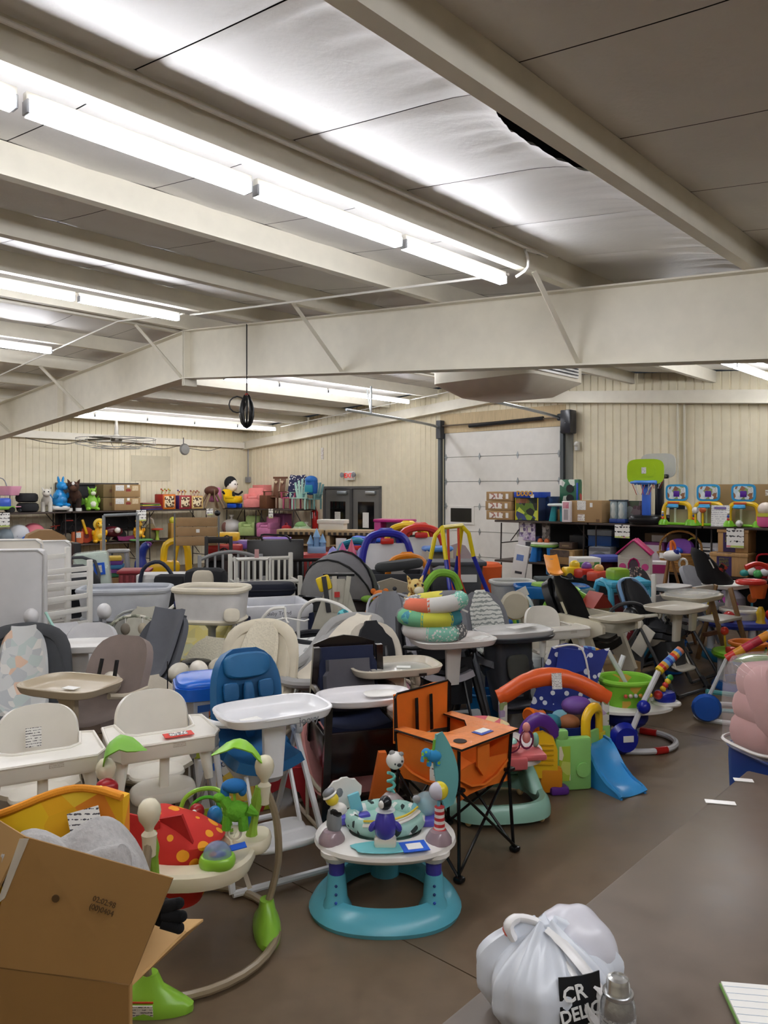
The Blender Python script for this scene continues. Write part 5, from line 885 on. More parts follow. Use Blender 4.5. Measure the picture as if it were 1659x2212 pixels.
P(ex, 'bear_spring', MB().tube([(.03+.018*math.cos(i*.9), .2+.018*math.sin(i*.9), .43+.006*i) for i in range(18)], .008, 6), M('#6cc0b8', .4)); P(ex, 'dome_mount', MB().lathe([(.075, .36), (.07, .39), (.03, .43), (.0, .435)], (.03, .2, 0), 18), M('#cbbfc0', .1, alpha=.75)); P(ex, 'bear_head', MB().ball((.05, .19, .6), (.046, .044, .044), 14, 9), WHITE); P(ex, 'bear_ear', MB().ball((.035, .18, .64), (.016, .01, .014), 8, 6), M('#9a9a98', .4)); P(ex, 'bear_ear', MB().ball((.08, .18, .635), (.014, .01, .012), 8, 6), M('#9a9a98', .4)); P(ex, 'bear_nose', MB().ball((.07, .15, .59), (.012, .01, .009), 8, 6), BLACKP); P(ex, 'bear_eye', MB().ball((.05, .15, .595), .006, 6, 4), BLACKP); P(ex, 'bear_eye', MB().ball((.085, .16, .605), .006, 6, 4), BLACKP)
P(ex, 'lighthouse', MB().lathe([(.026, .39), (.024, .44), (.022, .49), (.024, .495)], (.25, -.12, 0), 14), M('#e9e6e0', .4, kind='stripes', col2='#c8353a', scale=11)); P(ex, 'red_collar', MB().lathe([(.034, .385), (.03, .395), (.02, .4)], (.25, -.12, 0), 14), M('#c8383c', .4)); P(ex, 'ball_stem', MB().tube([(.245, -.11, .49), (.25, -.11, .53)], .008, 6), M('#6cb8cc', .4)); P(ex, 'toy_beach_ball', MB().ball((.25, -.11, .565), .042, 16, 10), M('#e8d63a', .3)); P(ex, 'clear_half', MB().ball((.242, -.114, .565), .041, 16, 10), M('#c9c6d2', .1)); P(ex, 'water_globe', MB().ball((.2, .07, .43), (.06, .06, .06), 16, 10), M('#bcd0d6', .08, alpha=.45)); P(ex, 'iceberg', MB().ball((.18, .06, .41), (.055, .04, .05), 12, 7), M('#8cc9d4', .4)); P(ex, 'violet_base', MB().pad(.15, .13, .04, 2.4, (.2, .05, .37)), M('#5a55bc', .4)); P(ex, 'small_seal', MB().ball((.15, .03, .47), (.02, .018, .02), 10, 7), M('#9da0a4', .4))
P(ex, 'blue_tape', MB().box((.13, -.215, .357), (.12, .1, .003), 0, (0, 0, 14)), BLUET); P(ex, 'price_tag', MB().box((.13, -.218, .3595), (.07, .055, .002), 0, (0, 0, 14)), WRITE)
lf = MB().loft([[(.27+.05*math.sin(math.pi*q)*(1 if k < 2 else -.0)+.04*q-(.05 if k in (1, 2) else 0), .12-.06*q+(.014 if k in (0, 1) else 0), .38+.36*q) for k in range(4)] for q in [i/10 for i in range(11)]])
P(ex, 'leaf_arch', MB().sheet([[(.3+.065*math.sin(math.pi*(.12+.8*q))*w_-.05*q*q+.02, .12+.03*w_, .4+.36*q) for w_ in (-1, -.4, .2, .8)] for q in [i/12 for i in range(13)]], .012), M('#6fb4b4', .4)); P(ex, 'hanging_elephant', MB().ball((.235, .08, .66), (.04, .028, .03), 12, 8).ball((.2, .07, .675), (.026, .022, .026), 10, 7).tube([(.185, .06, .67), (.178, .055, .64)], .009, 6).tube([(.215, .07, .64), (.212, .07, .615)], .012, 6).tube([(.255, .08, .64), (.258, .08, .615)], .012, 6), M('#2c8fc8', .8, kind='dots', col2='#8fc63c', scale=40)); P(ex, 'hanging_loop', MB().tube([(.24, .08, .74), (.235, .08, .69)], .007, 6), M('#6fae3a', .6))
# ================================================================ orange folding fabric chair
oc = T('camp_high_chair', 'orange fabric travel high chair with black folding legs', 'high chair', (.375, 4.16, 0), 45)
ORF = M('#e8771c', .8, kind='fabric'); BT = M('#101113', .35); h_ = .235
for x in (-1, 1):
    for y in (-1, 1):
        P(oc, 'foot', MB().box((h_*x, h_*y, .015), (.05, .05, .03), .012), BT)
        P(oc, 'upright', MB().tube([(h_*x*.98, h_*y*.98, .02), (h_*x*.9, h_*y*.9, .45), (h_*x*.95, h_*y*.95, .66 if y < 0 else .84)], .0095, 7), BT)
for s in (-1, 1):
    for a, b in (((-h_, -h_*1), (h_, -h_)), ((-h_, h_), (h_, h_)), ((-h_, -h_), (-h_, h_)), ((h_, -h_), (h_, h_))):
        p, q = ((a, b) if s > 0 else (b, a)); P(oc, 'cross_tube', MB().tube([(p[0], p[1]+.008*s, .025), (q[0]*.9, q[1]*.9+.008*s, .44)], .008, 7), BT)
P(oc, 'back_panel', MB().sheet([[(x, h_*.93+.02*(1-(x/h_)**2)*1.0, z+.006*math.sin(x*16)) for x in [-h_*.98+h_*.49*i for i in range(5)]] for z in (.58, .66, .75, .845)], .01), ORF)
P(oc, 'back_trim', MB().tube([(-h_*.98, h_*.92, .6), (-h_*.98, h_*.92, .83), (-h_*.9, h_*.93, .85), (h_*.9, h_*.93, .85), (h_*.98, h_*.92, .83), (h_*.98, h_*.92, .6)], .006, 6), BT)
for s in (-1, 1): P(oc, 'shoulder_strap', MB().box((.06*s, h_*.9, .7), (.022, .008, .2), .002, (-2, 0, 0)), BT)
U_ = [(-h_*1.02, h_*.9), (-h_*1.02, -h_*1.08), (h_*1.02, -h_*1.08), (h_*1.02, h_*.9), (h_*.72, h_*.9), (h_*.66, h_*.2), (.08, -h_*.12), (-.08, -h_*.12), (-h_*.66, h_*.2), (-h_*.72, h_*.9)]
P(oc, 'tray_fabric', MB().prism(U_, .655, .668, 'xy'), M('#e88a4a', .2, kind='vinyl')); P(oc, 'tray_trim', MB().tube([(a, b, .662) for a, b in U_], .0055, 5, True), BT); P(oc, 'cup_hole', MB().cyl((-.15, -.17, .667), (-.15, -.17, .671), .035), M('#2a1c12', .7))
P(oc, 'seat_sling', MB().sheet([[(x*k, y*k, .36+.1*abs(x/h_)**2+.08*abs(y/h_)**2) for x in [-h_*.9+h_*.45*i for i in range(5)]] for y, k in [(-h_*.9+h_*.45*i, 1.) for i in range(5)]], .01), ORF)
for s in (-1, 1): P(oc, 'side_panel', MB().sheet([[(s*h_*.95*(1-.2*(1-j/3)*(1 if i in (1, 2) else .3)), y, .4+.08*j*(1 if i else 1)) for j in range(4)] for i, y in enumerate((-h_*.9, -h_*.3, h_*.3, h_*.9))], .008), ORF)
P(oc, 'front_panel', MB().sheet([[(x, -h_*.9+.05*(1-abs(x/h_)), z) for x in (-h_*.9, -.08, .08, h_*.9)] for z in (.38, .45, .53)], .008), ORF); P(oc, 'crotch_strap', MB().prism([(-.05, .65), (.05, .65), (.05, .52), (0, .46), (-.05, .52)], -.006, .006, 'xz', None, (0, -h_*.85, 0)), ORF)
for x in (-1, 1): P(oc, 'seat_corner', MB().box((h_*x*.9, -h_*.9, .445), (.06, .05, .02), .008), BT)
P(oc, 'blue_tape', MB().box((.05, -.16, .671), (.1, .07, .002)), M('#3f57b0', .6)); P(oc, 'price_tag', MB().box((.06, -.15, .673), (.08, .05, .002)), WRITE); P(oc, 'care_label', MB().box((-h_*.86, -.06, .5), (.003, .1, .12), 0, (0, 0, 0)), WRITE2)
one('orange_carry_bag', MB().prism([(-.14, 0), (.12, 0), (.0, .5), (-.04, .5)], -.02, .02, 'xz'), M('#d9691c', .8, kind='fabric'), 'loose orange fabric carry sleeve hanging beside the travel high chair', 'bag', (.01, 4.16, .04), 10)
# ================================================================ mint baby walker
wk = T('baby_walker', 'mint green baby walker with white and coral tray', 'baby walker', AT(1068, 4.72), 8)
MINT = M('#9fd0bd', .35); CORAL = M('#d0696a', .45)
br = lambda a, z, o=0: sring(.64*a-o, .6*a-o, 40, 3, z)
P(wk, 'base_ring', MB().loft([br(.93, .035), br(1, .03), br(1, .06), br(.97, .1), br(.9, .125), br(.8, .12), br(.76, .1), br(.76, .04)], closed=True), MINT)
for s in (-1, 1): P(wk, 'upright', MB().loft([sring(.1, .3, 20, 4, .1, .26*s, .08), sring(.08, .2, 20, 4, .2, .24*s, .1), sring(.07, .16, 20, 4, .3, .2*s, .1)]), MINT); P(wk, 'inner_column', MB().box((.17*s, .12, .27), (.07, .1, .16), .01), CORAL)
P(wk, 'rear_wall', MB().box((0, .22, .2), (.48, .07, .14), .03), MINT); P(wk, 'tray', MB().loft([sring(.56*a, .5*a, 36, 3, z) for a, z in ((.8, .32), (.96, .33), (1, .36), (.98, .39), (.92, .4), (.6, .4), (.56, .36))]), M('#efe9e4', .35)); P(wk, 'coral_inset', MB().box((.13, -.17, .385), (.24, .16, .04), .015), CORAL); P(wk, 'coral_tab', MB().box((.06, -.255, .36), (.13, .03, .07), .01), CORAL)
P(wk, 'seat_fabric', MB().lathe([(.03, .3), (.1, .34), (.15, .42), (.16, .5), (.12, .52), (.08, .46)], (-.05, .06, 0), 20), M('#d8737c', .8, kind='blotch', col2='#d8737c #d8737c #d8737c #e0949a #e9d7a0', scale=12)); P(wk, 'toy_bowl', MB().lathe([(.0, .42), (.04, .43), (.06, .46), (.055, .47)], (.03, -.2, 0), 16), CORAL); P(wk, 'toy_lid', MB().ball((.03, -.2, .475), (.05, .05, .025), 14, 8), M('#a9dccb', .4)); P(wk, 'bowl_ring', MB().tube([(.03+.066*math.cos(q), -.2, .45+.045*math.sin(q)) for q in [i*math.pi/8 for i in range(16)]], .005, 6, True), M('#7a2a48', .4)); P(wk, 'rattle', MB().ball((.15, -.16, .54), (.024, .022, .03), 12, 8).ball((.15, -.16, .48), (.026, .022, .035), 12, 8), M('#d98f88', .15)); P(wk, 'rattle_ring', MB().tube([(.15+.04*math.cos(q), -.165, .47+.055*math.sin(q)) for q in [i*math.pi/8 for i in range(16)]], .006, 6, True), M('#6a2346', .4)); P(wk, 'toy_bird', MB().ball((.22, -.12, .45), (.022, .022, .045), 10, 7), M('#8fcbb0', .4))
for x in (-1, 1):
    for y in (-1, 1): P(wk, 'wheel', MB().ball((.22*x, .2*y-.02, .028), (.022, .032, .028), 12, 8), M('#e2c48a', .4))
# ================================================================ garden playset
gp = T('garden_playset', 'colourful plastic garden gate playset with orange arch and blue slide', 'playset', AT(1206, 5.2), 10, None, .9)
ORP, GRP, YLP, PUR = M('#e8622a', .38), M('#8ecb72', .4), M('#efbe22', .4), M('#5f2f8f', .4)
P(gp, 'green_wall', MB().box((.02, -.2, .19), (.28, .07, .38), .02), GRP); P(gp, 'green_wall', MB().box((-.06, -.2, .4), (.09, .07, .08), .02), GRP); P(gp, 'round_window', MB().lathe([(.03, -.005), (.052, 0), (.052, .012), (.03, .012)], (.09, -.236, .15), 18, rot=(90, 0, 0)), GRP); P(gp, 'window_hole', MB().cyl((.09, -.238, .15), (.09, -.24, .15), .038), M('#4a2a66', .5)); P(gp, 'picture_sticker', MB().box((-.05, -.237, .2), (.085, .003, .25)), M('#a9c43c', .5, kind='blotch', col2='#a9c43c #f0ead0 #c9d86a #a9c43c', scale=14))
P(gp, 'purple_arch', MB().tube([(-.36, -.25, .38), (-.34, -.25, .48), (-.26, -.24, .53), (-.17, -.22, .49), (-.11, -.2, .4)], .052, 10, k=5, flat=.7), PUR); P(gp, 'yellow_door', MB().prism([(-.13, 0), (.1, 0), (.1, .2), (.07, .29), (0, .33), (-.08, .31), (-.13, .24)], -.02, .02, 'xz', (0, 0, -12), (-.22, -.25, .12)), YLP); [P(gp, 'door_slat', MB().box((-.23, -.275, .22+.035*k), (.15, .008, .012), .002, (0, 0, -12)), M('#d9a51c', .4)) for k in range(5)]; P(gp, 'orange_step', MB().box((-.16, -.24, .1), (.16, .09, .18), .02, (0, 0, -12)), M('#dd8a1c', .4)); P(gp, 'purple_foot', MB().box((-.11, -.26, .03), (.14, .1, .06), .02), PUR)
P(gp, 'yellow_arch', MB().tube([(.17, -.12, .28), (.17, -.11, .46), (.22, -.08, .53), (.3, -.02, .53), (.34, .03, .46), (.35, .05, .27)], .038, 10, k=5, flat=.75), YLP)
for x, y in ((-.36, .22), (.42, .1)): P(gp, 'white_post', MB().box((x, y, .46), (.06, .05, .24), .008), M('#dcdcd4', .4, kind='blotch', col2='#dcdcd4 #8fa06a #dcdcd4 #b7a0c0', scale=22)); P(gp, 'green_post', MB().box((x, y, .18), (.075, .06, .36), .012), GRP)
P(gp, 'orange_arch', MB().tube([(-.4, .23, .57), (-.33, .22, .6), (-.18, .2, .69), (0, .17, .73), (.2, .14, .69), (.36, .11, .61), (.45, .1, .56)], [.045, .05, .055, .05, .045], 10, k=5, flat=1.3), ORP); P(gp, 'price_tag', MB().box((.03, .1, .71), (.08, .004, .12), 0, (-8, 0, 0)), WRITE)
P(gp, 'telescope', MB().tube([(-.24, -.02, .5), (-.14, .06, .47), (-.08, .11, .46)], [.055, .038, .03], 12), M('#ee7a1c', .4)); P(gp, 'telescope_lens', MB().cyl((-.248, -.026, .502), (-.252, -.03, .503), .04), M('#a84a12', .4)); P(gp, 'telescope_post', MB().tube([(-.16, .05, .46), (-.16, .05, .2)], .03, 10), M('#e2641c', .4))
sl = [(-.2, .3), (-.12, .26), (-.02, .14), (.08, .06), (.18, .03), (.22, .0)]
so = P(gp, 'slide', MB().strip([(-a, b) for a, b in [(-.13, .27), (-.06, .25), (.04, .13), (.13, .06), (.22, .03), (.26, .005)]][::-1], .26, .02, .03, 9, 4), M('#3f97d8', .3)); so.location = (.3, -.16, 0); so.rotation_euler.z = math.radians(20)
for s in (-1, 1): q = P(gp, 'slide_side', MB().prism([(-.13, 0), (-.13, .31), (-.07, .3), (.03, .17), (.14, .09), (.24, .05), (.27, 0)], .12*s-.01, .12*s+.01, 'yz'), M('#358ccf', .3)); q.location = (.3, -.16, 0); q.rotation_euler.z = math.radians(200)
P(gp, 'roller_drum', MB().cyl((.36, .04, .22), (.36, .04, .33), .035), M('#d8c83a', .3)); P(gp, 'green_panel', MB().box((.26, -.02, .22), (.2, .03, .28), .01, (0, 0, 35)), GRP); P(gp, 'purple_hood', MB().ball((.17, .06, .53), (.12, .08, .07), 14, 8), M('#6f4a9c', .5))
nb = T('spotted_play_tub', 'navy blue spotted fabric tub with raised lid and toys inside', 'toy bin', AT(1212, 5.95), 0); NVB = M('#1f3a9a', .6); NVD = M('#1c2f86', .6, kind='dots', col2='#e6ebf4', scale=15)
P(nb, 'tub', MB().dish(.42, .4, .26, .012, 2.2, 0, .85), M('#1a3590', .55)); P(nb, 'lid', MB().sheet([[(-.22+.11*i+.05*j, .12+.02*j, .28+.12*j+.03*math.sin(i*1.5)) for i in range(5)] for j in range(5)], .012), NVD); P(nb, 'lid', MB().sheet([[(-.02+.07*i+.01*j, .1-.01*i, .55+.075*j*(1-.12*i)+.02*i) for i in range(4)] for j in range(4)], .012), NVB); P(nb, 'white_piping', MB().tube([(-.02, .09, .78), (.1, .08, .8), (.18, .07, .76), (.22, .06, .6), (.24, .05, .4)], .008, 6, k=4), WHITE)
for i, (c, x, y) in enumerate((('#4aa3b8', -.08, -.05), ('#c07a4a', .05, -.06), ('#8fc9d8', .02, .06), ('#5a3a2a', .1, .04))): P(nb, 'toy_inside', MB().ball((x, y, .26), (.08, .07, .06), 10, 7), M(c, .5))
# ================================================================ green seat jumper with striped arch
bj = T('bouncer_frame', 'white tube baby jumper with green bucket seat and striped toy bar', 'baby jumper', AT(1352, 5.92), 10)
WT = M('#d3d5d8', .35); DBL = M('#1626a0', .35)
P(bj, 'base_tube', MB().tube([(-.3, .12, .025), (-.1, .25, .025), (.2, .24, .025), (.36, .1, .025), (.36, -.1, .025), (.2, -.24, .025), (-.05, -.24, .025), (-.3, -.12, .025)], .022, 8, True, 5), WT)
for a, b in (((.1, -.26), (.2, -.24)), ((.24, .22), (.33, .13))): P(bj, 'red_joint', MB().cyl((*a, .025), (*b, .025), .028, n=12), M('#b51f1c', .4))
P(bj, 'wheel_disc', MB().lathe([(.0, -.05), (.09, -.045), (.12, -.0), (.09, .045), (0, .05)], (-.13, -.22, .12), 20, rot=(90, 0, 0)), DBL); P(bj, 'wheel_disc', MB().lathe([(.0, -.05), (.09, -.045), (.12, -.0), (.09, .045), (0, .05)], (-.13, .2, .12), 20, rot=(90, 0, 0)), DBL); P(bj, 'disc_label', MB().box((-.12, -.272, .13), (.08, .004, .045)), PAPER)
for s in (-1, 1):
    P(bj, 'upright', MB().tube([(-.1, .22*s, .1), (.0, .24*s, .36), (.12, .27*s, .62)], .021, 8), M('#e3e3e6', .35)); P(bj, 'joint_ball', MB().ball((.0, .25*s-.02, .36), .05, 14, 9), DBL)
cols = ['#e6c41c', '#c8331f', '#d8a02c', '#5a92d0', '#2a4aa8', '#6a9ad0', '#c8331f', '#d9a03a', '#4a86c8', '#c87a5a']
for i, c in enumerate(cols):
    q = i/9; P(bj, 'striped_bead', MB().tube([(.12+.02*i-.0, -.27+.004*i, .62+.014*i), (.14+.02*i, -.266+.004*i, .634+.014*i)], .034, 10), M(c, .45))
for i, c in enumerate(cols): P(bj, 'striped_bead', MB().tube([(-.38+.03*i, .2, .66+.035*math.sin(i*.35)), (-.35+.03*i, .2, .66+.035*math.sin(i*.35+.3))], .03, 10), M(cols[::-1][i], .45))
P(bj, 'upright', MB().tube([(-.06, .18, .68), (.04, .16, .5), (.1, .14, .38)], .02, 8), M('#dfe0e2', .35)); P(bj, 'joint_ball', MB().ball((.1, .14, .4), .04, 12, 8), DBL)
P(bj, 'seat_bucket', MB().dish(.4, .36, .2, .02, 2.3, .3, .78, .02), M('#7cc02c', .7, kind='blotch', col2='#7cc02c #7cc02c #7cc02c #74b828 #c8a03a', scale=14)); P(bj, 'seat_collar', MB().tube(sring(.4, .36, 28, 2.3, .5), .02, 8, True), M('#86c835', .7)); P(bj, 'tray', MB().loft([sring(.66*a, .46*a, 30, 2.3, z, .03, -.0) for a, z in ((.85, .27), (1, .285), (1, .305), (.9, .315))]), WHITE); P(bj, 'tray_lobe', MB().pad(.22, .2, .035, 2.4, (.3, -.06, .32)), WHITE); P(bj, 'toy_base', MB().pad(.16, .14, .08, 2.6, (.29, -.06, .37)), DBL); P(bj, 'toy_stem', MB().tube([(.29, -.06, .4), (.31, -.06, .52)], .008, 6), M('#4aa8d0', .4)); [P(bj, 'toy_bead', MB().ball((.27+.02*i, -.07, .43+.028*i), .024, 10, 7), M(c, .4)) for i, c in enumerate(('#e8c02c', '#c8372c', '#e8c02c', '#3a9c3a'))]; P(bj, 'toy_bead', MB().ball((.2, -.12, .4), .035, 10, 7), M('#b8242a', .4)); [P(bj, 'bead_row', MB().ball((-.1+.04*i, -.19, .42), .016, 8, 6), M(c, .4)) for i, c in enumerate(('#c8503a', '#d8c0b0', '#c0c4c8', '#e0a03a', '#e8b83a', '#e8c83a'))]
P(bj, 'under_bowl', MB().ball((0, 0, .22), (.17, .16, .1), 16, 9), M('#16227a', .5))
# ================================================================ near high chairs
def moulded_chair(label, loc, rz, tag=None, group='white moulded high chairs'):   # tall white plastic shell on four steel legs
    t = T('moulded_high_chair', label, 'high chair', loc, rz, group); W_ = M('#f0ece2', .3)
    P(t, 'back_shell', MB().strip([(.02, .5), (.1, .52), (.15, .6), (.165, .7), (.175, .8), (.18, .86), (.185, .9)], lambda q: .36*(1 if q < .5 else max(.3, max(0, 1-((q-.5)/.51)**2.4)**.5)), .022, .05, 13, 8), W_)
    P(t, 'seat_pan', MB().pad(.28, .24, .04, 3.5, (0, .04, .515)), W_); P(t, 'seat_lip', MB().pad(.32, .16, .07, 3, (0, -.14, .475), (14, 0, 0)), W_)
    U = [(-.25, .1), (-.26, -.2), (-.22, -.27), (.22, -.27), (.26, -.2), (.25, .1), (.19, .12), (.17, -.06), (.12, -.1), (-.12, -.1), (-.17, -.06), (-.19, .12)]
    ty = P(t, 'tray', MB().loft([[(a*.96, b*.96, .675) for a, b in U], [(a, b, .69) for a, b in U], [(a, b, .75) for a, b in U]]), W_); P(ty, 'tray_rim', MB().tube([(a, b, .752) for a, b in U], .008, 6, True), W_); P(t, 'crotch_post', MB().box((0, -.165, .6), (.045, .03, .24), .008, (6, 0, 0)), W_)
    for x in (-1, 1):
        for y in (-1, 1):
            P(t, 'leg', MB().tube([(.2*x, .15*y-.02, .58), (.28*x, .27*y-.02, .0)], .0125, 8), STEEL); P(t, 'leg_socket', MB().tube([(.195*x, .145*y-.02, .68), (.215*x, .17*y-.02, .52)], [.032, .022], 10), W_)
    P(t, 'strap', MB().tube([(.05, -.12, .5), (.055, -.13, .3), (.06, -.12, .12)], .009, 6), BLACKP); P(t, 'strap', MB().tube([(-.03, -.1, .5), (-.03, -.1, .2)], .009, 6), BLACKP); P(t, 'buckle', MB().box((.06, -.165, .47), (.035, .012, .03), .004), BLACKP)
    P(t, 'orange_tab', MB().box((.11, .02, .66), (.05, .006, .02), .002), M('#e0702a', .5)); P(ty, 'size_print', MB().box((.05, -.272, .735), (.06, .002, .02)), M('#d8d2c6', .5, kind='writing', col2='#b9a89a', scale=40))
    if tag == 'back': P(t, 'price_tag', MB().box((-.02, .115, .76), (.07, .003, .09), 0, (-10, 0, 0)), WRITE)
    if tag == 'tray': P(ty, 'red_tape', MB().box((.06, -.2, .762), (.14, .07, .002)), M('#d8392c', .6)); P(ty, 'price_tag', MB().box((.06, -.2, .765), (.085, .045, .002)), WRITE)
    return t
moulded_chair('white moulded high chair with printed tag on its back', (-1.62, 3.62, 0), 28, 'back')
moulded_chair('white moulded high chair with red taped tag on its tray', (-1.15, 3.9, 0), 28, 'tray')
moulded_chair('white moulded high chair beyond the dark grey high chair', AT(1190, 6.85), 22)
def folding_chair(label, loc, rz, pad, frame, trayc, insert=None, tw=.54, td=.38, tz=.8, bh=.44, recl=18, wheels=False, foot=True, spread=.3, padw=.36, hub=True, strap=True, name='folding_high_chair', z0=.56, legr=.017, legc=None, shell=None):
    t = T(name, label, 'high chair', loc, rz); lc = legc or frame
    padseat(t, padw, bh, pad, insert, z0, .14, recl, .32)
    for s in (-1, 1):
        x = s*(padw/2+.05)
        P(t, 'leg', MB().tube([(x*.95, .06, z0+.12), (x*1.1, -spread, .03)], legr, 8), lc); P(t, 'leg', MB().tube([(x*.95, .02, z0+.1), (x*1.1, spread+.06, .03)], legr, 8), lc)
        if hub: P(t, 'hinge_hub', MB().lathe([(.0, -.02), (.045, -.018), (.05, .0), (.045, .018), (0, .02)], (x, .04, z0+.1), 14, rot=(0, 90, 0)), frame)
        P(t, 'armrest', MB().tube([(x, .16, z0+.16), (x, -.02, tz-.05), (x*.9, -.16, tz-.02)], .018, 8, k=3), frame)
        if wheels: wb = P(t, 'wheel_bracket', MB().tube([(x*1.1, -spread, .05), (x*1.07, -spread+.06, .14)], .026, 8), DKGREY); P(wb, 'wheel', MB().cyl((x*1.1-.02, -spread, .03), (x*1.1+.02, -spread, .03), .035, n=14), BLACKP)
    P(t, 'floor_bar', MB().tube([(-(padw/2+.05)*1.1, -spread, .03), ((padw/2+.05)*1.1, -spread, .03)], legr, 8), lc); P(t, 'floor_bar', MB().tube([(-(padw/2+.05)*1.1, spread+.06, .03), ((padw/2+.05)*1.1, spread+.06, .03)], legr, 8), lc)
    ty = trayp(t, tw, td, tz, -.2, trayc, 3.8, .055); P(ty, 'tray_support', MB().loft([sring(.1, .05, 14, 4, z0-.06, 0, -.2), sring(.13, .05, 14, 4, tz, 0, -.22)]), trayc)
    P(t, 'seat_shell', MB().loft([sring(padw*.6, .2, 20, 4, z0-.14, 0, .02), sring(padw*.95, .34, 20, 4, z0-.04, 0, .0)]), shell or frame)
    if foot: P(t, 'footrest', MB().pad(.28, .14, .03, 4, (0, -.28, .26), (12, 0, 0)), frame); [P(t, 'footrest_arm', MB().tube([(.12*s, -.14, z0-.06), (.12*s, -.27, .27)], .012, 6), frame) for s in (-1, 1)]
    if strap: straps(t, .06, .12, z0+.25, BLACKP, .16)
    return t
WF = M('#e3e4e6', .35)
t = folding_chair('teal blue padded high chair with white tray', (-.665, 4.08, 0), 30, M('#1a5f92', .5), WF, M('#eeeef0', .3), tw=.58, td=.4, tz=.8, bh=.46, padw=.37, recl=8, strap=False, spread=.34)
for x, w_, z, h__ in ((0, .06, .76, .3), (-.1, .09, .72, .1), (.1, .09, .72, .1), (-.1, .09, .86, .1), (.1, .09, .86, .1)): P(t, 'quilted_panel', MB().pad(w_, h__, .03, 5, (x, .135+.14*(z-.6)-.02, z), (82, 0, 0)), M('#195c8e', .5))
P(t, 'headrest', MB().pad(.27, .14, .06, 3.2, (0, .185, .99), (80, 0, 0)), M('#1c6699', .5)); text(t, 'joovy', .05, (.11, -.402, .822), (84, 0, 6), M('#7d8086', .5), bold=.0006); P(t, 'price_tag', MB().box((-.14, -.26, .824), (.1, .06, .002), 0, (0, 0, 8)), WRITE); P(t, 'footrest_tray', MB().pad(.36, .16, .035, 3.4, (0, -.36, .24), (6, 0, 0)), WF); P(t, 'tray_rim', MB().tube([(p[0], p[1]-.2, .845) for p in sring(.57, .39, 32, 3)], .008, 6, True), M('#eeeef0', .3))
# espresso wooden chair
wc = T('wooden_high_chair', 'espresso wooden high chair with navy pad and white tray', 'high chair', (-.17, 4.62, 0), 16); ESP = M('#1c1413', .3); 
for x in (-1, 1): P(wc, 'leg', MB().loft([[(x*.25+a, -.27+b, 0) for a, b in ((-.022, -.022), (.022, -.022), (.022, .022), (-.022, .022))], [(x*.2+a, -.17+b, .72) for a, b in ((-.02, -.02), (.02, -.02), (.02, .02), (-.02, .02))]]), ESP); P(wc, 'leg', MB().loft([[(x*.25+a, .3+b, 0) for a, b in ((-.022, -.022), (.022, -.022), (.022, .022), (-.022, .022))], [(x*.2+a, .2+b, .98) for a, b in ((-.02, -.02), (.02, -.02), (.02, .02), (-.02, .02))]]), ESP); P(wc, 'armrest', MB().tube([(x*.215, .2, .74), (x*.23, 0, .76), (x*.22, -.2, .72)], .022, 8, k=3), M('#221815', .35)); P(wc, 'side_rail', MB().box((x*.225, .02, .46), (.025, .42, .2), .006), ESP)
P(wc, 'back_panel', MB().prism([(-.2, .5), (.2, .5), (.2, .98), (.1, 1.015), (0, 1.03), (-.1, 1.015), (-.2, .98)], -.012, .012, 'xz', (-4, 0, 0), (0, .25, 0)), ESP); P(wc, 'front_panel', MB().box((0, -.2, .44), (.42, .025, .26), .006), M('#241311', .3)); P(wc, 'footrest', MB().box((0, -.3, .22), (.42, .12, .025), .006), ESP); P(wc, 'stretcher', MB().box((0, .24, .2), (.46, .03, .05), .004), ESP)
P(wc, 'seat_pad', MB().strip([(-.14, .56), (.1, .56), (.17, .62), (.21, .78), (.24, .97)], lambda q: .37*(1 if q < .9 else .9), .04, .03, 9, 5), NAVYF); P(wc, 'seat_insert', MB().strip([(.1, .62), (.13, .66), (.165, .78), (.19, .9)], lambda q: .3*(1 if q < .75 else .86), .045, .03, 9, 5), M('#5a5960', .9, kind='fabric')); trayp(wc, .56, .36, .74, -.2, M('#eceaec', .3), 2.6, .045); P(wc, 'tray_latch', MB().ball((.17, -.36, .735), (.08, .04, .035), 14, 8), M('#e4e2e6', .3)); P(wc, 'tray_insert', MB().pad(.2, .14, .012, 3, (.1, -.2, .778)), M('#f4f2ec', .4))
t = folding_chair('cream high chair with black insert and beige tray', (.06, 5.12, 0), 18, M('#d6cdbd', .85, kind='fabric'), M('#c2b8a4', .4), M('#c5bcaa', .35), BLKF, tw=.6, td=.42, tz=.79, bh=.43, recl=22, padw=.38, spread=.36, legr=.026); P(t, 'tray_liner', MB().pad(.5, .32, .012, 3, (0, -.2, .812)), M('#b9b6ae', .2)); P(t, 'cup_ring', MB().tube([(-.14+.045*math.cos(q), -.27+.035*math.sin(q), .82) for q in [i*math.pi/8 for i in range(16)]], .005, 6, True), M('#cdc9c0', .3)); P(t, 'price_tag', MB().box((.06, -.22, .821), (.09, .06, .002), 0, (0, 0, -20)), WRITE); P(t, 'logo', MB().box((.12, -.412, .81), (.05, .004, .016)), BLACKP)
t = folding_chair('taupe fabric high chair with big beige tray', (-2.02, 4.75, 0), -28, M('#857770', .9, kind='fabric'), M('#b9ae99', .4), M('#b9ab93', .35), None, tw=.56, td=.42, tz=.77, bh=.42, recl=24, padw=.44, legr=.024); P(t, 'price_tag', MB().box((.02, -.22, .795), (.09, .06, .002)), WRITE)
t.location = (-1.78, 4.72, 0); t.rotation_euler.z = math.radians(-20)
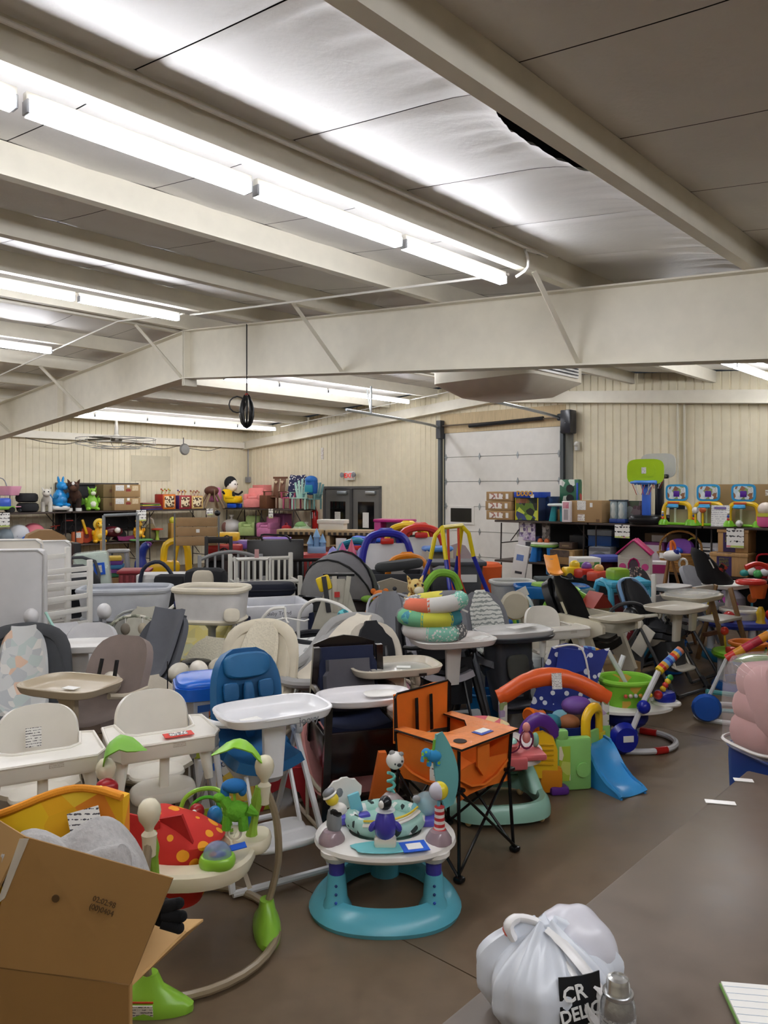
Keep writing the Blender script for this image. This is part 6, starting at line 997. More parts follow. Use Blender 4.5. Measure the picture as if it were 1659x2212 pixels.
# blue lidded carton stack behind the teal chair
for i, (z, h__) in enumerate(((0, .36), (.365, .34))):
    x, y, _ = AT(498 if i == 0 else 470, 4.78); carton('white printed baby toy carton, %s of the pair behind the teal high chair' % ('lower', 'upper')[i], (x, y, z), 24 if i == 0 else 30, .46 if i == 0 else .4, .34, h__, M('#d8d8da', .5), [(0, .1, .98, .18, M('#b5c03a', .6)), (-.02, .52, .5, .62, M('#e8c04a', .5, kind='blotch', col2='#f4f2ea #e0743a #2a2a2c #f0d060 #f4f2ea', scale=11)), (-.32, .86, .24, .12, M('#3f74c8', .5)), (.3, .84, .14, .16, M('#5a8a4a', .6))], 'toy_carton', 'box', None, False, (('ORTHO MAX', .045, .08, .88, M('#3a3a40', .6)),) if i == 0 else ())
bst = T('blue_step_stool', 'bright blue plastic lid with wavy rim on the printed cartons', 'lid', (*AT(455, 4.72)[:2], .712), 20); P(bst, 'lid_top', MB().pad(.42, .36, .07, 4, (0, 0, .075)), M('#1f68d2', .35)); P(bst, 'lid_skirt', MB().loft([[(p[0]*(1+.02*math.sin(i*1.2)), p[1]*(1+.02*math.sin(i*1.2)), z) for i, p in enumerate(sring(.44, .38, 40, 4))] for z in (.0, .07)]), M('#1f66cf', .35))
t = T('kids_stool', 'red and pink plastic step stool under the wooden high chair', 'stool', AT(610, 4.85), 12); P(t, 'stool_top', MB().box((0, .02, .26), (.42, .3, .04), .015), M('#b8586a', .45)); [P(t, 'side_panel', MB().prism([(-.2, 0), (-.2, .25), (.2, .25), (.2, 0), (.13, 0), (.09, .1), (0, .14), (-.09, .1), (-.13, 0)], y-.012, y+.012, 'xz'), M('#ab2c33', .45)) for y in (-.14, .17)]
# ================================================================ mid-ground builders
def bouncer(label, loc, rz, s, pad, frame, insert=None, arch=None, w=.42, L=.75, recl=40, z=.16, toys=(), name='baby_bouncer', base=True, rim=None):
    t = T(name, label, 'baby seat', loc, rz, None, s); a = math.radians(recl)
    prof = [(-.34, z+.06), (-.22, z+.01), (-.06, z), (.06, z+.05), (.06+math.cos(a)*L*.35, z+.05+math.sin(a)*L*.35), (.06+math.cos(a)*L*.66, z+.05+math.sin(a)*L*.66)]
    wf = lambda q: w*max(.5, math.sqrt(max(0, 1-abs(2*q-1.0)**4)))
    P(t, 'seat_pad', MB().strip(prof, wf, .035, .09, 11, 6), pad)
    if insert: P(t, 'seat_insert', MB().strip([(y-.012, q+.045) for y, q in prof[1:]], lambda q: .56*w*max(.55, math.sqrt(max(0, 1-abs(2*q-1.0)**4))), .03, .06, 9, 6), insert)
    e = prof[-1]
    fp = [(0, -.36, z+.06), (w*.46, -.2, z+.07), (w*.52, .1, z+.14), (w*.46, e[0]*.75, z+.1+(e[1]-z)*.7), (0, e[0]+.02, e[1]+.02), (-w*.46, e[0]*.75, z+.1+(e[1]-z)*.7), (-w*.52, .1, z+.14), (-w*.46, -.2, z+.07)]
    if rim: P(t, 'padded_rim', MB().tube(fp, .05, 10, True, 5, .7), rim)
    P(t, 'seat_frame', MB().tube([(0, -.36, z+.06), (w*.46, -.2, z+.07), (w*.52, .1, z+.14), (w*.46, e[0]*.75, z+.1+(e[1]-z)*.7), (0, e[0]+.02, e[1]+.02), (-w*.46, e[0]*.75, z+.1+(e[1]-z)*.7), (-w*.52, .1, z+.14), (-w*.46, -.2, z+.07)], .014, 7, True, 4), frame)
    if base:
        for k in (-1, 1): P(t, 'base_rail', MB().tube([(k*w*.5, -.34, .05), (k*w*.55, -.25, .015), (k*w*.55, .3, .015), (k*w*.5, .42, .06)], .014, 7, k=4), frame); P(t, 'support_arm', MB().tube([(k*w*.55, .05, .015), (k*w*.52, .1, z+.14)], .013, 7), frame)
        P(t, 'base_bar', MB().tube([(-w*.55, .3, .015), (w*.55, .3, .015)], .013, 7), frame)
    if arch:
        P(t, 'toy_bar', MB().tube([(-w*.52, .0, z+.12), (-w*.4, -.06, z+.36), (0, -.1, z+.45), (w*.4, -.06, z+.36), (w*.52, .0, z+.12)], .014, 7, k=5), arch)
        for i, c in enumerate(toys): x = (i-(len(toys)-1)/2)*.14; P(t, 'hanging_toy', MB().ball((x, -.1, z+.34), (.04, .035, .05), 10, 7), M(c, .6)); P(t, 'toy_string', MB().tube([(x, -.1, z+.37), (x, -.1, z+.44)], .004, 4), WHITE)
    return t
def bassinet(label, loc, rz, w, d, h, zb, wall, rim, stand, inner=None, e=3.2):
    t = T('bassinet', label, 'bassinet', loc, rz)
    P(t, 'fabric_wall', MB().dish(w, d, h, .014, e, zb, .9, .02, 32), wall); P(t, 'padded_rim', MB().tube(sring(w, d, 32, e, zb+h), .028, 8, True), rim); P(t, 'mattress', MB().pad(w*.8, d*.76, .05, 3.4, (0, 0, zb+.06)), inner or WHITE)
    P(t, 'lower_band', MB().tube(sring(w*.93, d*.93, 32, e, zb+.03), .018, 6, True), rim)
    if stand == 'post': P(t, 'stand_post', MB().lathe([(.05, .05), (.035, .15), (.035, zb-.06), (.08, zb)], n=14), GREYPL); [P(t, 'stand_foot', MB().tube([(0, 0, .08), (.3*math.cos(q), .25*math.sin(q), .02)], .028, 8), GREYPL) for q in (.6, 2.5, 3.8, 5.6)]
    else:
        for x in (-1, 1): P(t, 'stand_leg', MB().tube([(x*w*.36, -d*.4, .02), (x*w*.4, 0, zb+.05), (x*w*.36, d*.4, .02)], .016, 7, k=4), stand)
        P(t, 'stand_bar', MB().tube([(-w*.38, 0, zb*.5), (w*.38, 0, zb*.5)], .014, 7), stand)
    return t
def crib(label, loc, rz, w, d, h, mat, arch=.0, gap=.08, zs=.25, name='baby_crib', front=True):
    t = T(name, label, 'crib', loc, rz); n = max(3, int(w/gap))
    for y, nm in (((-d/2, 'front'), (d/2, 'back')) if front else ((d/2, 'back'),)):
        hh = h*(.78 if nm == 'front' else 1)
        P(t, 'top_rail', MB().tube([(-w/2, y, hh), (-w/4, y, hh+(arch*.75 if nm == 'back' else 0)), (0, y, hh+(arch if nm == 'back' else 0)), (w/4, y, hh+(arch*.75 if nm == 'back' else 0)), (w/2, y, hh)], .026, 6, k=3), mat); P(t, 'bottom_rail', MB().box((0, y, zs), (w, .03, .05), .004), mat)
        for i in range(1, n): x = -w/2+w*i/n; top = hh+(arch*(1-(2*x/w)**2) if nm == 'back' else 0); P(t, 'slat', MB().box((x, y, (top+zs)/2), (.03, .016, top-zs), .003), mat)
    for x in (-1, 1):
        for y in (-1, 1): P(t, 'corner_post', MB().box((x*w/2, y*d/2, h*(.42 if y < 0 else .53)), (.05, .05, h*(.84 if y < 0 else 1.06)), .006), mat)
        P(t, 'end_rail', MB().box((x*w/2, 0, h*.76), (.03, d, .05), .004), mat)
    P(t, 'mattress_support', MB().box((0, 0, zs+.02), (w*.96, d*.95, .06), .01), M('#8f8f92', .8)); return t
def playard(label, loc, rz, w, d, h, wall, rim, leg, mesh=None, name='playard'):
    t = T(name, label, 'playard', loc, rz)
    for x, y, dx, dy in ((0, -d/2, w, 0), (0, d/2, w, 0), (-w/2, 0, 0, d), (w/2, 0, 0, d)):
        P(t, 'mesh_wall', MB().box((x, y, h*.5), (max(dx, .012), max(dy, .012), h*.72)), mesh or wall); P(t, 'rim_band', MB().box((x, y, h*.93), (max(dx, .05)+.03*(dx > 0), max(dy, .05)+.03*(dy > 0), h*.16), .02), rim); P(t, 'lower_band', MB().box((x, y, h*.1), (max(dx, .03), max(dy, .03), h*.12), .008), leg)
    for x in (-1, 1):
        for y in (-1, 1): P(t, 'corner_leg', MB().box((x*w/2, y*d/2, h*.46), (.06, .06, h*.9), .015), leg)
    P(t, 'floor_pad', MB().box((0, 0, h*.14), (w*.95, d*.95, .03), .01), wall); return t
def saucer(label, loc, rz, s, base, tray, seat, posts, toys, arch=None, name='activity_saucer'):
    t = T(name, label, 'activity saucer', loc, rz, None, s)
    P(t, 'base_ring', MB().loft([sring(.72*a, .68*a, 30, 2.4, z) for a, z in ((.8, 0), (1, 0), (1, .03), (.9, .08), (.75, .08), (.74, .01))], closed=True), base)
    for i in range(3): q = i*2.094+.5; P(t, 'post', MB().lathe([(.05, .06), (.04, .12), (.035, .36)], (.28*math.cos(q), .26*math.sin(q), 0), 12), posts)
    P(t, 'toy_tray', MB().loft([sring(.74*a, .68*a, 32, 2.3, z) for a, z in ((.6, .34), (.95, .34), (1, .37), (.97, .4), (.5, .41), (.46, .37))]), tray); sb = P(t, 'seat_fabric', MB().dish(.36, .34, .2, .02, 2.1, .3, .8), seat); P(sb, 'seat_collar', MB().tube(sring(.37, .35, 24, 2.1, .49), .022, 8, True), seat)
    n = len(toys)
    for i, c in enumerate(toys):
        q = 2*math.pi*i/n-1.3; x, y = .29*math.cos(q), .27*math.sin(q); k = i % 4
        if k == 0: P(t, 'toy_tower', MB().lathe([(.05, .4), (.035, .44), (.045, .5), (.02, .56)], (x, y, 0), 10), M(c, .4))
        elif k == 1: P(t, 'toy_globe', MB().ball((x, y, .45), .06, 12, 8), M(c, .3))
        elif k == 2: sk = P(t, 'toy_stalk', MB().tube([(x, y, .4), (x*1.05, y*1.05, .54)], .012, 6), M(c, .4)); P(sk, 'toy_flower', MB().ball((x*1.05, y*1.05, .58), (.05, .04, .05), 10, 7), M(toys[(i+1) % n], .4))
        else: P(t, 'toy_block', MB().box((x, y, .44), (.1, .08, .08), .02, (0, 0, 30*i)), M(c, .4))
    if arch:
        for k in (-1, 1): P(t, 'toy_arch', MB().tube([(-.3*k, .2, .4), (-.25*k, .22, .66), (0, .2, .82), (.08*k, .18, .8)], .03, 8, k=5), arch)
        P(t, 'arch_toy', MB().ball((0, .16, .76), (.07, .05, .07), 12, 8), M(toys[0], .4)); P(t, 'arch_toy', MB().ball((.03, .16, .64), (.05, .05, .05), 10, 7), M(toys[-1], .4))
    return t
def swing_frame(t, mat, w=.5, h=.8, d=.34, r=.018):
    for k in (-1, 1): P(t, 'frame_leg', MB().tube([(k*w/2*1.1, -d, .02), (k*w/2, 0, h)], r, 8), mat); P(t, 'frame_leg', MB().tube([(k*w/2*1.1, d, .02), (k*w/2, 0, h)], r, 8), mat); P(t, 'floor_rail', MB().tube([(k*w/2*1.1, -d, .02), (k*w/2*1.1, d, .02)], r, 8), mat)
def swing(label, loc, rz, s, pad, frame, housing, insert=None, h=.8, zs=.3, tray=None, toys=()):
    t = T('baby_swing', label, 'baby swing', loc, rz, None, s); swing_frame(t, frame, .56, h)
    for k in (-1, 1): P(t, 'motor_housing', MB().ball((k*.29, 0, h), (.06, .1, .07), 14, 9), housing); P(t, 'hanger_arm', MB().tube([(k*.26, 0, h-.04), (k*.24, .02, zs+.12)], .014, 7), frame)
    prof = [(-.26, zs+.08), (-.12, zs), (.02, zs+.02), (.12, zs+.12), (.24, zs+.34), (.3, zs+.48)]
    P(t, 'seat_pad', MB().strip(prof, lambda q: .42*max(.5, math.sqrt(max(0, 1-abs(2*q-1)**3.4))), .04, .09, 11, 6), pad)
    if insert: P(t, 'seat_insert', MB().strip([(a-.015, b+.045) for a, b in prof[1:]], .26, .03, .05, 9, 5), insert)
    if tray: trayp(t, .38, .22, zs+.26, -.16, tray)
    for i, c in enumerate(toys): P(t, 'hanging_toy', MB().ball((.09*(i-.5), -.1, h-.1-.05*i), (.035, .03, .045), 10, 7), M(c, .6))
    return t
def on_t(px, t): return AT(px, t)
# ================================================================ second row of high chairs
t = folding_chair('black framed high chair with white tray carrying a plush ring stack', AT(955, 5.95), 18, M('#bdbcc4', .9, kind='fabric'), M('#1c1d20', .4), M('#e2dfda', .35), M('#232428', .8), tw=.64, td=.44, tz=.8, bh=.42, recl=24, padw=.4, spread=.34, legc=M('#17181a', .4), legr=.024, strap=False)
P(t, 'tray_paper', MB().box((.2, -.24, .848), (.16, .08, .002), 0, (0, 0, 20)), PAPER); P(t, 'storage_panel', MB().box((0, -.12, .5), (.4, .02, .36), .01), BLKF)
tw_ = T('tummy_time_pillow', 'coral, grey and mint patterned plush support rings piled on a tray', 'pillow', (*AT(930, 5.74)[:2], .855), 12)
segc = [('#e0785c', 0), ('#d8d6cf', 1), ('#8fcdb8', 2), ('#77787c', 3), ('#78797e', 3), ('#e4d94a', 1), ('#9b9b98', 4)]
dotsm = lambda c, c2: M(c, .9, kind='dots', col2=c2, scale=40)
def seg(zc, r, c0, c1, mat, x=0, tilt=0.): P(tw_, 'stuffed_segment', MB().tube([(x+.19*math.cos(q), .14*math.sin(q), zc+tilt*math.cos(q)) for q in [c0+(c1-c0)*i/5 for i in range(6)]], r, 10), mat)
FB = lambda c: M(c, .9, kind='fabric')
for zc, xo, cc in ((.055, .03, ['#d9d6d2', '#8fd0bb', '#6e6f72', '#e0836a', '#77787c', '#77787c']), (.155, -.01, ['#74b98f', '#cfd04a', '#3f8f9c', '#9a9a98', '#7d7e82', '#7d7e82']), (.26, .04, ['#e0785c', '#d9d9d4', '#86ccb6', '#74757a', '#e2d85a', '#8e8f90'])):
    for i, c in enumerate(cc):
        a0 = math.pi*1.02+i*math.pi/3; seg(zc, .062, a0-.06, a0+math.pi/3+.06, (dotsm(c, '#eceae4') if c in ('#6e6f72', '#9a9a98', '#8e8f90', '#8fd0bb', '#86ccb6') else FB(c)), xo, (.02 if zc > .2 else -.01))
P(tw_, 'crinkle_toy', MB().ball((-.19, -.1, .17), (.06, .03, .05), 12, 8), M('#5fb8b0', .5, kind='blotch', col2='#5fb8b0 #d8c84a #3f8fa8', scale=30)); P(tw_, 'ribbon_tag', MB().box((.25, -.06, .2), (.05, .004, .014), 0, (0, 25, 0)), PAPER)
t = folding_chair('dark grey high chair with zigzag insert and white tray', AT(1082, 6.35), 22, M('#75767b', .9, kind='fabric'), M('#4a4b52', .45), M('#d9d8d5', .35), M('#d8d9d2', .9, kind='zigzag', col2='#8f9490', scale=9), tw=.62, td=.4, tz=.79, bh=.5, recl=26, padw=.4, spread=.36, legc=M('#63656b', .35, .5), legr=.024, strap=False)
P(t, 'storage_box', MB().loft([sring(.26, .2, 20, 5, .18, 0, -.16), sring(.34, .26, 20, 5, .5, 0, -.12), sring(.36, .28, 20, 5, .78, 0, -.1)]), M('#44464d', .5)); P(t, 'pocket', MB().pad(.2, .2, .03, 4, (0, -.27, .55), (80, 0, 0)), M('#55564f', .8)); P(t, 'logo_plate', MB().box((.02, -.265, .32), (.06, .004, .016)), GREYPL); P(t, 'tray_base', MB().dish(.66, .44, .04, .02, 3, .765, .94, .01, 32, (0, -.2)), M('#3d3f45', .4)); P(t, 'paper_sheet', MB().box((.12, -.12, .842), (.26, .1, .002), 0, (0, 0, 15)), PAPER)
t = T('booster_high_chair', 'cream plastic high chair with black vinyl seat facing the aisle', 'high chair', AT(1266, 7.05), 36); CRH = M('#d9d2bd', .38)
padseat(t, .42, .54, M('#141517', .3), M('#1b1c1e', .28), .58, .14, 30, .34, .07)
for k in (-1, 1):
    P(t, 'side_frame', MB().prism([(-.34, .76), (-.3, .8), (.16, .82), (.26, .76), (.24, .7), (.02, .62), (-.2, .3), (-.3, .28), (-.34, .34), (-.2, .64), (-.34, .7)], k*.23-.02, k*.23+.02, 'yz'), CRH); P(t, 'leg', MB().tube([(k*.24, .05, .6), (k*.27, .34, .02)], .02, 8), M('#bdb6a2', .4)); P(t, 'leg', MB().tube([(k*.24, -.28, .3), (k*.27, -.32, .02)], .02, 8), M('#bdb6a2', .4)); P(t, 'latch', MB().box((k*.255, .2, .74), (.012, .05, .09), .004, (-30, 0, 0)), BLACKP)
trayp(t, .5, .34, .79, -.3, M('#d3ccb8', .35)); P(t, 'footrest', MB().box((0, -.3, .3), (.4, .1, .03), .01), M('#1f2022', .4)); P(t, 'white_label', MB().box((-.16, .17, .86), (.03, .004, .12), 0, (-30, 0, 0)), M('#cfc9ac', .5))
t = folding_chair('blue mesh backed high chair with cream tray and wheels', AT(1420, 7.3), 38, M('#3c3e43', .9, kind='fabric'), M('#d9d5c8', .4), M('#e2dccd', .35), M('#2e2f33', .9), tw=.62, td=.46, tz=.79, bh=.46, recl=26, padw=.42, spread=.36, wheels=True, legc=M('#6b6d70', .35, .7), strap=False); P(t, 'blue_frame', MB().tube([(-.2, .16, .66), (-.21, .26, .9), (-.14, .34, 1.02), (0, .36, 1.05), (.14, .34, 1.02), (.21, .26, .9), (.2, .16, .66)], .018, 8, k=5), M('#7ba3cf', .4)); P(t, 'hinge_cover', MB().ball((-.24, .14, .72), (.05, .09, .09), 14, 9), BLACKP); P(t, 'lower_basket', MB().loft([sring(.2, .22, 18, 5, .22, 0, -.16), sring(.3, .3, 18, 5, .5, 0, -.08)]), M('#3b3c3e', .6)); P(t, 'side_plate', MB().box((-.245, .0, .5), (.02, .14, .3), .01, (30, 0, 0)), M('#e2ded2', .4))
t = folding_chair('cream high chair whose tray is wrapped in clear plastic', AT(1482, 8.1), 40, M('#8b8b90', .9, kind='fabric'), M('#ded8c8', .4), M('#e0d9c8', .3), None, tw=.66, td=.48, tz=.82, bh=.2, recl=14, padw=.4, spread=.34, legc=M('#737578', .35, .7), strap=False, foot=False); P(t, 'clear_wrap', MB().dish(.62, .44, .07, .004, 3, .83, .95, .03, 28, (0, -.2)), M('#e4e6e6', .06, alpha=.35)); P(t, 'patterned_seat', MB().pad(.4, .3, .12, 3, (0, -.02, .5)), M('#2a2228', .85, kind='dots', col2='#8a6a6a', scale=22)); P(t, 'back_post', MB().box((-.2, .12, .92), (.03, .05, .3), .012), WHITE)
t = T('step_high_chair', 'pale grey stepped high chair with brown wooden legs', 'high chair', AT(1566, 8.65), 38); BRL = M('#94714a', .5, kind='wood'); LGP = M('#cfcbc0', .45)
for k in (-1, 1): P(t, 'leg', MB().box((k*.22, -.16, .58), (.035, .05, .62), .01, (-16, 0, 0)), BRL); P(t, 'leg', MB().box((k*.22, .2, .46), (.035, .05, .9), .01, (14, 0, 0)), BRL); P(t, 'leg_foot', MB().box((k*.22, -.3, .14), (.04, .055, .3), .008, (-16, 0, 0)), LGP)
P(t, 'step', MB().box((0, -.22, .3), (.44, .2, .035), .01), LGP); P(t, 'seat', MB().box((0, -.06, .56), (.46, .3, .035), .012), LGP); P(t, 'stretcher', MB().box((0, -.02, .4), (.42, .06, .04), .008), M('#7a4e33', .5, kind='wood')); P(t, 'backrest', MB().box((0, .12, .82), (.42, .03, .16), .012), LGP)
t = folding_chair('white tray high chair with a black carry bag slumped on it', AT(1538, 9.3), 38, M('#9a9ba0', .9, kind='fabric'), M('#8f9196', .4), M('#ece9e2', .35), None, tw=.64, td=.46, tz=.8, bh=.44, recl=24, padw=.4, spread=.32, strap=False, foot=False)
cbg = T('carry_bag', 'black nylon carry bag with red print slumped over a white tray', 'bag', (*AT(1535, 9.05)[:2], .855), 0); P(cbg, 'bag_body', MB().loft([[(cx+w_/2*math.cos(q), .14*math.sin(q), z+.0*math.cos(q)+sk*math.cos(q)) for q in [i*math.pi/10 for i in range(20)]] for w_, cx, z, sk in ((.34, .08, .0, -.0), (.42, .06, .06, -.03), (.38, 0, .18, -.06), (.3, -.08, .3, -.07), (.16, -.13, .38, -.05))]), M('#131316', .7, kind='fabric')); P(cbg, 'white_trim', MB().tube([(-.08, -.15, .3), (-.05, -.16, .24), (-.03, -.16, .2)], .008, 6), WHITE); P(cbg, 'red_print', MB().box((.08, -.145, .2), (.09, .004, .08), 0, (0, 35, 0)), M('#7a2a22', .6, kind='blotch', col2='#131316 #b5432f #131316', scale=30))
t = folding_chair('dark floral print high chair behind the blue mesh chair', AT(1418, 9.2), 40, M('#3a3436', .9, kind='dots', col2='#b59a8a', scale=26), M('#3c3d41', .4), M('#d8d6d2', .4), None, tw=.5, td=.34, tz=.78, bh=.42, recl=20, padw=.38, strap=False)
# ================================================================ left cluster of swings and rockers
t = bouncer('charcoal infant rocker seat with pale triangle print', (*AT(48, 5.35)[:2], .3), 24, 1.0, M('#45474a', .9, kind='fabric'), M('#5a5c60', .4), M('#c9cac8', .9, kind='blotch', col2='#c9cac8 #d9d6d0 #b5b8ba #d8b8a0 #b9c4c0', scale=16), recl=58, w=.5, base=False, L=.8, rim=M('#45474a', .9, kind='fabric')); P(t, 'stand_leg', MB().tube([(0, .1, .15), (0, .1, -.28)], .04, 8), DKSTEEL); [P(t, 'stand_foot', MB().tube([(0, .1, -.26), (k*.26, -.12, -.285)], .018, 8), DKSTEEL) for k in (-1, 1)]; P(t, 'mint_piping', MB().tube([(.24, -.1, .26), (.26, .1, .32), (.22, .3, .6), (.14, .4, .78)], .01, 6, k=4), M('#a9d8cc', .5))
swing('white and grey baby swing frame behind the charcoal rocker', AT(148, 6.55), 30, 1.0, M('#e6e5e6', .9, kind='fabric'), GREYPL, M('#d9d8d8', .4), None, .9, .3)
folding_chair('white tray high chair behind the taupe one', AT(186, 5.85), 10, M('#d6d5d6', .9, kind='fabric'), M('#8b8d92', .4), M('#eceae6', .35), None, tw=.52, td=.36, tz=.78, bh=.3, padw=.36, strap=False)
swing('grey striped baby swing seat with patterned edge', AT(318, 5.75), -24, 1.0, M('#55575d', .9, kind='fabric'), M('#b9b2a2', .4), M('#d5cfbf', .4), M('#63656b', .9, kind='fabric'), .62, .5)
bouncer('grey animal print bouncer with braided toy arch', (*AT(295, 6.5)[:2], .3), 6, 1.0, M('#86857f', .9, kind='fabric'), M('#8d8f8a', .4), M('#a9a698', .9, kind='fabric'), M('#a9ab98', .8, kind='blotch', col2='#d8d6c8 #7f8272', scale=40), recl=45, w=.5, toys=('#7d7466', '#b9ae98'), base=True)
swing('cream baby swing frame with grey legs beside the taupe chair', AT(358, 5.2), 34, 1.0, M('#dcd3c0', .9, kind='fabric'), M('#8b8d91', .35, .3), M('#ddd6c6', .38), None, .72, .18)
bouncer('pale yellow leaf print baby bouncer', (*AT(398, 6.9)[:2], .12), -14, 1.15, M('#e6d98c', .9, kind='blotch', col2='#e6d98c #e6d98c #d9cf90 #e9e0a8 #cfd0b0', scale=12), M('#d8d6d0', .4), None, recl=35, w=.62, z=.3)
for i, (px, tt, lb) in enumerate(((368, 6.15, 'black vinyl booster seat with cream roll'), (424, 6.2, 'black rounded booster seat beside the cream fleece swing'))):
    t = T('toddler_booster', lb, 'booster seat', AT(px, tt), -15); P(t, 'shell', MB().lathe([(.16, 0), (.2, .1), (.22, .3), (.2, .48), (.12, .58), (.0, .6)], n=20, sy=.8), M('#17171a', .35)); P(t, 'seat_opening', MB().ball((0, -.12, .42), (.14, .07, .1), 14, 8), M('#2c2d30', .5)); P(t, 'bolster', MB().cyl((-.1, -.2, .34), (.1, -.22, .34), .035), CREAM)
swing('cream fleece baby swing with hanging black controller', AT(415, 5.9), -30, .95, M('#d8d2bc', .95, kind='fur'), M('#c9c1ae', .4), M('#d5cdb8', .4), None, .62, .3)
one('cord_controller', MB().tube([(0, 0, .3), (0, 0, .08)], .004, 5).box((0, 0, .05), (.05, .03, .09), .012), BLACKP, 'black cord with oval controller hanging at the cream swing', 'controller', (*AT(381, 5.3)[:2], .5))
bouncer('large cream padded baby swing seat behind the teal chair', (*AT(540, 5.6)[:2], .2), -12, 1.0, M('#d8cfb9', .95, kind='fabric'), M('#cfc7b5', .4), M('#ddd5bf', .95, kind='fur'), recl=62, w=.5, L=.84, base=True, rim=M('#d8cfb9', .95, kind='fabric'))
t = T('crib_mobile', 'white plastic mobile arm arching over a print blanket', 'mobile', AT(570, 6.6), 0); P(t, 'arm', MB().tube([(0, 0, .0), (0, 0, .66), (.03, 0, .82), (.12, 0, .93), (.24, 0, .95)], .014, 8, k=4), WHITE); P(t, 'hanger', MB().tube([(.24, 0, .95), (.25, 0, .86)], .012, 6), WHITE); [P(t, 'hanger_prong', MB().tube([(.25, 0, .86), (.25+.16*math.cos(q), .1*math.sin(q), .83), (.25+.2*math.cos(q), .12*math.sin(q), .845)], .007, 6), WHITE) for q in (.2, 1.8, 3.3, 4.9)]; P(t, 'clamp_foot', MB().box((0, 0, .03), (.12, .12, .06), .01), WHITE)
one('print_blanket', MB().strip([(-.3, .1), (-.15, .28), (.05, .46), (.25, .56), (.34, .4)], .5, .03, .04), M('#e6e6e4', .9, kind='dots', col2='#b9bbbb', scale=22), 'white ring print blanket draped over a low seat', 'blanket', (*AT(608, 6.4)[:2], .12), -20)
bouncer('grey and cream padded newborn rocker beside the wooden chair', (*AT(700, 5.85)[:2], .34), -38, 1.0, M('#a9a8a6', .9, kind='fabric'), M('#8f9094', .4), M('#ded6c6', .9, kind='fabric'), recl=38, w=.5, L=.85, rim=M('#9c9b99', .9, kind='fabric'))
t = bassinet('black fabric cradle with arched mobile beside the hanging swing seats', AT(735, 6.75), -34, .86, .5, .36, .3, BLKF, M('#1e2026', .8), M('#3a3b40', .4), BLKF); P(t, 'mobile_arm', MB().tube([(-.4, 0, .6), (-.38, 0, .86), (-.2, 0, .99), (.05, 0, .97), (.2, 0, .9)], .016, 8, k=4), WHITE); [P(t, 'mobile_pod', MB().ball((.12+.16*i, -.04*i, .88-.02*i), (.075, .05, .06), 12, 8), M('#2fa0aa', .5, kind='blotch', col2='#2fa0aa #1d6f7c #5fc0c4', scale=30)) for i in range(2)]; P(t, 'mobile_ring', MB().tube([(.2+.1*math.cos(q), -.02+.03*math.sin(q), .84) for q in [i*math.pi/8 for i in range(16)]], .008, 6, True), WHITE)
one('plush_leaf_toy', MB().ball((0, 0, .14), (.14, .1, .14), 14, 9), M('#a8d070', .8, kind='blotch', col2='#a8d070 #e9e6ea #7a5fa8 #a8d070', scale=14), 'green and purple patterned soft toy behind the cream high chair', 'soft toy', (*AT(782, 6.15)[:2], .58))
bouncer('grey mesh rocker edge between the black chair and the cream chair', (*AT(842, 7.15)[:2], .4), 0, .9, M('#9a9ba0', .9, kind='fabric'), M('#b9bbc0', .4), M('#7f8085', .9), recl=50, w=.46)
# ================================================================ bassinets, mattresses, panels
bassinet('grey mesh oval bassinet on a post stand', AT(272, 7.6), 8, .86, .52, .3, .68, M('#cfd2d8', .85, kind='fabric'), M('#b7bbc2', .9, kind='fabric'), 'post', M('#dfe0e6', .9), 4)
t = bassinet('white mesh bassinet with beige rim on a single post', AT(456, 6.95), -8, .62, .44, .3, .78, M('#dcdad8', .85, kind='fabric'), M('#e4dcc8', .8, kind='fabric'), 'post', None, 4); P(t, 'rim_pocket', MB().pad(.14, .12, .03, 3, (.26, -.22, .88), (80, 0, 14)), M('#e4dcc8', .8, kind='fabric')); P(t, 'navy_end', MB().cyl((-.3, -.1, .95), (-.26, -.1, .95), .032), M('#2a3468', .6))
t = playard('white mesh playard with navy corner legs', AT(590, 7.7), 20, .62, .6, .84, M('#d5d6da', .85, kind='fabric'), M('#e0e1e6', .85, kind='fabric'), NAVYF); text(t, 'Baby Trend', .05, (-.02, -.385, .78), (90, 0, 0), M('#55575e', .6))
t = playard('grey travel playard with a folded canopy over it', AT(722, 8.1), -30, .6, .62, .8, M('#6c6b68', .85, kind='fabric'), M('#56565a', .85, kind='fabric'), DKGREY)
cn = T('sun_canopy', 'grey fabric dome canopy with black ribs arching over the travel playard', 'canopy', (*AT(722, 8.1)[:2], .0), -30)
def can(a0, a1, mat, nm):
    P(cn, nm, MB().sheet([[(.42*math.cos(b), .44*math.sin(a)*math.sin(b), .78+.5*math.cos(a)*math.sin(b)) for b in [.15+(math.pi-.3)*j/8 for j in range(9)]] for a in [a0+(a1-a0)*i/4 for i in range(5)]], .008), mat)
can(-1.45, -.55, M('#6d6c6b', .85, kind='fabric'), 'canopy_panel'); can(-.55, .1, M('#77767a', .85, kind='fabric'), 'canopy_panel'); can(.1, 1.2, M('#4b5048', .85, kind='fabric'), 'canopy_panel')
for a in (-1.45, -.55, .1, 1.2): P(cn, 'canopy_rib', MB().tube([(.43*math.cos(b), .45*math.sin(a)*math.sin(b), .79+.51*math.cos(a)*math.sin(b)) for b in [.1+(math.pi-.2)*j/10 for j in range(11)]], .012, 6), BLACKP)
hs = T('hanging_carrier', 'beige fabric carrier hung from a rack with yellow and red trims', 'carrier', AT(742, 7.0), 5)
P(hs, 'rack_stand', MB().tube([(0, .1, 0), (0, .1, 1.16)], .02, 8), BLACKP); P(hs, 'hanger_bar', MB().box((.02, .02, 1.15), (.3, .04, .03), .006), BLACKP); P(hs, 'rack_base', MB().box((0, .1, .015), (.4, .4, .03), .01), BLACKP)
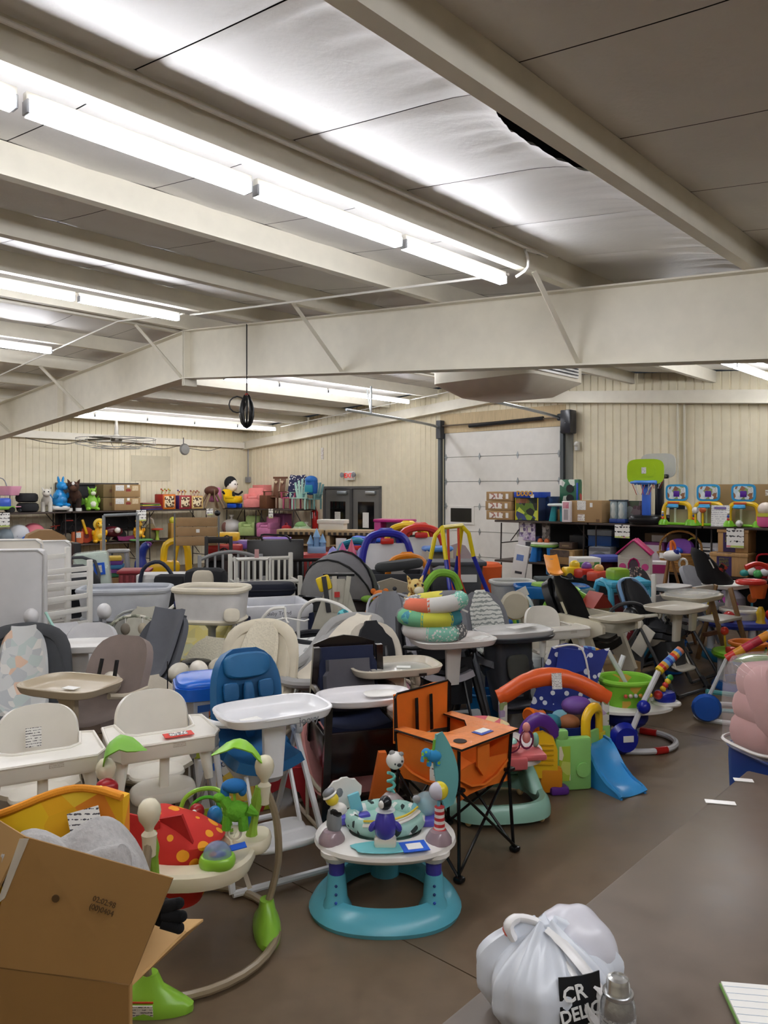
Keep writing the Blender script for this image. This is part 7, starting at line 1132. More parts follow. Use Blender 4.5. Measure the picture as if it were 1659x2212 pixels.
BGE = M('#b7b3a4', .9, kind='fabric'); P(hs, 'fabric_sling', MB().sheet([[(-.3*(.25+.75*j/5)+.6*(.25+.75*j/5)*i/4, -.06-.06*math.sin(math.pi*i/4)*(j/5), 1.12-.13*j) for i in range(5)] for j in range(6)], .012), BGE); [P(hs, 'strap', MB().box((x, -.1, .98), (.045, .01, .34), .002, (0, 4*x*20, 0)), m_) for x, m_ in ((-.1, M('#3a3a3c', .8)), (-.02, M('#b8b2a2', .8)), (.09, BGE))]; P(hs, 'yellow_trim', MB().box((-.12, -.07, 1.08), (.13, .05, .14), .02, (0, -20, 0)), M('#e8c81c', .6)); P(hs, 'red_trim', MB().box((.0, -.12, .98), (.05, .006, .05)), M('#c0322c', .6))
for i, (px, tt, w_) in enumerate(((868, 7.5, .5), (915, 7.3, .46), (965, 7.45, .5))):
    t = T('folded_playard', 'folded grey fabric playard, %s' % ('beside the giraffe toy', 'the middle of the folded three', 'with teal tipped corners')[i], 'playard', AT(px, tt), (-12, 8, 16)[i], 'folded grey playards'); GFf = M(('#6f6f72', '#5d5e61', '#6a6a6c')[i], .9, kind='fabric')
    P(t, 'fabric_fold', MB().sheet([[(-w_/2+w_*k/8, .06*math.sin(k*2.2+j), .05+.14*j+(.1*math.cos(k*1.6) if j == 5 else 0)) for k in range(9)] for j in range(6)], .03), GFf)
    for k in range(4): x = -w_/2+w_*(k+.2)/3.5; P(t, 'folding_pole', MB().tube([(x*.7, -.05, 0), (x, -.06, .84)], .012, 6), BLACKP); P(t, 'corner_cap', MB().ball((x, -.05, .86), (.05, .045, .04), 10, 7), M('#2f8fa0', .7) if i == 2 else M('#5a5b5e', .8))
t = critter('plush_giraffe', 'yellow spotted giraffe toy arch leaning over the folded playards', (*AT(895, 7.6)[:2], .62), 20, .8, M('#e3c67c', .85, kind='dots', col2='#a8743a', scale=20), M('#e9dfc4', .85), ears='horn'); P(t, 'green_arch', MB().tube([(.1, 0, .4), (.28, 0, .62), (.52, 0, .6), (.62, 0, .42)], .05, 8, k=4), M('#7fb83a', .7))
t = critter('plush_monkey', 'orange and green plush toy sitting behind the canopy playard', (*AT(820, 7.9)[:2], .5), 0, .75, M('#dd7a2a', .8, kind='fabric'), M('#7fb04a', .8))
P(t, 'green_leaf', MB().ball((-.16, 0, .45), (.1, .04, .05), 10, 6), M('#79a83c', .7))
t = T('rocking_cradle', 'tan upholstered cradle headboard with round button', 'cradle', AT(845, 8.9), 0); P(t, 'headboard', MB().prism([(-.34, .3), (-.34, .72), (-.2, .88), (0, .94), (.2, .88), (.34, .72), (.34, .3)], -.03, .03, 'xz'), M('#a89f8c', .8, kind='fabric')); P(t, 'button', MB().ball((.04, -.03, .82), (.025, .01, .025), 10, 6), DKGREY); P(t, 'base', MB().box((0, .1, .16), (.68, .3, .3), .03), M('#8f887a', .7))
for i, (px, tt, c, hh, rz_, th_) in enumerate(((22, 6.6, '#d9d8d8', 1.45, -8, .14), (52, 7.3, '#e6e0d4', 1.5, -4, .12), (92, 8.2, '#dfdedc', 1.42, -2, .12))):
    t = T('crib_mattress', '%s crib mattress standing upright, %s' % (('pale grey', 'cream', 'white')[i], ('nearest the aisle', 'behind the grey one', 'farthest back of the three')[i]), 'mattress', AT(px-12, tt), rz_+20, 'upright crib mattresses'); P(t, 'mattress_body', MB().box((0, 0, hh/2), (.68, th_, hh), .05), M(c, .6)); P(t, 'edge_piping', MB().tube([(-.32, -th_/2, .03), (-.33, -th_/2, hh-.05), (-.28, -th_/2, hh-.01), (.28, -th_/2, hh-.01), (.33, -th_/2, hh-.05), (.32, -th_/2, .03)], .008, 6), M('#c9c8c6', .6)); P(t, 'vent_eyelet', MB().cyl((.24, -th_/2-.004, hh*.42), (.24, -th_/2, hh*.42), .014, n=10), DKGREY)
for i, (px, tt) in enumerate(((88, 7.0), (118, 7.25), (135, 7.6))):
    t = T('crib_side_panel', 'white slatted crib side leaning upright, %s' % ('nearest of the three', 'middle of the three', 'farthest of the three')[i], 'crib panel', AT(px, tt), 64-6*i, 'leaning crib panels'); hh = 1.42-.12*i
    for y in (-.3, .3): P(t, 'stile', MB().box((y, 0, hh/2), (.05, .03, hh), .006), WHITE)
    for k in range(10): P(t, 'slat', MB().box((0, 0, .08+(hh-.16)*k/9), (.56, .018, .045), .004), WHITE)
carton('dark navy fabric storage box in front of the mattresses', AT(125, 6.35), 20, .5, .4, .72, M('#2c3040', .85, kind='fabric'), [], 'storage_box', 'box', None, False); carton('charcoal fabric storage box at the foot of the grey mattress', AT(18, 6.2), 15, .44, .34, .76, M('#34363c', .85, kind='fabric'), [], 'storage_box', 'box', None, False)
carton('navy packaged baby gear box by the charcoal rocker', AT(10, 5.75), 30, .4, .3, .82, M('#20294e', .4), [(.3, .7, .3, .4, M('#3a5ac0', .3))], 'product_box', 'box', None, False)
# ================================================================ far floor: strollers, cribs, play furniture
t = T('baby_stroller', 'black baby stroller with hood beside the leaning crib panels', 'stroller', AT(172, 9.0), 30)
P(t, 'hood', MB().sheet([[(.26*math.cos(b), .1+.3*math.sin(a)*math.sin(b), .72+.36*math.cos(a)*math.sin(b)) for b in [.1+(math.pi-.2)*j/7 for j in range(8)]] for a in [-1.2+.45*i for i in range(5)]], .01), BLKF); P(t, 'seat', MB().strip([(-.3, .45), (-.05, .42), (.1, .5), (.22, .8)], .42, .04, .05), BLKF); P(t, 'handle', MB().tube([(-.24, .2, .6), (-.24, .42, 1.08), (.24, .42, 1.08), (.24, .2, .6)], .02, 8, k=3), DKGREY)
for x in (-1, 1): P(t, 'frame', MB().tube([(x*.24, .3, .9), (x*.26, -.35, .12)], .016, 7), DKSTEEL); P(t, 'frame', MB().tube([(x*.24, .1, .6), (x*.26, .35, .12)], .016, 7), DKSTEEL); [P(t, 'wheel', MB().cyl((x*.26-.02, y, .1), (x*.26+.02, y, .1), .1, n=16), BLACKP) for y in (-.35, .35)]
t = T('wrapped_mattress', 'clear wrapped green crib pad with blue taped tag', 'mattress', AT(228, 9.2), 12); P(t, 'pad', MB().box((0, 0, .6), (.4, .16, 1.16), .04, (0, -6, 0)), M('#bcd0c0', .2, kind='vinyl')); P(t, 'wrap', MB().box((0, 0, .6), (.43, .19, 1.19), .05, (0, -6, 0)), M('#e6ebe8', .08, alpha=.3)); P(t, 'blue_tape', MB().box((.06, -.102, .98), (.13, .004, .15), 0, (0, -6, 0)), BLUET); P(t, 'price_tag', MB().box((.06, -.106, .98), (.06, .003, .09), 0, (0, -6, 0)), WRITE)
t = T('slatted_box', 'dark red slatted wooden box beside the wrapped pad', 'box', AT(292, 9.9), 10); P(t, 'box_body', MB().box((0, 0, .45), (.36, .4, .9), .02), M('#6d1a20', .6)); [P(t, 'slat', MB().box((-.14+.07*k, -.206, .45), (.04, .02, .84), .004), M('#7a1f26', .55)) for k in range(5)]; P(t, 'rim', MB().box((0, 0, .91), (.4, .44, .04), .01), M('#8a2a30', .5))
t = carton('white carton with red Super lettering in the back row', AT(362, 9.6), 6, .68, .4, .92, M('#d5d5d3', .6), [(-.32, .85, .3, .2, M('#c3c4c4', .6)), (.36, .6, .1, .2, M('#7fa8d0', .5))], 'white_carton', 'box', None, False); text(t, 'Super', .13, (.18, -.206, .79), (90, 0, 0), M('#a03a34', .6), bold=.002); P(t, 'carry_handle', MB().tube([(-.3, -.22, .6), (-.26, -.22, .98), (-.06, -.22, 1.08), (.1, -.22, .9), (.14, -.22, .62)], .024, 8, k=4), M('#20263c', .6))
t = T('infant_car_seat', 'black infant car seat with beige backrest in the back row', 'car seat', AT(442, 9.1), 0); P(t, 'shell', MB().box((0, .06, .62), (.5, .3, .82), .1), BLKF); P(t, 'back_pad', MB().pad(.26, .4, .08, 4, (0, -.1, .82), (84, 0, 0)), M('#cfc6b2', .8, kind='fabric')); P(t, 'side_wing', MB().box((-.42, .1, .7), (.4, .2, .5), .06), BLKF); P(t, 'base', MB().box((0, .05, .12), (.46, .36, .24), .04), BLACKP)
crib('grey wooden crib with arched slatted back in the back row', AT(500, 10.2), 14, .8, .6, 1.04, M('#8c8c8c', .5), .1, .1); 
crib('white wooden crib standing behind the playard', AT(572, 9.4), 20, .76, .5, 1.1, M('#dedcd2', .5), 0, .07)
t = T('bed_rail', 'white bent tube bed rail leaning on the white crib', 'rail', AT(545, 9.05), 5); P(t, 'tube', MB().tube([(-.2, 0, 0), (-.2, 0, 1.08), (-.17, 0, 1.15), (.17, 0, 1.15), (.2, 0, 1.08), (.2, 0, 0)], .014, 7, k=2), WHITE); P(t, 'fabric', MB().box((0, 0, .3), (.38, .01, .5)), M('#d2d4d8', .7)); P(t, 'pink_tag', MB().box((.05, -.02, 1.22), (.05, .004, .1)), M('#d9a6a4', .6))
t = T('headboard', 'tall black wooden headboard standing behind the cribs', 'headboard', AT(595, 11.0), 10); P(t, 'panel', MB().box((0, 0, .65), (.8, .06, 1.2), .01), M('#17120f', .4)); P(t, 'top_rail', MB().tube([(-.18, -.04, 1.24), (-.2, -.04, 1.32), (-.02, -.04, 1.32), (.16, -.04, 1.3), (.22, -.04, 1.22)], .014, 7, k=3), BLACKP); P(t, 'leg', MB().box((-.38, 0, .3), (.05, .07, .6), .005), M('#17120f', .4)); P(t, 'leg', MB().box((.38, 0, .3), (.05, .07, .6), .005), M('#17120f', .4))
t = T('laundry_basket', 'lilac plastic basket balanced behind the black headboard', 'basket', (*AT(598, 11.5)[:2], 1.08), 0); P(t, 'basket_body', MB().dish(.4, .3, .16, .01, 3, 0, .85), M('#a583d6', .5)); P(t, 'rim', MB().tube(sring(.41, .31, 24, 3, .16), .012, 6, True), M('#b494de', .5)); one('dark_cabinet', MB().box((0, 0, .54), (.5, .4, 1.08), .02), M('#3b3634', .7), 'dark cabinet under the lilac basket', 'cabinet', AT(598, 11.5), 0)
carton('lilac plastic tote beside the black headboard', AT(634, 11.7), 5, .26, .3, 1.12, M('#b597dc', .5), [], 'plastic_tote', 'tote', None, False)
crib('black slatted crib side behind the grey canopy', AT(690, 10.6), 10, .85, .4, .98, M('#181413', .45), 0, .07)
one('red_table_top', MB().box((0, 0, .5), (.5, .5, 1.0), .01), M('#b5322c', .5), 'red topped train table behind the black crib', 'table', AT(676, 11.7), 8)
t = T('folded_bassinet_pad', 'navy quilted pad folded over the playard edge', 'pad', (*AT(598, 8.35)[:2], .8), 6); P(t, 'pad', MB().pad(.66, .36, .14, 3.4, (0, 0, .1)), M('#171b2b', .85, kind='fabric')); P(t, 'binding', MB().tube(sring(.66, .36, 28, 3.4, .1), .012, 6, True), M('#10131f', .8)); P(t, 'stand', MB().box((0, .02, -.38), (.4, .2, .76), .02), M('#252833', .8))
# play furniture against the side-wall shelves
t = T('toy_kitchen', 'tan topped wooden toy kitchen with red doors', 'toy kitchen', AT(114, 12.6), 30); WDP = M('#b98a50', .6, kind='wood')
P(t, 'top_hood', MB().prism([(-.32, 1.1), (-.26, 1.24), (-.1, 1.32), (.1, 1.32), (.28, 1.22), (.34, 1.1)], -.2, .2, 'xz'), M('#9c7a52', .7, kind='card')); P(t, 'counter', MB().box((0, 0, 1.07), (.76, .46, .06), .01), WDP)
for x in (-1, 1): P(t, 'side_post', MB().box((.34*x, 0, .54), (.05, .42, 1.04), .006), WDP)
for x, w_ in ((-.17, .28), (.16, .34)): d_ = P(t, 'door', MB().box((x, -.2, .62), (w_, .03, .84), .008), M('#8f1a1f', .5)); P(d_, 'knob', MB().ball((x+.1, -.23, .66), .018, 8, 6), M('#c9b48a', .4))
P(t, 'back_panel', MB().box((0, .19, .54), (.66, .02, 1.0)), M('#5a2a22', .6)); P(t, 'paper_tag', MB().box((-.1, -.225, .98), (.1, .004, .1)), PAPER)
carton('black tall panel board beside the toy kitchen', AT(163, 12.7), 30, .1, .4, 1.12, M('#131214', .6), [], 'panel_board', 'board', None, False)
carton('low tan carton under the balls at the shelf end', AT(28, 12.8), 30, .62, .4, 1.08, CARD, [(.36, .84, .2, .14, PAPER)])
t = T('book_rack', 'wooden rack with blue and red plastic bins', 'rack', AT(190, 12.9), 30); [P(t, 'upright', MB().box((x, 0, .55), (.04, .34, 1.1), .005), WDP) for x in (-.24, .24)]
for k, c in enumerate(('#b5322c', '#2a52c0', '#c23a34', '#2c6a3a')): P(t, 'bin', MB().box((0, -.05, .18+.2*k), (.42, .34, .14), .03), M(c, .45))
t = T('exercise_frame', 'grey tube frame with mint lower poles standing behind the cribs', 'frame', AT(261, 11.6), 14); [P(t, 'pole', MB().tube([(x, 0, .74), (x, 0, 1.58)], .024, 8), M('#8d9296', .4)) or P(t, 'mint_sleeve', MB().tube([(x, 0, .0), (x, 0, .78)], .03, 8), M('#7fc6bd', .45)) for x in (-.24, .24)]; P(t, 'top_bar', MB().tube([(-.24, 0, 1.58), (.24, 0, 1.6)], .024, 8), M('#8d9296', .4)); P(t, 'floor_bar', MB().tube([(-.24, -.3, .02), (-.24, .3, .02)], .024, 8), GREYPL); P(t, 'floor_bar', MB().tube([(.24, -.3, .02), (.24, .3, .02)], .024, 8), GREYPL)
for i, c in enumerate(('#2f6d9a', '#5a2d7a', '#7a3a86', '#c3a43a', '#2c6a48')): one('floor_mat_tile', MB().box((0, 0, .03), (.5-.02*i, .34, .06), .008), M(c, .7), '%s folded play mat in the stack behind the grey frame' % ('teal', 'violet', 'plum', 'mustard', 'green')[i], 'mat', (*AT(230, 11.95)[:2], .62+.062*((2, 3, 1, 4, 0)[i])), 12+3*i, 'stacked play mats')
carton('brown low shelf carrying the stacked play mats', AT(230, 11.95), 12, .6, .4, .61, M('#7a5a36', .8, kind='card'), [], 'low_shelf', 'shelf', None, False)
t = T('walker_toy', 'grey plastic push walker behind the stacked mats', 'push walker', AT(256, 12.3), 10); P(t, 'seat', MB().pad(.36, .24, .06, 3, (0, 0, .98)), M('#a9abae', .4)); [P(t, 'leg', MB().tube([(.12*x, .05*y, .98), (.2*x, .16*y, .0)], .03, 8), M('#96989c', .4)) for x in (-1, 1) for y in (-1, 1)]
t = T('toddler_slide', 'yellow plastic ride-on with arched handle by the shelves', 'ride-on toy', AT(350, 12.4), 20); P(t, 'body', MB().box((-.1, 0, .72), (.5, .3, .2), .06), M('#e6b81c', .4)); P(t, 'arch', MB().tube([(-.1, 0, .7), (-.06, 0, 1.08), (.24, 0, 1.1), (.3, 0, .62)], .055, 8, k=4), M('#e8bd1f', .4)); P(t, 'leg', MB().box((.0, 0, .3), (.3, .26, .64), .04), M('#c94a2c', .4)); P(t, 'strut', MB().tube([(.06, 0, .72), (.12, 0, 1.06)], .03, 8), M('#e6b81c', .4))
t = T('blue_play_post', 'curved blue plastic play post beside the yellow ride-on', 'play post', AT(306, 12.2), 0); P(t, 'post', MB().tube([(-.04, 0, 0), (-.02, 0, .7), (.02, 0, 1.0), (.1, 0, 1.1)], [.12, .1, .07, .06], 10, k=4), M('#20348a', .45)); P(t, 'ring', MB().tube([(.1+.05*math.cos(q), 0, 1.1+.03*math.sin(q)) for q in [i*math.pi/6 for i in range(12)]], .014, 6, True), M('#7a3a8a', .5))
t = T('fabric_screen', 'wide tan fabric screen on silver stands with white tag', 'screen', AT(425, 11.3), 4); [P(t, 'stand_pole', MB().tube([(x, 0, 0), (x, 0, 1.62)], .014, 7), STEEL) or P(t, 'stand_foot', MB().tube([(x-.12, -.1, .01), (x, 0, .3), (x+.12, .1, .01)], .01, 6), STEEL) for x in (-.32, .32)]
for k in range(3): P(t, 'fabric_panel', MB().box((0, 0, 1.49-.14*k), (.6, .03, .135), .012), M('#a5855e', .85, kind='fabric'))
P(t, 'tag', MB().box((.02, -.02, 1.36), (.05, .004, .05)), PAPER); P(t, 'top_hook', MB().ball((.3, 0, 1.62), .045, 10, 7), BLACKP)
one('black_drape', MB().sheet([[(-.55+.11*i, .02*math.sin(i*2), .1+(.02+.1*i)*j/3*(1 if i < 9 else 1)) for i in range(11)] for j in range(4)], .02), M('#0f0f11', .9, kind='fabric'), 'black fabric drape sloping below the tan screen', 'drape', AT(400, 11.0), 0)
t = T('ladder_back_chair', 'black ladder-back wooden chair frame before the tan screen', 'chair', AT(453, 10.9), 8); [P(t, 'upright', MB().box((x, 0, .65), (.05, .05, 1.3), .006) , M('#1d1917', .5)) for x in (-.17, .17)]; [P(t, 'slat', MB().box((0, 0, z), (.34, .025, .09), .006), M('#1d1917', .5)) for z in (.5, .75, 1.0, 1.25)]; P(t, 'seat', MB().box((0, -.16, .44), (.4, .36, .04), .01), M('#1d1917', .5)); [P(t, 'leg', MB().box((x, -.32, .21), (.05, .05, .42), .005), M('#1d1917', .5)) for x in (-.17, .17)]
for i, (px, z, c, w_, lb) in enumerate(((487, 1.0, '#b52a2a', .5, 'red toy case on the low stack behind the grey crib'), (493, 1.16, '#efc22a', .34, 'yellow spotted toy piano on the red case'), (516, 1.04, '#7a5aa0', .3, 'violet toy case at the end of the stack'))):
    t = T('toy_case', lb, 'toy', (*AT(px, 12.0)[:2], z), 5); P(t, 'case_body', MB().box((0, 0, .07), (w_, .3, .14), .03), M(c, .45)); P(t, 'handle', MB().tube([(-.06, -.16, .06), (0, -.19, .1), (.06, -.16, .06)], .01, 6, k=3), BLACKP)
carton('dark cabinet under the toy cases in the back row', AT(497, 12.0), 5, .62, .36, .99, M('#3a2a26', .7), [], 'low_cabinet', 'cabinet', None, False)
for px, tt, c, lb in ((478, 10.4, '#c93a2c', 'red and yellow plastic toy wedge behind the grey crib'), (412, 10.3, '#3c8a2c', 'green foam cushion on the floor before the drape')):
    t = T('foam_block', lb, 'toy', (*AT(px-50*(px > 450), tt)[:2], .0), 0); P(t, 'block', MB().box((0, 0, .42), (.28, .3, .84), .06), M(c, .6)); P(t, 'stripe', MB().box((0, -.152, .74), (.2, .01, .05)), M('#d9d02c', .5) if px > 450 else M('#46982f', .5))
# dollhouse / castle group
t = T('toy_castle_shelf', 'tan wooden play castle counters with battlements', 'play castle', AT(708, 13.2), -14); TANP = M('#b59c72', .6, kind='wood')
for x in (-.46, .42): P(t, 'cornice', MB().box((x, 0, 1.24), (.82, .36, .09), .01), TANP); P(t, 'side_panel', MB().box((x-.36, 0, .6), (.06, .34, 1.2), .006), TANP); P(t, 'side_panel', MB().box((x+.36, 0, .6), (.06, .34, 1.2), .006), TANP); P(t, 'back_panel', MB().box((x, .15, .6), (.7, .02, 1.2)), M('#8a7656', .7)); [P(t, 'dentil', MB().box((x-.33+.094*k, -.185, 1.22), (.05, .012, .05)), M('#3a3128', .6)) for k in range(8)]; [P(t, 'shelf', MB().box((x, 0, z), (.68, .3, .025), .003), TANP) for z in (.5, .8, 1.02)]
P(t, 'white_cornice', MB().box((.08, .05, 1.42), (.5, .26, .07), .01), M('#e0dccf', .5)); P(t, 'white_cornice', MB().box((.08, .05, 1.33), (.44, .24, .12), .006), M('#dcd8ca', .5)); P(t, 'red_roof', MB().prism([(-.18, .86), (.18, .86), (.1, 1.0), (-.1, 1.0)], -.2, -.16, 'xz', None, (.05, 0, 0)), M('#7a3f2c', .6)); P(t, 'white_box', MB().box((.3, -.19, 1.0), (.18, .03, .3), .005), M('#e0ddd6', .5))
t = T('toy_castle', 'small blue glitter toy castle on the red table', 'toy', (*AT(684, 11.6)[:2], 1.01), 0); [P(t, 'tower', MB().lathe([(.05, 0), (.045, h_), (.06, h_), (.0, h_+.14)], (x, 0, 0), 10), M('#7fa8cf', .4)) for x, h_ in ((-.09, .14), (0, .24), (.09, .16))]; P(t, 'wall', MB().box((0, 0, .05), (.26, .1, .1), .01), M('#8fb4d4', .4))
t = T('plastic_castle_tent', 'pink and lilac pointed toy castle top behind the canopy', 'toy', AT(752, 11.2), 0); [P(t, 'spire', MB().lathe([(.1, .78), (.1, .98), (.05, 1.1), (.0, h_)], (x, 0, 0), 10), M(c, .4)) for x, h_, c in ((-.22, 1.14, '#8f8fcf'), (-.08, 1.2, '#c9629a'), (.05, 1.26, '#d4607c'), (.2, 1.14, '#8f9ad4'))]; P(t, 'wall', MB().box((0, 0, .45), (.56, .3, .9), .03), M('#c9709c', .5))
t = T('toy_chest_blue', 'bright blue plastic toy chest with yellow handle', 'chest', (*AT(790, 12.6)[:2], .74), -8); P(t, 'chest_body', MB().box((0, 0, .2), (.42, .34, .4), .03), M('#1a56c8', .4)); P(t, 'lid', MB().box((.05, .0, .42), (.5, .38, .05), .02, (0, 6, 0)), M('#1a5ad0', .4)); P(t, 'handle', MB().ball((.02, -.18, .32), (.06, .02, .02), 10, 6), M('#e8c21c', .4)); P(t, 'tag', MB().box((0, -.175, .18), (.07, .004, .07)), WRITE); one('play_bench', MB().box((0, 0, .36), (.5, .4, .72), .02), M('#4a3b34', .7), 'dark bench under the bright blue toy chest', 'bench', AT(790, 12.6), -8)
easel('teal framed toy easel with white board and side seat', AT(788, 11.6), 6, 1.14, M('#1f7a92', .45), M('#dcdcd8', .4)); t = T('easel_seat', 'teal plastic easel seat leaning beside the teal easel', 'seat', AT(818, 11.35), 0); P(t, 'seat_shell', MB().strip([(-.2, .5), (0, .5), (.1, .62), (.12, .9)], .3, .03, .04), M('#1d7590', .45)); P(t, 'pedestal', MB().box((0, -.05, .24), (.2, .2, .48), .03), M('#1a6a84', .45))
t = T('dollhouse_shelf', 'magenta plastic play cabinet with clear wrap by the wall', 'cabinet', AT(843, 12.9), -20); MG = M('#c0287a', .45); [P(t, 'side_panel', MB().box((x, 0, .72), (.13, .3, 1.44), .03), MG) for x in (-.24, .2)]; P(t, 'top', MB().box((.02, 0, 1.45), (.66, .34, .05), .015), MG); P(t, 'back_panel', MB().box((0, .12, .72), (.4, .02, 1.4)), M('#a07a9a', .2, alpha=.8)); P(t, 'clear_wrap', MB().box((.34, 0, .72), (.1, .3, 1.42), .03), M('#dfe2e4', .08, alpha=.3)); [P(t, 'shelf', MB().box((0, 0, z), (.4, .28, .03)), MG) for z in (.5, .95)]
easel('royal blue framed toy easel with white board', AT(838, 10.7), 8, 1.32, M('#2b2fa8', .45), M('#d9dade', .4))
easel('yellow framed toy easel behind the blue one', AT(876, 11.95), -14, 1.36, M('#e6c022', .45), M('#3f4a46', .5))
easel('small orange framed toy easel with white board', AT(884, 9.9), 10, 1.06, M('#e58a1f', .45), M('#dcd9d4', .4))
easel('red framed toy easel with white board', AT(912, 11.3), 6, 1.36, M('#d0382a', .45), M('#d9d9d2', .4))
t = T('play_stand', 'cream toy play stand with light blue roof', 'play stand', AT(945, 11.0), 10); P(t, 'roof', MB().pad(.44, .36, .08, 4, (0, 0, 1.12)), M('#5a94dc', .4)); [P(t, 'side_panel', MB().box((x, 0, .56), (.05, .3, 1.1), .01), M('#d2cbb4', .5)) for x in (-.17, .17)]; P(t, 'shelf', MB().box((0, 0, .8), (.34, .28, .04), .006), M('#d2cbb4', .5)); P(t, 'back_panel', MB().box((0, .13, .6), (.32, .02, 1.0)), M('#c3bda8', .6))
t = T('toddler_chair_back', 'pale grey rounded kids chair behind the swing set', 'chair', AT(988, 11.6), 0); P(t, 'backrest', MB().prism([(-.22, .3), (-.22, .95), (-.12, 1.1), (0, 1.14), (.12, 1.1), (.22, .95), (.22, .3)], -.03, .03, 'xz'), M('#b0aeb2', .5)); P(t, 'seat', MB().pad(.44, .4, .1, 3, (0, -.16, .4)), M('#d0483a', .5)); P(t, 'base', MB().box((0, -.14, .17), (.36, .34, .34), .03), M('#a9a7ab', .5))
one('fabric_bin', MB().lathe([(.2, 0), (.28, .02), (.3, .3), (.28, .62), (.3, .86), (.26, .9), (.0, .92)], n=24), M('#d8591c', .8, kind='fabric'), 'tall orange fabric bin behind the swing set', 'bin', AT(1040, 11.2), 0)
t = T('storage_tote', 'dark grey plastic storage tote with white label', 'tote', AT(985, 10.3), 4); P(t, 'tote_body', MB().loft([sring(.58, .4, 28, 6, .3), sring(.68, .46, 28, 6, .96)]), M('#55575a', .5)); P(t, 'lid', MB().box((0, 0, .99), (.74, .5, .06), .015), M('#4a4c50', .5)); P(t, 'label', MB().box((.12, -.226, .8), (.24, .004, .1)), PAPER); P(t, 'stand', MB().box((0, 0, .15), (.6, .4, .3), .01), M('#3a3a3c', .7))
one('oval_cushion', MB().pad(.62, .3, .12, 2.2, (0, 0, .06), (0, -6, 0)), M('#3d3f40', .8, kind='fabric'), 'dark grey oval cushion lying behind the canopy playard', 'cushion', (*AT(862, 9.6)[:2], .96), 8)
playard('charcoal playard with striped mesh under the oval cushion', AT(848, 9.7), 4, .8, .56, .92, M('#b9b4a6', .7, kind='stripex', col2='#6c6a66', scale=12), M('#35373c', .8, kind='fabric'), DKGREY)
t = T('toddler_car_seat', 'dark rounded car seat on the grey tote', 'car seat', (*AT(948, 9.7)[:2], .62), 0); P(t, 'shell', MB().box((0, 0, .2), (.36, .3, .4), .12), M('#3b3d40', .6)); P(t, 'base', MB().box((0, 0, -.3), (.34, .28, .62), .02), M('#2c2d30', .7))
# swing set
sw = T('toddler_swing_set', 'yellow and blue metal toddler swing set with red ropes', 'swing set', AT(978, 8.9), 52); YP, BP = M('#e6cf1c', .4), M('#28309c', .4); H = 1.55
P(sw, 'top_bar', MB().tube([(-.2, 0, H), (.2, 0, H+.01)], .026, 8), YP)
for x, sx in ((-.2, -1), (.2, 1)):
    for y in (-.42, .42):
        m_ = (x+sx*.08, y*.24, H*.78); P(sw, 'leg', MB().tube([(x, 0, H), (x+sx*.06, y*.12, H-.08), m_], .024, 8), YP); P(sw, 'leg', MB().tube([m_, (x+sx*.36, y*1.15, .02)], .024, 8), BP)
for x in (-.09, .12): P(sw, 'rope', MB().tube([(x, 0, H), (x, -.02, .95), (x+.0, -.03, .78)], .014, 6), M('#cf4a2c', .6)); P(sw, 'rope', MB().tube([(x, -.02, .98), (x+.12, -.1, .62)], .01, 6), M('#cf4a2c', .6))
P(sw, 'swing_seat', MB().dish(.34, .32, .24, .02, 3, .4, .8), M('#1d2f9e', .45)); P(sw, 'seat_bar', MB().tube([(-.16, -.17, .64), (0, -.2, .66), (.17, -.17, .64)], .035, 8, k=3), M('#cf2f22', .45)); P(sw, 'yellow_rod', MB().tube([(-.3, -.2, .6), (.0, -.2, .58)], .012, 6), M('#e8a83a', .5))
# ================================================================ right-hand toys
t = bassinet('pale grey mesh bassinet among the bright toys', AT(1128, 9.4), 6, .52, .42, .34, .48, M('#b9bab6', .85, kind='fabric'), M('#c6c7c2', .85, kind='fabric'), M('#dcdcd8', .4))
saucer('blue round activity saucer with green arch beside the swing set', AT(1072, 7.9), 10, .95, M('#2a7fb0', .4), M('#e9a02c', .4), M('#1f5f9c', .6), M('#8fc23a', .4), ['#d8452c', '#e8c02a', '#3a9c4a', '#2a68c0', '#e87a2a', '#8fc23a'], M('#8cc63a', .4))
saucer('yellow and orange activity saucer with beige swing motor behind the zigzag chair', AT(1128, 7.6), 30, .95, M('#e8a42a', .4), M('#ecc23a', .4), M('#c9c23a', .7), M('#d97a2a', .4), ['#e8d23a', '#d8602c', '#e9b02a', '#9bb83a', '#e8e0c0'])
t = T('swing_motor_stand', 'beige baby swing with round motor and thin legs', 'baby swing', AT(1112, 7.3), 0); P(t, 'motor', MB().lathe([(0, -.05), (.12, -.04), (.14, 0), (.12, .05), (0, .06)], (0, 0, .86), 18, rot=(90, 0, 0)), M('#b9b19c', .45)); [P(t, 'leg', MB().tube([(.05*x, 0, .82), (.26*x, .1*y, .02)], .016, 7), M('#c3bca8', .45)) for x in (-1, 1) for y in (-1, 1)]
saucer('lime green activity saucer with purple seat behind the black vinyl chair', AT(1212, 8.1), -10, 1.05, M('#2a3a9c', .4), M('#7cbf2c', .35), M('#5a35a8', .6), M('#7cbf2c', .4), ['#8fc63a', '#d8b03a', '#d8452c', '#3a9cc0', '#8fc63a', '#e8c23a'], M('#86c43a', .4))
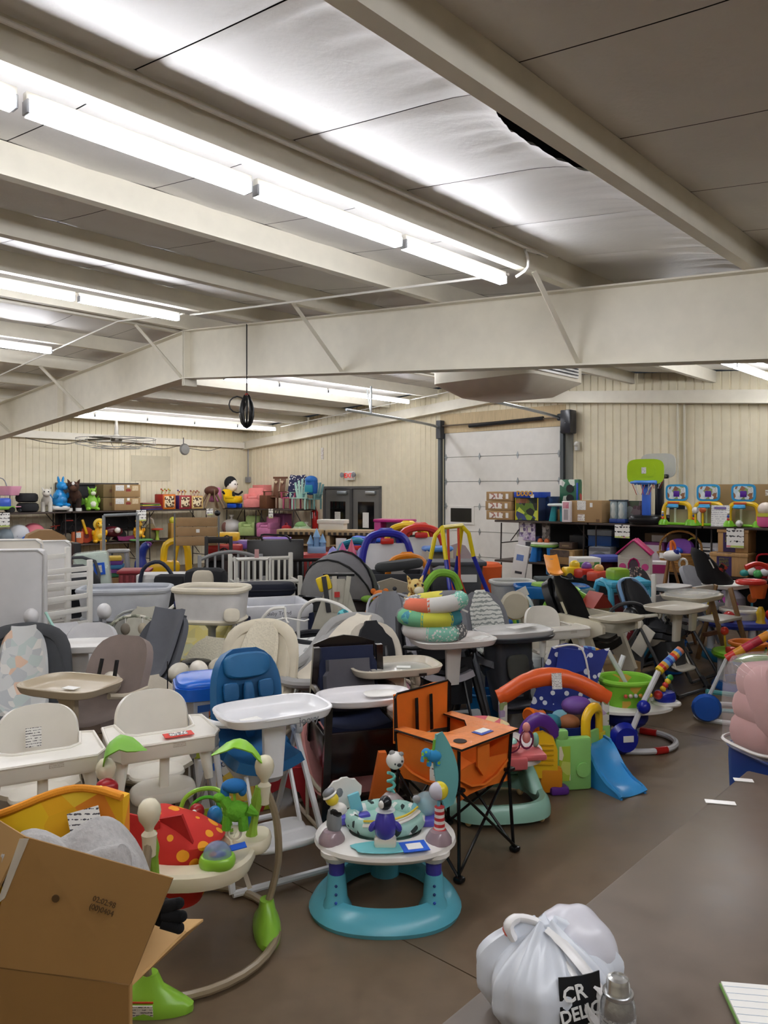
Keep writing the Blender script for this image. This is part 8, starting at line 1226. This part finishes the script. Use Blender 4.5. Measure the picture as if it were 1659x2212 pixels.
t = T('water_play_table', 'blue plastic water play table with green and orange toys', 'play table', AT(1190, 9.0), 0); P(t, 'basin', MB().dish(.86, .5, .14, .03, 4, .72, .92), M('#1f6fb8', .35)); [P(t, 'leg', MB().lathe([(.06, 0), (.05, .72)], (x, y, 0), 10), M('#2a78bc', .4)) for x in (-.34, .34) for y in (-.16, .16)]; P(t, 'lily_pad', MB().lathe([(0, .86), (.14, .86), (.13, .89), (.0, .9)], (-.1, -.05, 0), 18), M('#8fc23a', .4)); P(t, 'clear_wrap', MB().box((.3, 0, .7), (.34, .5, .3), .05), M('#a9c8c4', .1, alpha=.45)); P(t, 'tag', MB().box((-.06, -.262, .8), (.1, .004, .12)), WRITE)
t = T('toy_fish_bag', 'clear bag with teal fish print and white tag', 'bag', (*AT(1140, 8.2)[:2], .5), 10); P(t, 'bag', MB().ball((0, 0, .16), (.2, .14, .2), 16, 10), M('#4ab0c8', .2, kind='blotch', col2='#d5e6e8 #4ab0c8 #e07a4a #d5e6e8', scale=12)); P(t, 'white_tag', MB().box((.02, -.12, .36), (.13, .004, .1), 0, (0, -25, 0)), PAPER); P(t, 'stand', MB().box((0, 0, -.22), (.2, .2, .5), .02), M('#3a5a6a', .6))
for i, (px, tt, z, c, lb, w_) in enumerate(((1195, 9.6, .96, '#ee9a3a', 'orange curved toy slide on the play table', .3), (1235, 9.5, .93, '#e8c42a', 'yellow toy excavator on the play table', .22), (1262, 9.4, .92, '#c8382c', 'red and purple toy vehicle on the play table', .22), (1290, 9.3, .9, '#d8503a', 'red toy barn piece beside the picture box', .26))):
    t = T('toy_vehicle', lb, 'toy', (*AT(px, tt)[:2], z-.05), 15*i)
    if i == 0: P(t, 'slide_chute', MB().strip([(-.2, .02), (-.05, .05), (.08, .16), (.16, .22)], .16, .02, .02), M(c, .4)); P(t, 'slide_post', MB().box((0, .12, .08), (.12, .05, .2), .01), M('#4a86b0', .5))
    else: P(t, 'body', MB().box((0, 0, .07), (w_, .16, .12), .03), M(c, .4)); P(t, 'cab', MB().ball((.04, 0, .15), (.07, .06, .06), 10, 7), M(('#e8c42a', '#7a4a9c', '#d9a05a')[i-1], .4)); [P(t, 'wheel', MB().cyl((x, -.09, .03), (x, .09, .03), .035, n=10), DKGREY) for x in (-.07, .07)]
one('toy_crate', MB().box((0, 0, .42), (1.0, .4, .86), .02), M('#2c3a3a', .7), 'dark green crate carrying the small toy vehicles', 'crate', AT(1243, 9.75), 0)
carton('tall picture box showing kids in a green garden', AT(1263, 10.3), 8, .33, .3, 1.06, M('#dcdad4', .5), [(0, .72, .86, .46, M('#5f9a4a', .5, kind='blotch', col2='#8fb86a #4a8a4c #e0c49a #5f9a4a #d9c8a8 #3f7a50', scale=11))], 'picture_box', 'box', None, False)
t = T('toy_bookcase', 'small purple roofed toy bookcase with yellow shelves', 'bookcase', AT(1310, 10.6), 4); P(t, 'roof', MB().box((0, 0, 1.02), (.36, .34, .08), .01), M('#3a4a9c', .5)); [P(t, 'side', MB().box((x, 0, .5), (.03, .3, 1.0)), M('#6a2a4a', .5)) for x in (-.15, .15)]; [P(t, 'shelf', MB().box((0, 0, z), (.3, .28, .03)), M('#d8b84a', .5)) for z in (.4, .62, .82)]; P(t, 'back', MB().box((0, .13, .5), (.3, .02, 1.0)), M('#7a2a3a', .5)); P(t, 'bottle_toy', MB().cyl((-.05, -.05, .64), (-.05, -.05, .76), .03), M('#b8842a', .4))
# dollhouse
dh = T('dollhouse', 'large white dollhouse with magenta roof and shutters', 'dollhouse', AT(1372, 10.15), -24); DWH = M('#ded9cc', .5); MGR = M('#c01f6c', .45); ww, dd = .46, .4
P(dh, 'lower_storey', MB().box((0, 0, .4), (ww+.04, dd+.02, .78), .006), DWH); P(dh, 'upper_storey', MB().box((0, .02, .94), (ww-.06, dd-.04, .34), .004), DWH)
P(dh, 'gable', MB().prism([(-ww/2+.03, 1.1), (ww/2-.03, 1.1), (0, 1.3)], -dd/2+.05, dd/2-.02, 'xz'), DWH)
for k in (-1, 1): P(dh, 'roof_panel', MB().box((k*ww/4*.98, .0, 1.215), (ww*.62, dd+.06, .02), .004, (0, k*41.5, 0)), MGR)
P(dh, 'balcony_rail', MB().box((0, -dd/2+.0, .82), (ww+.02, .03, .1), .004), DWH); P(dh, 'magenta_wall', MB().box((0, -dd/2-.014, .66), (ww-.04, .012, .2)), MGR); [P(dh, 'shingle_row', MB().box((0, -dd/2-.018, .58+.045*k), (ww-.06, .008, .03)), M('#d6578f', .5)) for k in range(4)]
P(dh, 'arched_window', MB().prism([(-.06, .84), (.06, .84), (.06, 1.0), (.04, 1.04), (0, 1.06), (-.04, 1.04), (-.06, 1.0)], -dd/2+.03, -dd/2+.045, 'xz'), M('#5a4a55', .3)); P(dh, 'window_frame', MB().tube([(-.065, -dd/2+.03, .84), (-.065, -dd/2+.03, 1.0), (-.04, -dd/2+.03, 1.05), (0, -dd/2+.03, 1.07), (.04, -dd/2+.03, 1.05), (.065, -dd/2+.03, 1.0), (.065, -dd/2+.03, .84)], .01, 5), MGR)
for x in (-.14, .14): P(dh, 'shutter', MB().lathe([(0, 0), (.045, 0), (.045, .01), (0, .012)], (x, -dd/2+.035, .96), 10, rot=(90, 0, 0)), M('#d24a90', .5))
for k in range(9): P(dh, 'clapboard', MB().box((0, -dd/2+.036, .86+.03*k), (ww-.08 if k < 8 else .3, .008, .022)), M('#d6d1c6', .55))
carton('white and magenta dollhouse packaging behind the dollhouse', AT(1420, 10.6), -20, .3, .24, .98, M('#dbd3d2', .5), [(0, .9, .9, .12, M('#a8286a', .5))], 'toy_box', 'box', None, False)
# blue play truck, cream toy house
t = T('play_truck', 'light blue plastic play vehicle frame with lime top', 'play vehicle', AT(1332, 9.0), 16); LBP = M('#4ab0d4', .38)
for x in (-.24, .24): P(t, 'window_frame', MB().tube([(x, -.14, .3), (x, -.14, .84), (x, .12, .9), (x, .2, .5), (x, .1, .3)], .035, 8, k=3), LBP)
P(t, 'roof', MB().box((0, -.02, .9), (.54, .36, .08), .035), LBP); P(t, 'hood', MB().box((0, -.08, .22), (.54, .42, .32), .08), M('#58bce0', .35)); P(t, 'front_panel', MB().box((0, .1, .55), (.42, .03, .4), .01), M('#8a3a3a', .5)); P(t, 'lime_top', MB().box((-.06, 0, 1.0), (.22, .2, .14), .04), M('#8fb53a', .4)); P(t, 'window_bar', MB().tube([(-.24, -.14, .84), (.24, -.14, .84)], .032, 8), LBP); [P(t, 'wheel', MB().cyl((x, -.1, .1), (x+.06, -.1, .1), .1, n=14), DKGREY) for x in (-.3, .24)]; P(t, 'blue_toy', MB().ball((.1, -.04, .46), (.08, .06, .08), 10, 7), M('#1f3a9c', .5))
t = T('toy_farmhouse', 'cream toy farmhouse tower with red roof', 'toy house', AT(1288, 8.3), 20); P(t, 'tower', MB().box((0, 0, .36), (.2, .2, .72), .01), M('#d8cf9c', .5)); P(t, 'roof', MB().prism([(-.13, .7), (.13, .7), (0, .86)], -.13, .13, 'xz'), M('#a83a2c', .5)); P(t, 'window', MB().box((0, -.102, .56), (.05, .006, .1)), M('#2a2420', .5)); P(t, 'window', MB().box((-.04, -.102, .3), (.04, .006, .14)), M('#3a2c20', .5)); P(t, 'green_side', MB().box((.12, 0, .34), (.04, .18, .68), .006), M('#6a9c3a', .5))
t = T('wooden_baby_gym', 'wooden pole tripod with white toy hood among the toys', 'baby gym', AT(1450, 9.85), 0); [P(t, 'pole', MB().tube([(-.02, 0, 1.16), (x, y, .02)], .018, 7), M('#94683c', .55)) for x, y in ((-.3, -.2), (.24, -.18), (-.05, .28))]; P(t, 'hood', MB().ball((0, -.02, 1.12), (.12, .08, .07), 12, 8), WHITE); P(t, 'orange_handle', MB().tube([(-.0, 0, 1.16), (.0, 0, 1.3), (.04, 0, 1.26), (.05, 0, 1.16)], .02, 7, k=3), M('#e8742a', .45)); P(t, 'ring', MB().tube([(.14+.05*math.cos(q), -.03, 1.02+.06*math.sin(q)) for q in [i*math.pi/6 for i in range(12)]], .016, 6, True), WHITE); P(t, 'blue_knob', MB().ball((.04, -.06, 1.16), (.04, .03, .05), 10, 7), M('#23308c', .4))
saucer('orange roofed activity table beside the blue play vehicle', AT(1378, 9.3), 0, .95, M('#c9ccd0', .4), M('#e89a2a', .4), M('#c94a2c', .6), GREYPL, ['#e89a2a', '#d8452c', '#e8c23a', '#4a9a9c'])
saucer('purple and white activity saucer behind the blue mesh chair', AT(1418, 9.9), 0, 1.0, M('#8a7ab0', .4), M('#d5d0dc', .4), M('#7a5aa8', .6), M('#d8d6dc', .4), ['#e8c23a', '#3a8f9c', '#d86a9c', '#e8e6e0'])
# far right: toy jumpers
saucer('multicolour activity saucer with blue ocean toys by the stepped chair', AT(1625, 8.8), 0, 1.15, M('#2f8fc0', .4), M('#3f4fb0', .4), M('#e2e0d4', .7), M('#d9dade', .4), ['#e8c22a', '#d8382c', '#4ab0b8', '#e87a2a', '#e8d23a', '#c83a3a'])
saucer('orange and lime activity saucer with blue discs near the aisle end', AT(1615, 7.7), 15, .9, M('#2a66b8', .4), M('#7cc22c', .4), M('#e07a24', .6), M('#d5d7da', .4), ['#e07a24', '#2a3a9c', '#e8c23a', '#c83a2c'])
t = T('baby_jumper', 'teal framed baby jumper with striped bar and blue discs', 'baby jumper', AT(1618, 6.6), -18); TF = M('#4f9ea0', .4)
P(t, 'base_tube', MB().tube([(-.36, -.26, .025), (.3, -.3, .025), (.42, 0, .025), (.3, .3, .025), (-.36, .26, .025), (-.42, 0, .025)], .02, 8, True, 4), M('#dfe0e0', .4)); [P(t, 'upright', MB().tube([(.36, y, .05), (.36, y, .84)], .026, 8), TF) for y in (-.2, .24)]; P(t, 'teal_rail', MB().tube([(-.34, .0, .2), (.0, .1, .16), (.36, .2, .14)], .022, 8, k=3), TF); P(t, 'teal_rail', MB().tube([(-.34, -.2, .1), (.0, -.22, .1), (.36, -.2, .08)], .018, 8), TF)
for i, c in enumerate(('#d8332c', '#e8a02a', '#c8334a', '#b52a3c', '#e8962a', '#6aa0d0', '#e8b02a', '#8fae6a')): P(t, 'striped_bead', MB().tube([(-.2+.065*i, -.22, .54+.045*i), (-.135+.065*i, -.22, .585+.045*i)], .036, 10), M(c, .45))
P(t, 'lower_bar', MB().tube([(-.4, -.22, .06), (-.2, -.22, .54)], .016, 7), M('#cfd1d3', .4)); [P(t, 'wheel_disc', MB().lathe([(0, -.04), (.1, -.035), (.12, 0), (.1, .035), (0, .04)], (x, -.28, .13), 18, rot=(90, 0, 0)), M('#1f55b0', .4)) for x in (-.36, .02)]; P(t, 'green_joint', MB().cyl((.12, -.3, .03), (.2, -.3, .03), .028), M('#7fbf2c', .4)); P(t, 'post_cap', MB().ball((.36, -.2, .88), (.05, .05, .06), 12, 8), WHITE)
t = T('toy_hoop_stand', 'red plastic toy hoop arch over the activity saucers', 'toy arch', AT(1638, 8.5), 0); P(t, 'arch', MB().tube([(-.14, 0, 1.1), (-.02, 0, 1.14), (.1, 0, 1.1), (.18, 0, 1.0), (.2, 0, .02)], .03, 8, k=4), M('#d8382c', .4)); P(t, 'red_hoop', MB().tube([(-.08+.14*math.cos(q), .1*math.sin(q), .94) for q in [i*math.pi/9 for i in range(18)]], .028, 8, True), M('#d5332a', .4)); P(t, 'hoop_cup', MB().dish(.2, .16, .16, .015, 2.2, .76, .7), M('#d8622a', .4)); P(t, 'white_cap', MB().ball((.17, 0, .98), .06, 12, 8), WHITE)
# things tucked under the high chairs
for i, (px, tt, c, hh, w_, lb) in enumerate(((1012, 6.75, '#1f7fc0', .26, .3, 'bright blue plastic tub under the dark grey high chair'), (1068, 7.0, '#c9ccce', .34, .3, 'pale grey packaged potty box under the zigzag chair'), (1445, 8.25, '#1f6fc4', .34, .34, 'blue plastic pail under the cream wrapped chair'))):
    t = T('plastic_tub', lb, 'tub', AT(px, tt), 10*i); P(t, 'tub_body', MB().dish(w_, w_*.9, hh, .012, 2.6, 0, .8), M(c, .4)); P(t, 'rim', MB().tube(sring(w_, w_*.9, 24, 2.6, hh), .012, 6, True), M(c, .35))
carton('white product box with photo under the dark grey high chair', AT(1055, 6.9), 12, .32, .28, .36, M('#cfd0d2', .5), [(-.1, .7, .3, .4, M('#3a4a7a', .5))], 'product_box', 'box', None, False); carton('white and teal product carton under the second white moulded chair', AT(1180, 7.25), 10, .34, .3, .46, M('#dbe0e0', .5), [(0, .7, .9, .3, M('#b9c8c8', .5, kind='writing', scale=12))], 'product_box', 'box', None, False); carton('plain brown carton under the cream plastic high chair', AT(1318, 7.35), 20, .42, .36, .36, CARD); carton('second brown carton behind the green seat jumper', AT(1262, 7.6), 10, .4, .36, .42, M('#8c6c42', .85, kind='card'))
t = T('car_seat_carrier', 'grey car seat with red arrow label beside the cream chair', 'car seat', AT(1345, 7.75), 10); P(t, 'shell', MB().box((0, 0, .36), (.38, .36, .5), .12), M('#6f6f72', .7, kind='fabric')); P(t, 'red_label', MB().box((-.06, -.186, .56), (.16, .006, .16), 0, (0, 20, 0)), M('#8f2a34', .5)); P(t, 'white_arrow', MB().prism([(-.015, -.05), (.015, -.05), (.015, .01), (.04, .01), (0, .05), (-.04, .01), (-.015, .01)], -.194, -.19, 'xz', (0, 20, 0), (-.06, 0, .56)), WHITE); P(t, 'handle', MB().tube([(-.2, -.05, .4), (-.2, -.12, .74), (0, -.14, .84), (.2, -.12, .74), (.2, -.05, .4)], .02, 8, k=4), DKGREY)
carton('white printed carton beside the spotted navy tub', AT(1015, 5.95), 18, .26, .26, .22, M('#cfd2d4', .5), [(0, .5, .8, .6, M('#d5b8a8', .5, kind='blotch', col2='#e3e3e0 #c99a8a', scale=14))], 'product_box', 'box', None, False)
bouncer('pale pink baby seat low on the floor behind the wooden chair', AT(800, 5.15), -20, .9, M('#dba9b8', .9, kind='fabric'), M('#c9c0b0', .4), M('#e3bcc6', .9), recl=48, w=.44)
bouncer('rose pink bouncer with cream frame under the cream high chair', AT(745, 4.95), 25, .9, M('#c98a86', .9, kind='fabric'), M('#c9c1ac', .4), None, recl=40, w=.46)
# small shifts that keep neighbouring things clear of one another
for n_, (dx, dy) in {"storage_box.002":[-0.11,-0.05],"toddler_swing_set":[-0.04,-0.4],"activity_saucer.003":[0.16,0.17],"plastic_tub":[0.09,-0.31],"plastic_tote":[-0.14,0.18],"folded_playard.002":[-0.03,-0.4],"toddler_chair_back":[0.03,0.3],"activity_saucer.005":[0.03,0.09],"toddler_car_seat":[0.05,-0.2],"cardboard_box.014":[-0.12,0.03],"toy_fish_bag":[-0.1,0.12],"product_box.008":[-0.12,-0.28],"playard.001":[0.05,0.2],"sun_canopy":[0.05,0.2],"toy_kitchen":[-0.07,-0.14],"hanging_carrier":[-0.08,0.3],"activity_saucer.004":[-0.03,-0.09],"toy_easel":[-0.12,-0.0],"booster_high_chair":[0.05,0.06],"toy_easel.001":[-0.0,-0.2],"crib_mattress.001":[-0.07,-0.14],"folded_bassinet_pad":[-0.11,-0.12],"folding_high_chair.006":[-0.11,0.04],"toddler_booster":[0.11,-0.18],"baby_crib":[0.06,-0.29],"bassinet.003":[-0.1,0.12],"step_high_chair":[-0.23,-0.23],"plastic_tub.001":[-0.03,0.21],"folded_playard.001":[-0.03,-0.5],"water_play_table":[-0.02,-0.1],"folding_high_chair.001":[-0.06,0.0],"ladder_back_chair":[0.12,0.03],"baby_swing.003":[-0.05,0.19],"crib_side_panel.001":[0.17,-0.25],"activity_saucer.002":[-0.1,0.12],"baby_swing.002":[-0.03,-0.11],"cord_controller":[-0.03,-0.11],"bed_rail":[0.02,-0.1],"wrapped_mattress":[-0.28,0.43],"activity_saucer.006":[-0.07,0.14],"bassinet":[-0.05,-0.1],"low_cabinet":[0.08,-0.39],"toy_case":[0.08,-0.39],"toddler_slide":[0.12,0.03],"baby_bouncer":[0.13,-0.27],"baby_bouncer.006":[0.06,0.3],"spotted_play_tub":[-0.07,-0.29],"bassinet.002":[0.03,-0.1],"folded_playard":[0.13,0.5],"panel_board":[0.19,-0.46],"play_truck":[-0.0,-0.21],"folding_high_chair.005":[0.1,0.28],"foam_block.001":[-0.01,-0.21],"dollhouse_shelf":[0.06,-0.0],"exercise_frame":[0.03,-0.09],"cardboard_box.013":[-0.03,-0.1],"activity_saucer.007":[-0.04,-0.09],"baby_bouncer.007":[0.02,-0.3],"walker_toy":[-0.03,0.09],"crib_mobile":[-0.06,-0.01],"slatted_box":[-0.03,0.1]}.items():
    o = bpy.data.objects.get(n_)
    if o: o.location.x += dx; o.location.y += dy
